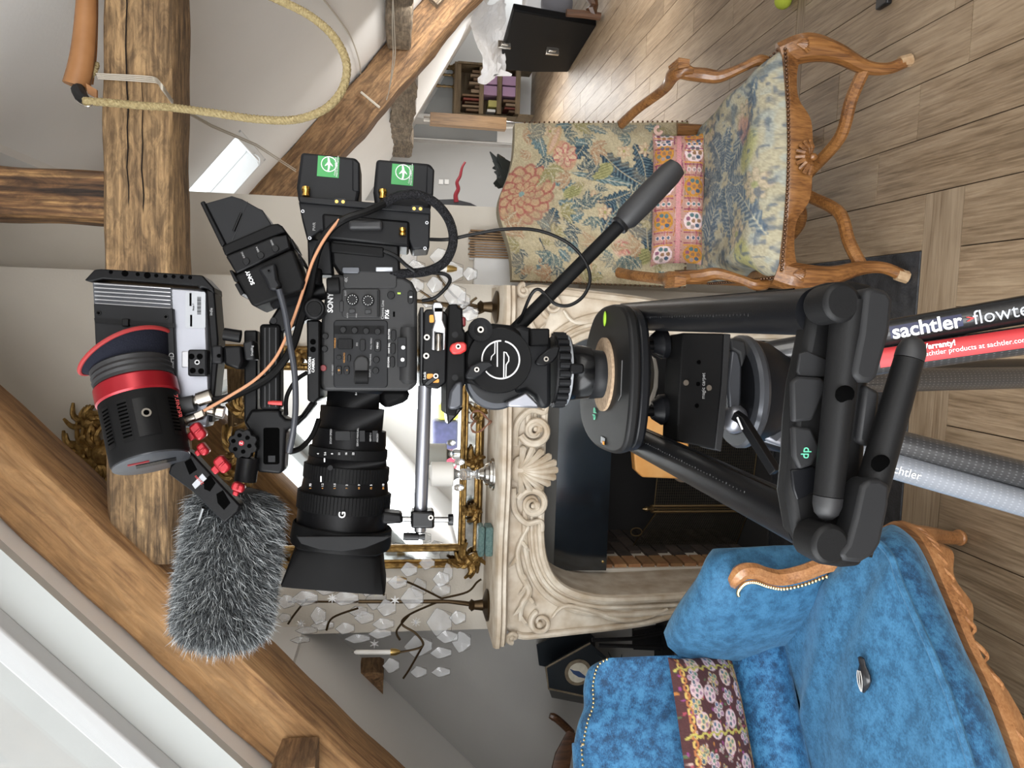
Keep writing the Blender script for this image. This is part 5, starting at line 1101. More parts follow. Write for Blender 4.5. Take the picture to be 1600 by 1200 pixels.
for x, y in ((550, 486), (575, 487)): obj('slide_switch', RX(x-5, y-3, x+5, y+3, D-.004, .004), 'blk_gloss', pn, bevel=.0004)
obj('panel_slot', RX(589, 454, 592, 495, D-.003, .002), 'blk', pn)
obj('side_button', RR(530, 470, 537, 487, 2, D-.003, .005), 'body_grey', cc, bevel=.0008)
rc = obj('control_recess', RR(521, 500, 606, 606, 6, D-.0012, .004), 'dark_grey', cc, bevel=.001)
obj('recess_band', RX(522, 509, 600, 522, D-.002, .003), 'blk_matte', rc)
for x, y in ((536, 515), (554, 516), (572, 517), (590, 518)): obj('function_button', DC(x, y, 5, D-.004, .004, n=14), 'btn', rc, bevel=.0005)
tw = obj('thumb_wheel', RR(527, 529, 551, 545, 3, D-.006, .008), 'blk_matte', rc, bevel=.001); g = G()
for k in range(9): RX(529+k*2.4, 529.5, 530+k*2.4, 544.5, D-.0066, .001, g)
obj('wheel_ridges', g, 'btn', tw)['kind'] = 'stuff'
for x0, y0, x1, y1 in ((562, 530, 571, 548), (585, 531, 595, 549), (543, 554, 548, 565), (525, 555, 534, 561), (525, 572, 534, 585), (537, 572, 546, 585)): obj('button', RR(x0, y0, x1, y1, 3 if x1-x0 > 6 else 2, D-.004, .004), 'btn', rc, bevel=.0006)
for x, y in ((588, 562), (587, 579)): obj('button', DC(x, y, 5.2, D-.004, .004, n=18), 'btn', rc, bevel=.0006)
obj('wheel_housing', PX([(553, 600), (552, 565), (558, 557), (566, 555), (574, 558), (577, 566), (575, 600)], D-.005, .008), 'body_grey', rc, bevel=.002)
g = G(); CY_((555, 589, D-.002), (575, 589, D-.002), 11, g, 28); obj('front_dial', g, 'blk_matte', rc)
for x, y0, y1 in ((615, 515, 532), (614, 536, 553), (613, 557, 574)): obj('assign_button', RR(x-4, y0, x+4, y1, 3.5, D-.003, .004), 'btn', cc, bevel=.0006)
for x, y in ((508, 525), (507, 545), (505, 575)): obj('top_button', DC(x, y, 5, D-.003, .004, n=16), 'btn' if y < 570 else 'red_dark', cc, bevel=.0006)
sd = obj('switch_door', RX(621, 527, 635, 573, D-.009, .005), 'dark_grey', cc, bevel=.0006)
for x, y in ((630, 543), (629, 562)): obj('slide_switch', DC(x, y, 3, D-.011, .004, n=12), 'white_print', sd)
obj('power_switch', RR(637, 454, 646, 474, 4, D-.003, .004), 'btn', cc, bevel=.0006); obj('power_mark', RX(640, 463, 644, 465, D-.0034, .0006), 'white_print', cc)
obj('rear_button', DC(611, 461, 6, D-.003, .004, n=20), 'btn', cc, bevel=.0006); obj('tally_light', RX(621, 457, 626, 459.5, D-.0012, .001), 'green_glow', cc); obj('vent_slot', RX(614, 487, 617, 495, D-.0006, .001), 'hole_black', cc)
obj('lens_mount', LAT([(47, 0), (47, .6), (43, 1)], (553, 602, D+.055), (552, 612, D+.055), 36), 'dark_grey', cc)
obj('hand_grip', PX([(592, 606), (640, 606), (640, 626), (600, 640), (590, 625)], D+.06, .05), 'blk_matte', cc, bevel=.008)
TXT('SONY', 516.5, 473, D, 9.5, 'white_print', cc, bold=.25); TXT('4K', 541, 437, D-.0015, 6, 'grey_print', cc); TXT('Cinema Line', 598, 484, D, 4.8, 'grey_print', cc); TXT('FX6', 605, 491, D, 7, 'white_print', cc, bold=.15)
for s_, x, y, h_, mt_ in (('SHUTTER', 608, 522, 3.2, 'white_print'), ('WHT BAL', 608, 544, 3.2, 'white_print'), ('ISO/GAIN', 607, 566, 3.2, 'white_print'), ('MENU', 590, 540, 3, 'white_print'), ('FULL MENU', 580, 537, 2.8, 'grey_print'), ('THUMBNAIL', 579, 562, 2.8, 'grey_print'), ('IRIS', 558, 538, 3, 'grey_print'), ('VARIABLE', 523.5, 536, 3, 'orange_print'), ('ND/AUTO', 538, 559, 2.8, 'orange_print'), ('ND PRESET', 520, 578, 2.8, 'grey_print'), ('+', 530, 578.5, 7, 'orange_print'), ('-', 541.5, 578.5, 7, 'orange_print'), ('SLOT', 540, 458, 3, 'grey_print'), ('CH-1', 538.5, 458, 0.1, 'grey_print'), ('AUTO', 543, 493, 2.4, 'grey_print'), ('MAN', 557, 493, 2.4, 'grey_print'), ('DISPLAY', 578, 583, 2.8, 'grey_print')):
    if h_ > .5: TXT(s_, x, y, D-.0042 if s_ in ('MENU', '+', '-') else D-.002, h_, mt_, cc)
# cheese plate on top ("top plate")
tp = thing('top_plate', 'black camera top plate with white maker lettering along its edge', 'plate', W(495, 540, .93))
obj('plate', PX([(479, 500), (500, 500), (500, 622), (490, 630), (480, 626)], D-.012, .10), 'blk', tp, bevel=.002)
for y in (534, 546): obj('hole', DC(489, y, 4.5, D-.0125, .002, n=16), 'hole_black', tp)
TXT('WOODEN', 484, 571, D-.012, 4.6, 'white_print', tp, bold=.1); TXT('CAMERA', 489.5, 571, D-.012, 4.6, 'white_print', tp, bold=.1)
# ------------------------------------------------------------------ zoom lens
LD = .955
ln = thing('zoom_lens', 'long black zoom lens with ribbed rings on the cinema camera', 'lens', W(600, 720, LD))
A_, B_ = (553.5, 608, LD), (531.5, 852, LD)
def fr_(y): return (y-608)/(852-608)
def ring(nm, y0, y1, r0, r1=None, mt='blk', rib=0, extra=0, par=None):
    r1 = r1 or r0; o = obj(nm, LAT([(r0, fr_(y0)), (r0, fr_(y0)+.001), (r1, fr_(y1))], A_, B_, 48), mt, par or ln, bevel=.0008)
    if rib:
        pa, pb_ = W(*A_), W(*B_); ax = (pb_-pa); L = ax.length; ax.normalize(); u = ax.orthogonal().normalized(); v = ax.cross(u); s = sc_(*A_); g = G()
        for k in range(rib):
            a = 2*math.pi*k/rib; d_ = u*math.cos(a)+v*math.sin(a); tdir = ax.cross(d_); c = pa+ax*L*(fr_(y0)+fr_(y1))/2 + d_*(r0+r1)/2*s; g.box(c, (.0024, (fr_(y1)-fr_(y0))*L*.9, .0034), (d_, ax, tdir))
        obj('rib', g, mt, o, smooth=0)['kind'] = 'stuff'
    return o
ring('mount_cap', 606, 636, 40, 41); ring('rear_barrel', 636, 670, 49, 49, 'blk'); ring('switch_barrel', 670, 698, 55, 57, 'blk'); ring('iris_ring', 698, 714, 58.5, 59, 'blk_matte', 90)
ring('scale_barrel', 714, 725, 59.5, 61, 'blk'); ring('zoom_ring', 725, 748, 64, 64.5, 'blk_matte', 80); ring('scale_barrel', 748, 766, 64.5, 67, 'blk'); ring('focus_ring', 766, 795, 70, 70.5, 'blk_matte', 84); ring('front_barrel', 795, 822, 69, 69.5, 'blk')
obj('zoom_pin', CY_((516, 731, LD-.049), (516, 731, LD-.056), 4), 'dark_grey', ln)
LF = LD-.0445
TXT('E-mount', 411.5+145, 611, LD-.032, 3, 'white_print', ln); obj('mount_dot', DC(552, 611, 1.6, LD-.033, .001, n=12), 'white_print', ln); TXT('G', 535, 804.5, LD-.0575, 12, 'white_print', ln, bold=.2)
for s_, x, y, h_ in (('SERVO MANUAL', 559, 683, 3.2), ('ZOOM SPEED', 517, 682, 3.2), ('SERVO 1', 579, 683, 3), ('MACRO', 590, 684, 3)): TXT(s_, x, y, LD-.0465, h_, 'grey_print', ln)
for k, s_ in enumerate(('4', '5.6', '8', '11', '16', '22')): TXT(s_, 497+k*11, 709, LD-.0495, 3.6, 'white_print', ln)
for k, s_ in enumerate(('.95', '1.2', '1.5', '2', '3', '5', '10')): TXT(s_, 485+k*19, 758, LD-.0545, 3.6, 'white_print', ln); TXT(('3', '4', '5', '7', '10', '15', '30')[k], 485+k*19, 763, LD-.0555, 3.2, 'orange_print', ln)
obj('index_mark', RX(506, 716, 508, 722, LD-.0495, .001), 'white_print', ln); obj('index_mark', RX(500.5, 744, 502.5, 753, LD-.0527, .001), 'white_print', ln)
obj('switch', RR(524, 674, 547, 688, 2, LD-.046, .003), 'btn', ln); 
for x in (566, 586): obj('switch', RX(x-4, 673, x+4, 690, LD-.0455, .002), 'btn', ln)
# hood: round collar flaring into a rectangular mouth
hd_ = thing('lens_hood', 'black rectangular petal hood on the front of the zoom lens', 'lens hood', W(600, 860, LD))
pa = W(536, 818, LD); ax = (W(525.5, 905, LD)-pa); HL = ax.length; ax.normalize(); uu = (UP - ax*UP.dot(ax)).normalized(); vv = HD; s = sc_(536, 818, LD); rg = []
for f_, r_, sq, hv in ((0, 74, 0, 0), (.02, 76, 0, 0), (.30, 77.5, 0, 0), (.36, 76, .15, 0), (.40, 67, .6, 0), (.45, 67.5, .8, 0), (1.0, 77, .97, 0)):
    ring_ = []
    for k in range(48):
        a = 2*math.pi*k/48; cx, sy = math.cos(a), math.sin(a); m_ = max(abs(cx), abs(sy)); rs = (1-sq) + sq*min(1/m_, 1.36); hz = 1.0 if sq < .5 else .92
        ring_.append(pa + ax*HL*f_ + (uu*cx*rs*(1) + vv*sy*rs*hz)*r_*s)
    rg.append(ring_)
inn = [[p - (p-(pa+ax*(p-pa).dot(ax)))*.05 for p in r] for r in rg[::-1][:3]]
g = G(); g.rings(rg+inn, caps=False); obj('shade', g, 'blk_matte', hd_, smooth=40)
g = G(); c = pa+ax*HL*.55; 
for sg in (0,): g.add([W(x, y, LD-.0655) for x, y in ((466, 848), (470, 852), (500, 860), (535, 863), (570, 858), (598, 846))] + [W(x, y, LD-.0655) for x, y in ((598, 842), (570, 844), (535, 845), (500, 844), (470, 843), (466, 842))], [(0, 1, 2, 3, 4, 5, 6, 7, 8, 9, 10, 11)])
obj('petal_edge', PX([(462, 838), (470, 850), (500, 859), (535, 862), (570, 857), (600, 845), (613, 838)], LD-.0635, .004), 'blk', hd_, bevel=.001)
# ------------------------------------------------------------------ lcd viewfinder of the camera
V = .865
vf = thing('viewfinder_screen', 'black flip-out viewfinder screen with folding sunshade tilted above the camera', 'viewfinder', W(475, 430, V+.03))
obj('sunshade', PX([(320, 318), (362, 306), (378, 311), (403, 325), (410, 328), (425, 352), (355, 385), (322, 320)], V, .07), 'dark_grey', vf, bevel=.0015)
obj('shade_rail', PX([(312, 316), (319, 313), (322, 320), (353, 381), (346, 386)], V-.002, .075), 'blk', vf, bevel=.0015)
obj('shade_latch', CY_((365, 361, V-.001), (377, 333, V-.001), 2.2), 'blk_gloss', vf); g = G(); g.tube([W(363, 376, V-.0004), W(387, 315, V-.0004)], .0004, 4); obj('shade_crease', g, 'blk_gloss', vf)
obj('shade_base', PX([(346, 386), (353, 381), (424, 350), (434, 349), (441, 353), (447, 362), (437, 365), (428, 369), (365, 394), (352, 400)], V-.003, .078), 'blk_matte', vf, bevel=.002)
obj('button_bar', PX([(352, 400), (366, 394), (428, 369), (449, 366), (454, 388), (369, 428), (357, 408)], V-.005, .08), 'blk', vf, bevel=.002)
for k, (x, y) in enumerate(((384.5, 408), (407, 398.5), (430, 388))): obj('button', DC(x, y, 5.5, V-.007, .004, n=20), 'btn', vf, bevel=.0006)
obj('screen_body', PX([(367, 430), (454, 390), (459, 393), (476, 440), (472, 452), (400, 479), (393, 477)], V-.006, .075), 'blk_matte', vf, bevel=.003, seg=3)
for s_, x, y in (('PEAKING', 381, 401), ('ZEBRA', 403, 391), ('ASSIGN', 426, 381)): TXT(s_, x, y, V-.0052, 3.2, 'grey_print', vf, ang=-24)
TXT('SONY', 391, 434, V-.0062, 7, 'white_print', vf, ang=-24, bold=.2)
obj('cable_plug', PX([(402, 420), (430, 410), (434, 436), (440, 446), (432, 455), (420, 453), (414, 438)], V-.016, .012), 'dark_grey', vf, bevel=.003); obj('plug_screw', DC(420, 423, 3, V-.017, .002, n=14), 'btn', vf)
for q in ([(358, 422), (366, 440), (373, 440), (363, 422)], [(366, 444), (376, 462), (382, 458), (372, 441)], [(452, 374), (460, 390), (464, 388), (456, 372)], [(465, 398), (474, 416), (477, 414), (468, 396)]): obj('side_catch', PX(q, V, .05), 'blk', vf, bevel=.001)
# arm between screen and camera
am = thing('screen_mount', 'black jointed mount with round knobs between camera and viewfinder screen', 'mount', W(495, 470, .90))
obj('ball_arm', CY_((425, 472, .88), (478, 462, .895), 11, r2=9), 'dark_grey', am); g = G(); CY_((476, 462, .905), (508, 455, .905), 13, g); obj('clamp_barrel', g, 'blk', am)
obj('knob', LAT([(10, 0), (12, .1), (12, .9), (10, 1)], (491, 420, .895), (492, 446, .895), 24), 'blk', am, bevel=.001)
g = G(); LAT([(11, 0), (13, .1), (13, .95), (12, 1)], (511, 447, .885), (531, 446, .885), 24, g); obj('knurled_knob', g, 'blk_matte', am); obj('lock_wheel', DC(491, 482, 17, .875, .02, n=32), 'blk', am, bevel=.002); obj('lock_face', DC(491, 482, 12, .8735, .004, n=32), 'blk_matte', am, bevel=.001)
obj('dovetail_rail', PX([(418, 505), (435, 478), (470, 468), (500, 470), (500, 492), (478, 500), (440, 520)], .90, .03), 'blk', am, bevel=.003)
obj('pivot_screw', DC(427, 501, 5, .897, .006, n=16), 'btn', am)
# ------------------------------------------------------------------ top handle
th = thing('rig_grip_bar', 'black ribbed carrying grip along the top of the camera rig', 'grip', W(440, 600, .93))
obj('grip', RR(405, 506, 438, 640, 6, .895, .03), 'blk_matte', th, bevel=.006, seg=3); g = G()
for x in (413, 420, 430): RX(x, 512, x+2, 636, .8945, .002, g)
obj('grip_groove', g, 'blk_gloss', th)
obj('front_frame', PX([(392, 640), (438, 640), (440, 648), (447, 655), (458, 655), (470, 648), (486, 625), (494, 630), (478, 652), (462, 667), (447, 672), (444, 735), (437, 741), (405, 738), (394, 730), (400, 690), (380, 660)], .897, .034), 'blk', th, bevel=.004, seg=3)
obj('socket', RR(411, 668, 437, 726, 4, .8965, .01), 'hole_black', th, bevel=.001); obj('socket_mark', RX(419, 712, 430, 722, .896, .001), 'dark_grey', th)
g = G(); CY_((398, 655, .89), (383, 512, .90), 8, g); obj('cheese_bar', RX(381, 516, 402, 660, .905, .02), 'blk', th, bevel=.002)
obj('cable_tie', LAT([(2.4, 0), (3.4, .3), (3.4, 1)], (419, 629, .885), (441, 630, .885), 10), 'red_plain', th)
# rosette disc
rs = thing('rosette_plate', 'round black mounting disc with six holes on the handle bracket', 'mount', W(400, 694, .885))
g = G(); P = [(379+ (24 if k % 3 else 20)*math.cos(2*math.pi*k/24), 694+(24 if k % 3 else 20)*math.sin(2*math.pi*k/24)) for k in range(24)]; PX(P, .876, .014, g); obj('disc', g, 'blk', rs, bevel=.001)
for k in range(6): a = k*math.pi/3+.3; obj('hole', DC(377+13*math.cos(a), 693+13*math.sin(a), 3.4, .8755, .002, n=14), 'hole_black', rs)
obj('centre_badge', DC(377, 692.5, 4, .8752, .002, n=20), 'red_anod', rs); TXT('Z', 377, 692.5, .875, 5, 'white_print', rs)
# ------------------------------------------------------------------ on-board monitor
MD = .872
mn = thing('onboard_monitor', 'silver backed on-board monitor in a black cage above the camera', 'monitor', W(330, 530, MD+.02))
obj('housing', PX([(145, 440), (315, 452), (322, 455), (330, 640), (324, 668), (270, 668), (150, 560)], MD, .03), 'alu_matte', mn, bevel=.003)
obj('cage', PX([(131, 438), (147, 421), (158, 420), (316, 430), (334, 449), (335, 459), (325, 452), (316, 449), (312, 452), (308, 447), (160, 436), (143, 440)], MD-.004, .04), 'blk', mn, bevel=.002)
obj('cage_side', PX([(322, 452), (335, 455), (341, 530), (341, 560), (331, 660), (326, 660), (330, 560)], MD-.002, .036), 'blk', mn, bevel=.002)
for k, (x, y) in enumerate(((173, 425), (195, 427), (215, 428.5), (230, 430), (244, 430.5), (258, 431.5), (271, 432), (284, 433), (297, 433.5))): obj('cage_hole', DC(x, y, 5 if k in (1, 3) else 3, MD-.0046, .002, n=12), 'hole_black', mn)
obj('fin_gap_shade', PX([(145, 441), (268, 450), (270, 484), (147, 476)], MD-.0006, .004), 'mid_grey', mn)  # darker sheet that paints the shade between the fins
for k in range(6):
    y0 = 441.5+k*6.2; obj('fin', PX([(146+k*.4, y0), (266, y0+8.2), (268, y0+10), (146+k*.4, y0+2.8)], MD-.004, .0045), 'alu', mn, bevel=.0008)
obj('battery_plate', PX([(146, 474), (270, 482), (274, 560), (277, 668), (262, 668), (150, 560)], MD-.007, .01), 'dark_grey', mn, bevel=.001)
obj('plate_step', PX([(147, 497), (271, 505), (272, 512), (148, 504)], MD-.009, .006), 'blk', mn); obj('latch', RX(190, 498, 201, 510, MD-.012, .006), 'btn', mn, bevel=.001)
for x, y in ((154, 489), (259, 495)): obj('screw', DC(x, y, 4, MD-.008, .002, n=14), 'blk_gloss', mn)
sl = obj('serial_sticker', RR(290, 456, 321, 513, 3, MD-.001, .003), 'label_silver', mn); g = G()
for k in range(14): RX(308, 464+k*2, 314, 464.8+k*2+(k % 3)*.3, MD-.0014, .0006, g)
obj('barcode', g, 'blk', sl)['kind'] = 'stuff'
TXT('focus 7', 302, 480, MD-.001, 3, 'btn', sl, ang=-90+90)
TXT('smallHD', 268, 570, MD-.0075, 9, 'grey_print', mn)
obj('slot', RX(296, 458, 299, 478, MD-.0016, .001), 'hole_black', mn); obj('slot', RX(297, 492, 300, 510, MD-.0016, .001), 'hole_black', mn)
obj('port_cover', RX(284, 549, 295, 574, MD-.002, .003), 'alu', mn, bevel=.0006)
TXT('indie', 330, 487, MD-.0025, 5, 'grey_print', mn)
# clamp blocks that carry the monitor
cb = thing('monitor_clamp', 'black clamp block with hex holes joining the monitor to the handle', 'clamp', W(350, 565, MD))
hb = obj('hole_block', RR(293, 546, 323, 588, 4, MD-.016, .018), 'dark_grey', cb, bevel=.002)
for x, y in ((299, 557), (312, 557), (301, 579), (314, 580)): obj('hole', DC(x, y, 4.5, MD-.0165, .002, n=14), 'hole_black', hb)
obj('bolt', DC(308, 566, 4, MD-.018, .004, n=12), 'steel', hb)
obj('clamp_body', RX(330, 540, 347, 568, MD-.008, .03), 'dark_grey', cb, bevel=.002); obj('clamp_hole', DC(342, 556, 3.2, MD-.0085, .002, n=14), 'hole_black', cb)
obj('clamp_screw', CY_((350, 522, MD+.0), (376, 526, MD+.0), 10), 'blk', cb); obj('clamp_jaw', PX([(348, 540), (378, 540), (380, 565), (374, 578), (350, 570)], MD-.004, .03), 'blk', cb, bevel=.003)
obj('clamp_head', PX([(379, 535), (395, 531), (398, 562), (383, 563)], MD-.008, .03), 'dark_grey', cb, bevel=.002); TXT('SmallRig', 394, 548, MD-.0085, 4, 'grey_print', cb)
# ------------------------------------------------------------------ eyepiece loupe
EA, EB = (209, 588, .862), (237, 722, .835)
lo = thing('eyepiece_loupe', 'black cylindrical eyepiece loupe with a red ring and neoprene eyecup', 'eyepiece', W(240, 660, .86))
obj('barrel', LAT([(57, .27), (58, .30), (57, .96), (55, 1.0)], EA, EB, 48), 'blk_matte', lo, bevel=.001)
obj('red_ring', LAT([(58, .10), (60.5, .12), (60.5, .28), (58, .30)], EA, EB, 48), 'red_anod', lo)
obj('rubber_ring', LAT([(57, -.12), (60, -.10), (58, -.06), (60, -.03), (58, 0), (60, .03), (58, .06), (59, .10)], EA, EB, 48), 'rubber', lo)
pa, pb_ = W(*EA), W(*EB); ax = (pb_-pa); LL = ax.length; ax.normalize(); s = sc_(*EA); tocam = (CAM-pb_).normalized(); fc = (tocam - ax*tocam.dot(ax)).normalized(); sdv = ax.cross(fc)
def surf(f, a, r=57.6): return pa + ax*LL*f + (fc*math.cos(a)+sdv*math.sin(a))*r*s
for a in (-.86, .42, .95):
    g = G()
    for k in range(10): c = surf(.42+k*.04, a, 57.3); g.box(c, (.0016, .0016, .009), ((ax), (surf(.5, a, 60)-surf(.5, a, 50)).normalized(), ax.cross(fc*math.cos(a)+sdv*math.sin(a))))
    o = obj('vent_panel', G().grid(lambda u, v, a=a: surf(.38+u*.46, a-.13+.26*v, 58.1), 8, 8), 'btn', lo); obj('vent_slots', g, 'hole_black', o)['kind'] = 'stuff'
g = G().grid(lambda u, v: surf(.40+u*.42, -.37+.52*v, 58.6), 8, 10); tm = obj('tripod_pad', g, 'btn', lo); c = surf(.58, -.11, 58); n_ = (fc*math.cos(-.11)+sdv*math.sin(-.11))
obj('thread_insert', G().lathe([(.0046, 0), (.0046, .002), (.0028, .002), (.0026, .0)], c, n_, 20), 'nickel', tm); obj('thread_hole', G().lathe([(.0027, .0), (.0027, .0012)], c, n_, 16), 'hole_black', tm)
cap = obj('end_plate', LAT([(55, .995), (55, 1.012), (53, 1.016)], EA, EB, 48), 'mid_grey', lo)
for u0, w_, h_, mt_ in ((-.1, .055, .012, 'blk_gloss'), (.0, .045, .008, 'red_anod')):
    pass
ec_ = pb_ + ax*LL*.018; g = G(); g.box(ec_ - sdv*.004, (.0012, .012, .038), (ax, fc, sdv)); obj('badge', g, 'blk_gloss', cap); g = G(); g.box(ec_ + fc*.012 + sdv*.012, (.0012, .004, .02), (ax, fc, sdv)); obj('badge', g, 'red_anod', cap)
text_mesh('lettering', 'Z-FINDER', surf(.5, -1.05, 58.8), ax, fc.cross(ax), .006, 'red_plain', lo, align='CENTER')
def ecup(u, v):
    a = u*2*math.pi; fl = 1+.20*v + .06*v*math.cos(a-.6); lift = -.12 - v*(.20+.13*math.cos(a+1.9)+.05*math.cos(2*a)); return pa + ax*LL*lift + (fc*math.cos(a)*.95+sdv*math.sin(a))*58*s*fl
obj('eyecup', G().grid(ecup, 60, 14, closeu=True), 'neoprene', lo, smooth=180)
obj('eyecup_trim', G().tube([ecup(k/60, 1.) for k in range(60)], .0022, 8, closed=True), 'red_trim', lo)
obj('eyecup_lining', G().grid(lambda u, v: ecup(u, 1-v)*.97+ (pa+ax*LL*(-.2))*.03, 60, 8, closeu=True), 'red_trim', lo, smooth=180)
# bracket that carries the loupe
lbk = thing('loupe_bracket', 'black skeleton bracket with red thumb knobs holding the eyepiece loupe', 'bracket', W(320, 770, .86))
g = G(); PX([(266, 728), (280, 715), (292, 703), (300, 708), (376, 790), (372, 800), (350, 818), (338, 806), (300, 768), (262, 740)], .858, .02, g); fr0 = obj('frame', g, 'blk', lbk, bevel=.002)
for q in ([(288, 722), (298, 716), (308, 734), (296, 742)], [(318, 752), (328, 742), (337, 755), (328, 768), (319, 764)], [(338, 772), (348, 766), (360, 786), (350, 797), (340, 786)]): obj('cutout', PX(q, .8575, .0008), 'hole_black', fr0)
obj('maker_label', PX([(300, 757), (316, 740), (323, 748), (305, 764)], .8573, .001), 'label_silver', fr0); TXT('Zacuto', 311, 750, .8573, 5, 'red_plain', fr0, ang=-45)
obj('rod', CY_((300, 850, .90), (318, 793, .87), 3), 'steel', lbk)
for k, (x, y, a) in enumerate(((308, 674, -38), (316, 702, -38), (346, 726, -40), (371, 762, -70))):
    t = math.radians(a); R_ = lambda u, v: (x+u*math.cos(t)-v*math.sin(t), y+u*math.sin(t)+v*math.cos(t))
    big = 1.15 if k in (0, 2) else .85
    kb = obj('thumb_knob', PX([R_(u*big, v*big) for u, v in ((-6, -12), (5, -12), (8, -8), (8, 8), (5, 12), (-6, 12), (-8, 8), (-8, -8))], .846, .012), 'red_anod', lbk, bevel=.0022, seg=3)
    obj('knob_wing', PX([R_(u*big, v*big) for u, v in ((-16, -5), (-7, -6), (-7, 6), (-16, 5))], .849, .008), 'red_anod', kb, bevel=.0012)
    obj('knob_ridge', PX([R_(u*big, v*big) for u, v in ((-5, -1.6), (6, -1.6), (6, 1.6), (-5, 1.6))], .8445, .004), 'red_anod', kb, bevel=.0008)
obj('arm_tube', CY_((388, 715, .885), (383, 752, .885), 17), 'blk', lbk)
# connectors at the monitor
cnn = thing('video_connectors', 'nickel coaxial video connectors plugged into the monitor beside the loupe', 'connector', W(310, 640, .87))
obj('bnc', LAT([(10, 0), (10, .3), (7, .32), (8, .6), (11, .62), (11, 1)], (275, 636, .862), (330, 618, .862), 18), 'nickel', cnn); obj('bnc_collar', LAT([(13, .0), (13, 1)], (284, 634, .860), (304, 630, .860), 18), 'rubber', cnn)
obj('bnc', LAT([(9, 0), (9, .3), (6.5, .35), (7, 1)], (280, 660, .860), (316, 648, .860), 18), 'nickel', cnn); obj('angle_plug', PX([(301, 646), (316, 640), (320, 650), (305, 657)], .855, .012), 'nickel', cnn, bevel=.001); obj('bnc', LAT([(8, 0), (8, .4), (6, .45), (10, .6), (10, 1)], (323, 640, .866), (350, 645, .866), 18), 'nickel', cnn)
# ------------------------------------------------------------------ furry microphone
mc = thing('furry_microphone', 'shotgun microphone in a fluffy grey windshield at the front of the rig', 'microphone', W(440, 880, .93))
ma, mb = W(372, 765, .925), W(343, 1002, .925); axm = (mb-ma); ML = axm.length; axm.normalize(); um = axm.orthogonal().normalized(); vm = axm.cross(um); sm = sc_(360, 880, .925)
def mprof(f): return (58*min(1, (f+.03)/.10)**.5 if f < .07 else 60+6*math.sin(f*2.4)) * (1 if f < .88 else max(0, 1-((f-.88)/.12)**2.2)**.5)
rg = [[ma+axm*ML*f + (um*math.cos(2*math.pi*k/28)+vm*math.sin(2*math.pi*k/28))*max(.5, mprof(f))*sm for k in range(28)] for f in (0, .02, .05, .1, .2, .35, .5, .65, .8, .88, .92, .96, .985, 1.0)]
mat('fur_base', (.022, .024, .026), .95); mat('fur_dark', (.04, .044, .047), .8); mat('fur_grey', (.10, .11, .115), .75); mat('fur_light', (.36, .38, .385), .7)
obj('windshield', G().rings(rg), 'fur_base', mc)
def fur(nm, mt, n, L0, L1, seed, wd):
    r = random.Random(seed); vs_, fs = [], []
    for i in range(n):
        f = r.random()**.9; a = r.uniform(0, 2*math.pi); rad = max(.5, mprof(f))*sm; nd = um*math.cos(a)+vm*math.sin(a)
        end = max(0, (f-.85)/.15); nrm = (nd*(1-end*.8)+axm*end).normalized(); p = ma+axm*ML*f+nd*rad*.98
        L = r.uniform(L0, L1); lean = axm*r.uniform(.0, .9)+um*r.uniform(-.45, .45)+vm*r.uniform(-.45, .45)-UP*.15; d1 = (nrm*1.0+lean*.5).normalized(); d2 = (nrm*.6+lean*1.1).normalized(); sd = d1.cross(Vector((r.uniform(-1, 1), r.uniform(-1, 1), r.uniform(-1, 1)))).normalized()*wd
        q = p+d1*L*.55; t = q+d2*L*.45; b0 = len(vs_); vs_ += [p-sd, p+sd, q+sd*.7, q-sd*.7, t]; fs += [(b0, b0+1, b0+2, b0+3), (b0+3, b0+2, b0+4)]
    me = bpy.data.meshes.new(nm); me.from_pydata([tuple(v) for v in vs_], [], fs); me.materials.append(M[mt]); o = bpy.data.objects.new(nm, me); COL.objects.link(o); o.parent = mc; o.location = -ORG[mc.name]; ORG[o.name] = Vector(); o['kind'] = 'stuff'
fur('fur', 'fur_dark', 10000, .008, .016, 1, .0006); fur('fur', 'fur_grey', 9000, .010, .018, 2, .0004); fur('fur', 'fur_light', 4800, .013, .023, 3, .00030)
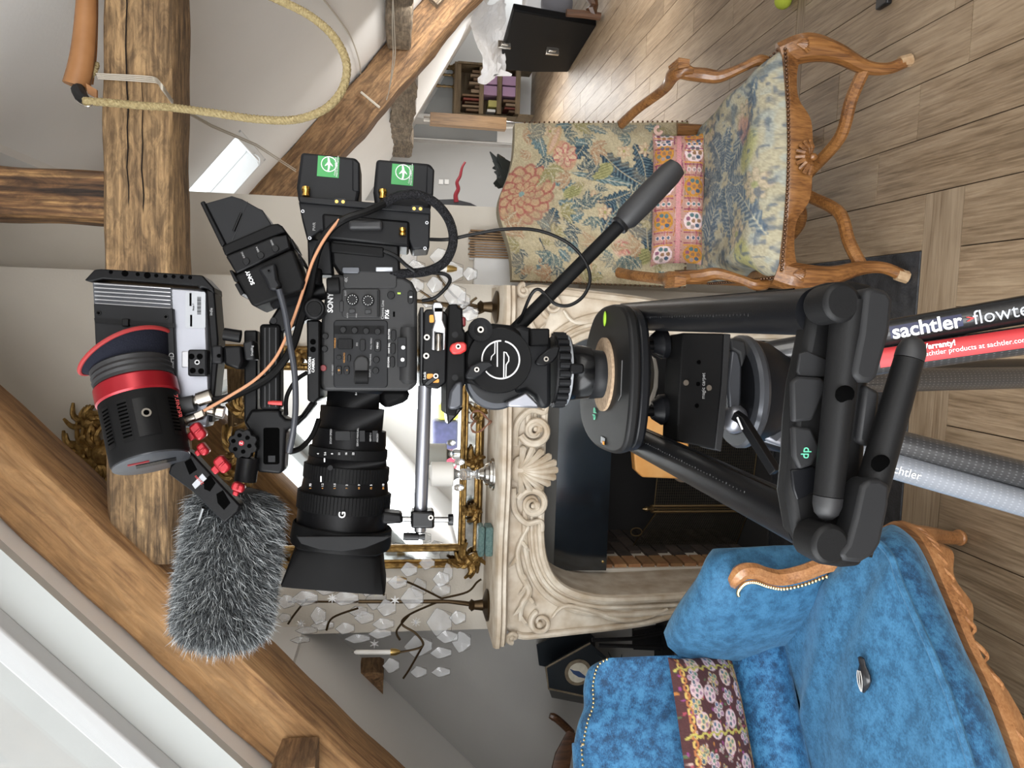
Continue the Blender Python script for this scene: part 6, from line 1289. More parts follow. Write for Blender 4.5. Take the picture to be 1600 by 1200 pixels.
# ------------------------------------------------------------------ batteries and plate
BDp = .90
for (q, lx, ly, lab) in (([(470, 237), (556, 246), (562, 254), (562, 300), (558, 322), (466, 316), (463, 292)], 513, 260.5, 'upper'), ([(588, 248), (672, 255), (679, 264), (677, 305), (672, 330), (586, 320), (583, 300)], 629, 273, 'lower')):
    bt = thing('camera_battery', f'black battery brick with a green airplane sticker, {lab} of the two on the rig', 'battery', W(q[4][0]-40, q[4][1], BDp+.03), 'batteries behind the camera')
    obj('case', PX(q, BDp, .055), 'dark_grey', bt, bevel=.004, seg=3)
    obj('end_cap', PX([(q[2][0]-12, q[2][1]-7), q[2], q[3], (q[3][0]-12, q[3][1]-2)], BDp-.0015, .05), 'dark_grey', bt, bevel=.002)
    st = obj('sticker', PX([(lx-16, ly-17.5), (lx+17.5, ly-14.5), (lx+16, ly+17.5), (lx-18, ly+14.5)], BDp-.0008, .0008), 'green_sticker', bt)
    c = W(lx+1, ly-4, BDp-.0012); rr_ = 11.5*sc_(lx, ly, BDp); obj('ring', G().tube([c+RT*math.cos(a)*rr_+UP*math.sin(a)*rr_ for a in lin(0, 2*math.pi*.97, 30)], .0006, 4, closed=True), 'white_print', st)
    k = sc_(lx, ly, BDp); pl = [(-15, 3), (-4, 2.5), (3, 8), (5, 8), (1, 2), (8, 1.5), (14, 3), (16, 0), (8, -2), (1, -2.5), (5, -8), (3, -8), (-4, -2.5), (-12, -1)]
    obj('airplane', G().prism([c-HD*.0002+RT*a*k*-.75+UP*b2*k*.75 for a, b2 in pl], -HD*.0003), 'white_print', st)
    TXT('Complies with IATA', lx+11, ly-.5, BDp-.0009, 2.8, 'white_print', st, ang=3); TXT('Dangerous Goods Regulations', lx+14, ly-.5, BDp-.0009, 2.2, 'white_print', st, ang=3)
    obj('release_catch', LAT([(6, 0), (7, .3), (5, .6), (6, 1)], (q[5][0]+12, q[5][1]-24, BDp-.01), (q[5][0]+12, q[5][1]-10, BDp-.01), 14), 'gold_c', bt)
bpl = thing('battery_plate', 'dark grey dual battery hot-swap plate with power sockets behind the camera', 'plate', W(650, 370, BDp+.03))
obj('plate', PX([(466, 314), (560, 320), (673, 332), (671, 388), (645, 390), (640, 376), (502, 360), (480, 376), (472, 345)], BDp-.002, .05), 'dark_grey', bpl, bevel=.002)
obj('plate_rim', PX([(467, 306), (672, 324), (673, 334), (468, 316)], BDp-.008, .04), 'dark_grey', bpl, bevel=.001)
for x, y in ((473, 330), (484, 372), (667, 348), (664, 388)): obj('screw', DC(x, y, 2.6, BDp-.003, .002, n=12), 'alu', bpl)
for x, y in ((531, 315), (652, 326)):
    so = obj('power_socket', RR(x-9, y-5, x+9, y+5, 2, BDp-.0095, .004), 'blk_gloss', bpl)
    for dx in (-5, 5): obj('contact', DC(x+dx, y+.4*dx*.1, 2.6, BDp-.0105, .002, n=12), 'gold_c', so)
obj('release_knob', LAT([(5, 0), (6, .3), (4, .5), (6, .7), (5, 1)], (629, 356, BDp-.012), (629, 368, BDp-.012), 14), 'gold_c', bpl)
obj('inner_block', PX([(503, 333), (640, 345), (640, 386), (505, 372)], BDp-.006, .06), 'blk', bpl, bevel=.003); obj('finger_pad', RR(544, 343, 598, 358, 5, BDp-.016, .014), 'rubber', bpl, bevel=.004, seg=3)
TXT('PWR', 491, 354, BDp-.0025, 5, 'grey_print', bpl)
ibp = thing('camera_battery_mount', 'black battery block clipped to the back of the cinema camera', 'battery', W(625, 400, BDp+.03))
obj('block', PX([(517, 372), (624, 382), (626, 428), (530, 428), (519, 412)], BDp-.002, .07), 'blk', ibp, bevel=.003); obj('band', PX([(517, 378), (600, 386), (600, 402), (517, 394)], BDp-.005, .05), 'blk_matte', ibp, bevel=.002); obj('latch', RX(587, 417, 614, 424, BDp-.004, .006), 'label_silver', ibp, bevel=.001); obj('latch', RR(534, 417, 562, 427, 3, BDp-.004, .006), 'mid_grey', ibp, bevel=.001)
obj('vertical_rail', PX([(480, 372), (516, 376), (520, 430), (482, 428)], BDp+.012, .03), 'dark_grey', ibp, bevel=.002)
# ------------------------------------------------------------------ base plate, rods, lens support
bs = thing('quick_release_base', 'black quick-release base plate with a silver lever under the camera', 'base plate', W(700, 550, .94))
obj('upper_plate', PX([(662, 488), (666, 483), (690, 483), (699, 491), (697, 598), (685, 608), (667, 606), (659, 598)], .895, .12), 'blk', bs, bevel=.002)
lv = obj('lever', PX([(675, 478), (678, 472), (689, 472), (693, 478), (692, 500), (697, 513), (696, 545), (692, 548), (692, 520), (680, 519), (680, 548), (674, 546), (675, 515), (679, 502)], .887, .008), 'alu', bs, bevel=.0015)
obj('lever_slot', RX(679, 481, 691, 487, .8865, .002), 'hole_black', lv); obj('lever_roller', LAT([(4, 0), (5, .2), (3.5, .5), (5, .9), (4, 1)], (685.5, 522, .889), (685, 548, .889), 14), 'nickel', lv)
for x, y in ((667, 527), (666, 556)): obj('captive_screw', DC(x, y, 4.6, .893, .003, n=18), 'nickel', bs)
for q in ((671, 492, 678, 504), (667, 584, 677, 592), (676, 592, 686, 598)): obj('orange_button', RR(*q, 2, .8935, .003), 'orange_p', bs)
obj('lock_lever', PX([(663, 600), (666, 596), (678, 588), (684, 584), (684, 592), (670, 602)], .890, .004), 'blk_gloss', bs, bevel=.0008); obj('lock_screw', DC(681, 587.5, 4, .889, .003, n=16), 'nickel', bs); TXT('Lock', 663.5, 587, .8948, 5, 'white_print', bs)
obj('guide', RX(656, 480, 662, 640, .90, .12), 'blk_gloss', bs, bevel=.001)
obj('lower_plate', PX([(701, 475), (716, 475), (716, 480), (722, 483), (724, 516), (727, 520), (727, 600), (724, 604), (712, 650), (697, 648), (697, 600)], .897, .11), 'blk_matte', bs, bevel=.002)
for y in (523, 590): obj('plate_bolt', DC(711, y, 5, .8965, .004, n=16), 'btn', bs)
obj('front_stop', PX([(700, 632), (703, 612), (712, 598), (723, 595), (723, 634), (716, 640), (701, 640)], .885, .03), 'mid_grey', bs, bevel=.003); obj('tail_hook', PX([(697, 640), (725, 636), (712, 652), (700, 664)], .90, .05), 'blk_gloss', bs, bevel=.002)
ro = thing('support_rod', 'bright aluminium support rod running under the zoom lens', 'rod', W(672, 700, .92)); obj('tube', LAT([(10.5, 0), (10.5, .99), (9.5, 1)], (664, 603, .905), (657, 802, .905), 28), 'alu_matte', ro); obj('end', LAT([(9, 0), (9, .9), (7, 1)], (657, 812, .905), (656, 832, .905), 24), 'alu', ro)
su = thing('lens_support', 'black lens support bracket with thumbscrews clamped on the rod end', 'bracket', W(690, 815, .90))
obj('clamp', RR(642, 799, 679, 826, 4, .892, .03), 'blk_gloss', su, bevel=.003); obj('cradle', PX([(597, 800), (628, 803), (630, 818), (598, 820), (595, 812)], .893, .03), 'blk', su, bevel=.003); obj('post', CY_((625, 811, .906), (706, 812, .906), 4.5), 'steel', su); obj('post_knob', LAT([(8, 0), (9, .2), (9, 1)], (700, 812, .906), (708, 812, .906), 18), 'blk_gloss', su); obj('screw', DC(673, 809, 4, .890, .003, n=14), 'nickel', su); obj('lock_post', LAT([(6, 0), (6, .7), (4, .72), (5, 1)], (630, 838, .90), (664, 839, .90), 16), 'blk_gloss', su)
obj('drop_knob', G().sph(W(672, 843, 1.2), (.02, .008, .02), 12), 'crystal_clear', su) if 0 else None
# ------------------------------------------------------------------ fluid head
FH = .955
fh = thing('fluid_head', 'black fluid pan and tilt head with a round S logo disc under the camera', 'tripod head', W(935, 585, FH))
obj('tilt_plate', PX([(727, 517), (740, 512), (770, 505), (800, 508), (815, 520), (820, 560), (800, 600), (760, 605), (727, 598)], .905, .10), 'blk_matte', fh, bevel=.004)
dk = obj('logo_disc', G().lathe([(51*sc_(781, 563, .893), .028), (52*sc_(781, 563, .893), .006), (50*sc_(781, 563, .893), 0)], W(781, 563, .893), HD, 56), 'blk_matte', fh)
c = W(782.5, 562, .8925); k = sc_(782, 562, .8925)
obj('logo_ring', G().tube([c+RT*math.cos(a)*29.5*k+UP*math.sin(a)*29.5*k for a in lin(math.radians(0), math.radians(348), 60)], 1.25*k, 5), 'white_print', dk)
S1 = [W(x, y, .8924) for x, y in ((777, 533.5), (777, 573), (773.5, 576.5), (766.5, 574))]; S0 = [W(x, y, .8924) for x, y in ((773.5, 534), (773, 552), (768, 557), (767, 563))]
S2 = [W(x, y, .8924) for x, y in ((787, 590), (787.5, 549.5), (791, 551), (795, 558), (795, 564), (791, 570), (790.5, 589))]
obj('logo_s', G().tube(S1[:2], 1.1*k, 4).tube(S0, 1.0*k, 4).tube(S2, 1.1*k, 4), 'white_print', dk)
obj('rosette', G().lathe([(18.5*k, .012), (18.5*k, 0), (5*k, .002)], W(751, 515, .89), HD, 40), 'blk', fh); obj('rosette_hole', DC(751, 515, 5, .8895, .003, n=20), 'nickel', fh); g = G()
for i in range(40): a = 2*math.pi*i/40; cc_ = W(751, 515, .8895); d_ = RT*math.cos(a)+UP*math.sin(a); g.box(cc_+d_*14*k, (7*k, .001, .0009), (d_, HD, d_.cross(HD)))
obj('rosette_teeth', g, 'btn', fh)['kind'] = 'stuff'
obj('red_lever', PX([(702, 546), (705, 538), (714, 534.5), (725, 534), (729.5, 538), (729, 548), (720, 553), (708, 554)], .887, .008), 'red_plain', fh, bevel=.002); obj('red_lever_screw', DC(716, 541.5, 4, .886, .002, n=16), 'nickel', fh)
obj('red_catch', PX([(715, 494), (728, 495), (728, 510), (720, 508)], .90, .02), 'red_dark', fh, bevel=.002); obj('plate_hook', PX([(708, 480), (723, 481), (723, 496), (716, 497), (722, 512), (727, 517), (726, 521), (714, 514), (708, 500)], .898, .02), 'blk', fh, bevel=.002)
tl_ = obj('tilt_lever', PX([(727, 586), (735, 572), (750, 565), (765, 564), (774, 572), (764, 576), (757, 582), (751, 588), (740, 593), (729, 592)], .882, .007), 'dark_grey', fh, bevel=.002); obj('lever_screw', DC(745, 577.5, 4, .881, .002, n=16), 'nickel', tl_)
obj('counterbalance_ring', G().lathe([(47*k, 0), (50*k, .004), (50*k, .012), (46*k, .016)], W(775, 593, .93), HD, 48), 'mid_grey', fh); obj('tilt_drum', G().lathe([(48*k, 0), (48*k, .08)], W(778, 584, .925), HD, 40), 'blk_gloss', fh)
obj('fork', PX([(800, 512), (815, 508), (830, 512), (845, 520), (862, 525), (862, 636), (846, 640), (835, 620), (822, 612), (805, 616)], .92, .09), 'dark_grey', fh, bevel=.006, seg=3)
obj('fork_block', RR(829, 513, 859, 540, 3, .905, .05), 'blk_matte', fh, bevel=.004); obj('silver_wing', PX([(792, 628), (812, 619), (822, 613), (832, 622), (842, 632), (842, 638), (795, 636)], .900, .02), 'alu_matte', fh, bevel=.003)
pl2 = obj('pan_lever', PX([(836, 566), (843, 556), (855, 546), (868, 540), (876, 541), (872, 556), (864, 566), (852, 572), (840, 571)], .89, .008), 'blk', fh, bevel=.002); obj('lever_screw', DC(853.5, 561, 4, .889, .002, n=16), 'nickel', pl2)
# vertical stack (axis = world up) : pan ring, neck, bowl flange
cxp = W(880, 584, FH); ks = sc_(880, 584, FH)
def vst(nm, x0, x1, r0, r1, mt, n=40, y=584): a, b_ = W(x1, y, FH), W(x0, y, FH); b_ = Vector((a.x, a.y, b_.z)); return obj(nm, G().lathe([(r1*ks, 0), (r1*ks, .0005), (r0*ks, (b_-a).length)], a, UP, n), mt, fh, bevel=.001)
pr = vst('pan_ring', 860, 886, 52, 54, 'blk', y=578); a = W(872, 578, FH); g = G()
for i in range(26): t = 2*math.pi*i/26; d_ = RT*math.cos(t)+HD*math.sin(t); g.tube([Vector((a.x, a.y, a.z-.007))+d_*54*ks, Vector((a.x, a.y, a.z+.007))+d_*54*ks], .0042, 8)
obj('ring_pad', g, 'dark_grey', pr)['kind'] = 'stuff'
a = W(884, 578, FH); obj('scale_ring', G().lathe([(55.5*ks, 0), (55.5*ks, .003)], Vector((a.x, a.y, a.z)), UP, 44), 'label_silver', fh)
vst('neck', 886, 920, 45, 40, 'blk_gloss', y=582); vst('base_flange', 919, 943, 39, 37, 'dark_grey', y=585); obj('neck_tab', RR(891, 568, 913, 584, 5, .905, .012), 'blk', fh, bevel=.002)
# pan bar
pb0 = obj('pan_bar', CY_((800, 520, .94), (978, 342, .90), 10.5, r2=11), 'blk_matte', fh); obj('bar_grip', LAT([(13, 0), (14, .02), (19, .1), (20, .5), (19, .85), (16, .97), (8, 1.0)], (970, 350, .90), (1060, 258, .885), 24), 'rubber', pb0); obj('grip_collar', LAT([(15, 0), (15.5, .5), (14, 1)], (966, 354, .90), (972, 348, .90), 24), 'dark_grey', pb0)
# ------------------------------------------------------------------ cables
def cable(nm, lab, pts, r, mt, n=8): return tag(obj(nm, TB(pts, r, n=n), mt), lab, 'cable')
cable('braided_cable', 'thick braided black power cable looping behind the camera', [(600, 318, .885), (620, 307, .88), (650, 304, .878), (680, 317, .878), (702, 345, .88), (708, 378, .885), (696, 408, .89), (670, 423, .895), (640, 427, .90), (600, 428, .905)], 7.5, 'braid', 12)
cable('sleeved_cable', 'black sleeved cable running up from the braided loop to the screen', [(604, 316, .884), (575, 330, .875), (540, 342, .87), (515, 360, .872), (498, 388, .876), (490, 420, .88), (484, 455, .885), (470, 500, .886), (455, 545, .887), (420, 590, .888), (360, 620, .875), (330, 626, .868)], 6, 'cable_black')
cable('copper_cable', 'thin copper coloured cable curving from the battery plate to the connectors', [(530, 343, .868), (508, 372, .865), (490, 405, .866), (478, 440, .868), (465, 480, .870), (450, 520, .874), (430, 560, .872), (400, 592, .868), (360, 618, .862), (318, 642, .855)], 2.4, 'cable_copper')
cable('grey_cable', 'grey rubber cable hanging from the viewfinder screen plug', [(436, 452, .848), (446, 490, .85), (452, 530, .852), (460, 580, .855), (462, 630, .86), (459, 670, .865), (452, 706, .875)], 5, 'cable_grey', 10)
cable('short_black_cable', 'black cable arching between the handle socket and the top plate', [(452, 706, .88), (470, 700, .89), (488, 680, .90), (498, 655, .91)], 4.5, 'cable_black')
cable('handle_cable', 'thin black cable crossing behind the grey cable to the top handle', [(447, 648, .89), (448, 620, .90), (462, 595, .905), (480, 582, .91)], 3.5, 'cable_black')
cable('remote_cable', 'thin black remote cable looping from the battery plate to the pan bar', [(672, 374, .90), (700, 374, .89), (740, 366, .885), (790, 358, .88), (840, 360, .88), (885, 378, .88), (912, 405, .88), (922, 435, .88), (912, 462, .88), (890, 477, .883), (868, 475, .885), (852, 460, .89), (840, 452, .893), (829, 462, .90), (815, 495, .925), (806, 512, .935)], 2.8, 'cable_black')
cable('link_cable', 'short black cable loop from the camera bottom to the braided cable', [(660, 470, .90), (680, 465, .892), (698, 448, .89), (703, 436, .89), (694, 428, .892), (670, 426, .90)], 3, 'cable_black')
cable('coax_cable', 'short black coaxial cable between the battery block and the braided cable', [(600, 392, .895), (618, 400, .893), (634, 414, .892), (648, 424, .893)], 3, 'cable_black')

for o in list(bpy.data.objects):
    if o.name.split('.')[0] in ('captive_screw', 'red_lever_screw', 'lever_screw', 'lock_screw', 'bolt', 'rosette_hole', 'screw', 'plug_screw') and o.type == 'MESH' and o.parent and o.name in ORG and (ORG[o.name]-CAM).length < 1.4:
        r_ = max(o.dimensions)*.27; obj('hex_socket', G().lathe([(r_, 0), (r_, .0006)], ORG[o.name]-HD*(o.dimensions.y*.5+.0003 if o.dimensions.y < .008 else .002), HD, 6), 'hole_black', o, smooth=0)
# ------------------------------------------------------------------ camera slider running toward the photographer
mat('rail_black', (.0042, .0045, .0055), .36, spec=.22, bump=.04, bscale=700); mat('cap_black', (.0058, .0058, .006), .5, spec=.2, bump=.05, bscale=900); mat('pad_grey', (.012, .0122, .013), .55, spec=.25); mat('tick', (.09, .09, .09), .5); mat('logo_green', (.10, .45, .28), .5)
SLZ = 1.195
sl_ = thing('camera_slider', 'black twin-rail camera slider pointing at the viewer under the tripod head', 'slider', W(1150, 620, .80)-UP*.02)
YD = Vector((0, 1, 0))
rr_f, rr_n = W(1000, 494, .93), W(1262, 488, .555); rl_f, rl_n = W(1000, 690, .93), W(1240, 806, .56)
for a, b_ in ((rr_f, rr_n), (rl_f, rl_n)):
    a = a.copy(); b_ = b_.copy(); a.z = b_.z = SLZ; dd = (a-b_).normalized(); a = a+dd*.09
    rl = obj('rail', G().cyl(b_-dd*.03, a, .0178, n=40), 'rail_black', sl_)
    g = G()
    for k in range(46):
        p = b_+dd*(.05+k*.0072); nrm = (Vector((-.1 if a.x > 0 else .45, -.15, .98))).normalized(); g.box(p+nrm*.0178 + Vector((.006*(1 if a.x > 0 else -1), 0, 0))*0, (.0018 if k % 5 else .0034, .0004, .0004))
    obj('scale_marks', g, 'tick', rl)['kind'] = 'stuff'
    obj('rail_groove', G().tube([b_+Vector((-.0178 if a.x > .05 else .0172, 0, .004)), a+Vector((-.0178 if a.x > .05 else .0172, 0, .004))], .0012, 5), 'blk_gloss', rl)
# carriage plate
cpz = 1.238
cpl = [WZ(x, y, cpz) for x, y in ((952, 476), (938, 482), (927, 497), (917, 530), (910, 565), (906, 600), (906, 645), (914, 675), (928, 695), (948, 706), (962, 708), (974, 698), (981, 660), (985, 600), (985, 545), (981, 500), (972, 480), (962, 476))]
cpl = crv(cpl, 3, True)
ca = obj('carriage', G().prism(cpl, (0, 0, -.013)), 'cap_black', sl_, bevel=.004, seg=3)
g = G(); cen = sum(cpl, Vector())/len(cpl); obj('carriage_skirt', G().prism([cen+(p-cen)*.97-UP*.012 for p in cpl], (0, 0, -.014)), 'rail_black', sl_, bevel=.004)
ck = W(945, 585, FH); ck.z = cpz; obj('cork_disc', G().lathe([(.047, 0), (.047, .0035)], ck, UP, 40), 'cork', ca); 
q = WZ(945, 498, cpz+.001); obj('bubble_window', G().sph(q, (.010, .004, .002), 12), 'green_glow', ca)
q = WZ(928, 657, cpz+.001); text_mesh('logo', 'dp', q, RT, HD, .018, 'logo_green', ca)
g = G(); g.tube([WZ(972, 563, cpz+.0004), WZ(970, 618, cpz+.0004), WZ(966, 626, cpz+.0004)], .0005, 4); obj('seam', g, 'tick', ca)
obj('tension_slot', G().box(WZ(943, 688, cpz), (.008, .02, .002)), 'blk_gloss', ca); obj('slot_tab', G().box(WZ(943, 692, cpz+.001), (.004, .006, .002)), 'orange_p', ca)
fb = PX([(984, 545), (992, 540), (1004, 542), (1006, 550), (1006, 612), (998, 618), (986, 614)], .86, .03); obj('brake_block', fb, 'blk', sl_, bevel=.003); obj('brake_cap', PX([(987, 553), (1000, 550), (1000, 614), (988, 613)], .856, .006), 'pad_grey', sl_, bevel=.002); obj('brake_top', PX([(985, 556), (990, 552), (1006, 552), (1009, 556), (1005, 563), (987, 565)], .853, .012), 'mid_grey', sl_, bevel=.002)
for y0, y1 in ((528, 552), (635, 652)):
    obj('clamp_screw', CY_((1000, (y0+y1)/2, .88), (1024, (y0+y1)/2, .88), 7), 'blk_gloss', sl_); obj('clamp_knob', LAT([(14, 0), (24, .6), (24, 1)], (1018, (y0+y1)/2-2, .885), (1040, (y0+y1)/2-4, .885), 24), 'rail_black', sl_)
obj('cross_bracket', PX([(1018, 555), (1026, 560), (1030, 580), (1029, 605), (1022, 628), (1015, 636), (1010, 634), (1020, 606), (1022, 582), (1020, 566)], .885, .012), 'nickel', sl_, bevel=.001)
# centre plate with lettering
cpn = obj('centre_plate', PX([(1066, 520), (1132, 521), (1128, 600), (1118, 702), (1058, 690), (1060, 620)], .84, .05), 'blk_matte', sl_, bevel=.002); obj('plate_edge', PX([(1132, 521), (1142, 522), (1134, 650), (1127, 706), (1117, 702), (1128, 600)], .838, .05), 'pad_grey', sl_, bevel=.001)
TXT('magic carpet', 1099, 603, .8395, 6.5, 'grey_print', cpn); 
for x, y in ((1072, 598), (1108, 606)): obj('bolt', DC(x, y, 4.5, .838, .003, n=16), 'nickel', cpn)
for x, y in ((1092, 566), (1091, 600), (1089, 634)): obj('hole', DC(x, y, 3.4, .8395, .001, n=14), 'hole_black', cpn)
# near end cap with two folded legs
ND = .518
obj('end_cap', PX([(1300, 440), (1282, 446), (1270, 466), (1263, 520), (1257, 550), (1246, 600), (1240, 660), (1237, 720), (1232, 770), (1242, 830), (1264, 870), (1288, 884), (1320, 889), (1352, 886), (1352, 760), (1360, 600), (1372, 446), (1340, 438)], ND, .022), 'cap_black', sl_, bevel=.006, seg=3)
for q in ([(1238, 596), (1250, 588), (1284, 590), (1294, 602), (1270, 657), (1240, 660)], [(1239, 666), (1268, 669), (1283, 702), (1270, 727), (1250, 734), (1241, 714)]): obj('cap_cover', PX(q, ND-.004, .006), 'pad_grey', sl_, bevel=.002)
obj('cap_recess', PX([(1250, 552), (1262, 548), (1302, 566), (1300, 585), (1284, 590), (1250, 588), (1246, 580)], ND-.001, .003), 'alu_matte' if 0 else 'pad_grey', sl_, bevel=.001)
obj('cap_recess', PX([(1236, 735), (1270, 728), (1282, 740), (1274, 770), (1246, 782), (1240, 765)], ND-.001, .003), 'rail_black', sl_, bevel=.001)
q = W(1258, 717, ND-.0045); text_mesh('logo', 'dp', q, RT, UP, .0085, 'logo_green', sl_)
LGD = .500
def folded(a, b_, hinge, pad, rec):
    l = obj('folding_leg', LAT([(27, 0), (27, .05), (24.5, .45), (22.5, .92), (22, 1.0)], a, b_, 32), 'cap_black', sl_)
    pa_, pb2 = W(*a), W(*b_); e = pb2+(pb2-pa_).normalized()*.0005; s_ = sc_(*b_); dd = (pb2-pa_).normalized()
    obj('foot_cap', G().lathe([(22.3*s_, 0), (22*s_, .006), (18*s_, .012), (10*s_, .0155), (1*s_, .017)], e, dd, 28), 'rubber', l)
    obj('hinge', DC(hinge[0], hinge[1], 32, LGD-.012, .03, n=40), 'cap_black', l, bevel=.003)
    obj('foot_recess', G().sph(W(rec[0], rec[1], LGD-.0105), (.0062, .0011, .0075), 16), 'hole_black', l)
    obj('rubber_pad', PX(pad, LGD-.014, .022), 'pad_grey', l, bevel=.004, seg=3)
folded((1328, 470, LGD), (1294, 775, LGD), (1318, 472), [(1352, 452), (1365, 448), (1388, 453), (1397, 468), (1392, 520), (1372, 590), (1362, 598), (1347, 598), (1333, 588), (1334, 575), (1345, 520)], (1320, 616))
folded((1334, 862, LGD), (1420, 562, LGD), (1300, 852), [(1347, 760), (1358, 749), (1376, 748), (1392, 758), (1390, 790), (1377, 850), (1366, 868), (1345, 880), (1320, 878), (1312, 866), (1325, 850), (1336, 810)], (1376, 724))
obj('hinge_web', PX([(1352, 600), (1376, 612), (1372, 660), (1358, 700), (1340, 690)], LGD+.012, .02), 'rubber', sl_, bevel=.003)
# ------------------------------------------------------------------ carbon tripod
def carbon(name, a, b_, k=1.):
    """diagonal woven tube: pattern runs round and along the object's own Z axis"""
    mt = bpy.data.materials.new(name); mt.use_nodes = True; N = mt.node_tree.nodes; L = mt.node_tree.links; b = N['Principled BSDF']
    tc = N.new('ShaderNodeTexCoord'); sp = N.new('ShaderNodeSeparateXYZ'); L.new(tc.outputs['Object'], sp.inputs[0])
    an = N.new('ShaderNodeMath'); an.operation = 'ARCTAN2'; L.new(sp.outputs[0], an.inputs[0]); L.new(sp.outputs[1], an.inputs[1])
    def mad(i, mul, add=None):
        m_ = N.new('ShaderNodeMath'); m_.operation = 'MULTIPLY_ADD'; L.new(i, m_.inputs[0]); m_.inputs[1].default_value = mul
        if add is not None: L.new(add, m_.inputs[2])
        else: m_.inputs[2].default_value = 0
        return m_.outputs[0]
    z1 = mad(sp.outputs[2], 900*k); u = mad(an.outputs[0], 14, z1); v = mad(an.outputs[0], -14, z1)
    def sn(i): m_ = N.new('ShaderNodeMath'); m_.operation = 'SINE'; L.new(i, m_.inputs[0]); return m_.outputs[0]
    mu = N.new('ShaderNodeMath'); mu.operation = 'MULTIPLY'; L.new(sn(u), mu.inputs[0]); L.new(sn(v), mu.inputs[1])
    r = N.new('ShaderNodeValToRGB'); r.color_ramp.elements[0].position = .3; r.color_ramp.elements[1].position = .7; r.color_ramp.elements[0].color = (*a, 1); r.color_ramp.elements[1].color = (*b_, 1)
    L.new(mad(mu.outputs[0], .5), r.inputs[0]); L.new(r.outputs[0], b.inputs['Base Color']); b.inputs['Roughness'].default_value = .3; b.inputs['Metallic'].default_value = .3; b.inputs['Coat Weight'].default_value = .4; M[name] = mt
carbon('carbon_dark', (.006, .006, .0065), (.022, .022, .023), .5); carbon('carbon_grey', (.035, .035, .036), (.20, .20, .205), .45); carbon('carbon_light', (.20, .215, .24), (.42, .44, .48), .45)
tpd = thing('tripod', 'carbon fibre twin-tube tripod carrying the camera slider', 'tripod', Vector((W(1215, 620, .9).x, W(1215, 620, .9).y, 0)))
bw = W(1160, 612, .90)
obj('bowl', G().lathe([(.02, -.05), (.05, -.045), (.062, -.02), (.066, 0), (.066, .012), (.05, .016)], bw-UP*.005, UP, 36), 'rail_black', tpd); obj('bowl_ring', G().lathe([(.067, -.004), (.070, 0), (.070, .006), (.067, .01)], bw, UP, 36), 'mid_grey', tpd)
obj('mount_plate', PX([(1143, 545), (1156, 545), (1160, 560), (1158, 640), (1140, 645), (1136, 600)], .865, .06), 'mid_grey', tpd, bevel=.003); obj('claw', PX([(1140, 528), (1165, 532), (1168, 552), (1160, 575), (1155, 552), (1142, 545)], .86, .02), 'pad_grey', tpd, bevel=.003); obj('bowl_knob', G().sph(W(1148, 655, .87), (.018, .016, .016), 16), 'alu_matte', tpd)
obj('crown', PX([(1170, 560), (1200, 545), (1245, 535), (1260, 560), (1260, 700), (1225, 708), (1180, 690), (1165, 640)], .885, .06), 'rail_black', tpd, bevel=.008, seg=3); obj('crown_arm', PX([(1178, 670), (1225, 655), (1262, 650), (1262, 705), (1235, 702), (1190, 684)], .868, .02), 'alu_matte', tpd, bevel=.004); obj('crown_pocket', PX([(1192, 676), (1212, 668), (1228, 676), (1214, 690)], .866, .003), 'mid_grey', tpd, bevel=.001)
obj('leg_latch', PX([(1200, 592), (1224, 586), (1226, 645), (1196, 645)], .868, .02), 'dark_grey', tpd, bevel=.003); obj('release_button', RR(1173, 608, 1196, 626, 4, .862, .02), 'dark_grey', tpd, bevel=.004)
hl = obj('lock_handle', G().tube([W(1148, 648, .845), W(1160, 656, .838), W(1212, 738, .80)], .0075, 4), 'blk', tpd, bevel=.001); obj('handle_label', G().tube([W(1152, 652, .8345), W(1160, 671, .829)], .0011, 4), 'white_print', hl)
mat('foot_rubber', (.02, .02, .02), .8)
def kid(c, p):
    bpy.context.view_layer.update(); c.parent = p; c.matrix_parent_inverse = p.matrix_world.inverted(); return c
def legtube(p0, p1, r, mt):
    a, b_ = W(*p0), W(*p1); k = a.z/(a.z-b_.z); e = a+(b_-a)*k; Zv = (e-a).normalized(); Xv = Zv.orthogonal().normalized(); Yv = Zv.cross(Xv); base = ORG[tpd.name]
    o = obj('leg_tube', G().cyl(Vector(), Vector((0, 0, (e-a).length)), r, n=28), mt, None, rot=Matrix(((Xv.x, Yv.x, Zv.x, a.x), (Xv.y, Yv.y, Zv.y, a.y), (Xv.z, Yv.z, Zv.z, a.z), (0, 0, 0, 1)))); bpy.context.view_layer.update(); o.parent = tpd; o.matrix_parent_inverse = Matrix.Translation(-base)
    bpy.context.view_layer.update(); kid(obj('foot', G().cyl(e+(a-e).normalized()*.07, e, r*1.35, n=16), 'foot_rubber'), o); return o, a, b_
o1, a1, b1 = legtube((1190, 556, .895), (1600, 484, .78), .0165, 'carbon_dark'); o2, a2, b2_ = legtube((1190, 590, .895), (1600, 532, .78), .0165, 'carbon_grey')
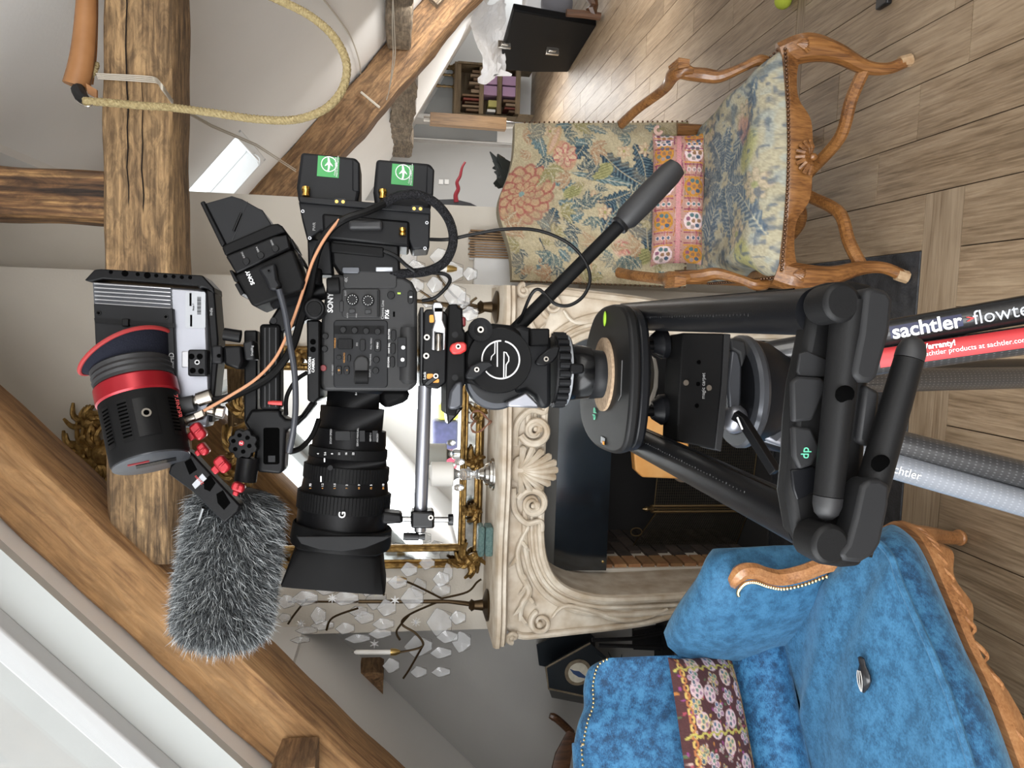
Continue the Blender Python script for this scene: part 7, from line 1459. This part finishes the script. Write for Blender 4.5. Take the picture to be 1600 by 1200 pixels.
o3, a3, b3 = legtube((1190, 598, .93), (1600, 590, 1.02), .0165, 'carbon_grey'); o3b, _, _ = legtube((1190, 588, .95), (1600, 577, 1.04), .0165, 'carbon_dark')
o4, a4, b4 = legtube((1190, 640, .895), (1600, 742, .82), .0165, 'carbon_grey'); o5, a5, b5 = legtube((1190, 668, .89), (1600, 786, .82), .0165, 'carbon_light')
# labels on the right leg
def strip(a, b_, f0, f1, r, half, mt, par, nm, ctr=0.):
    dd = (b_-a).normalized(); mid = a.lerp(b_, (f0+f1)/2); tc = (CAM-mid).normalized(); fc = (tc-dd*tc.dot(dd)).normalized(); sd = dd.cross(fc)
    if sd.dot(RT) < 0: sd = -sd
    def f(u, v): t = (v-.5)*2*half+ctr; return a.lerp(b_, f0+(f1-f0)*u) + (fc*math.cos(t)+sd*math.sin(t))*(r+.0005)
    kid(obj(nm, G().grid(f, 20, 10), mt, None, smooth=180), par); return dd, fc, sd
dd, fc, sd = strip(a1, b1, .50, .765, .0165, .42, 'label_navy', o1, 'label', .05)
def legtext(s_, a, b_, f, r, size, mt, par, off=0., bold=0.): kid(text_mesh('lettering', s_, a.lerp(b_, f)+fc*(r+.0012)+sd*off, dd, sd, size, mt, None, .0002, 'LEFT', bold), par)
legtext('sachtler', a1, b1, .505, .0165, .0232, 'white_print', o1, bold=.0005); legtext('flowtech', a1, b1, .80, .0165, .0225, 'label_silver', o1)
for k in (0, 1): legtext('>', a1, b1, .782-.006*k, .0165, .012, 'red_plain', o1)
dd, fc, sd = strip(a2, b2_, .46, 1.02, .0165, .75, 'label_red', o2, 'label', .25)
legtext('Free Warranty!', a2, b2_, .545, .0165, .0090, 'white_print', o2, .0085, .0003); legtext('your Sachtler products at sachtler.com/warranty-extension', a2, b2_, .555, .0165, .0080, 'white_print', o2, .0005)
dd = (b5-a5).normalized(); tc = (CAM-a5.lerp(b5, .6)).normalized(); fc = (tc-dd*tc.dot(dd)).normalized(); sd = dd.cross(fc); sd = sd if sd.dot(RT) > 0 else -sd
legtext('sachtler', a5, b5, .455, .0165, .014, 'white_print', o5, -.004)
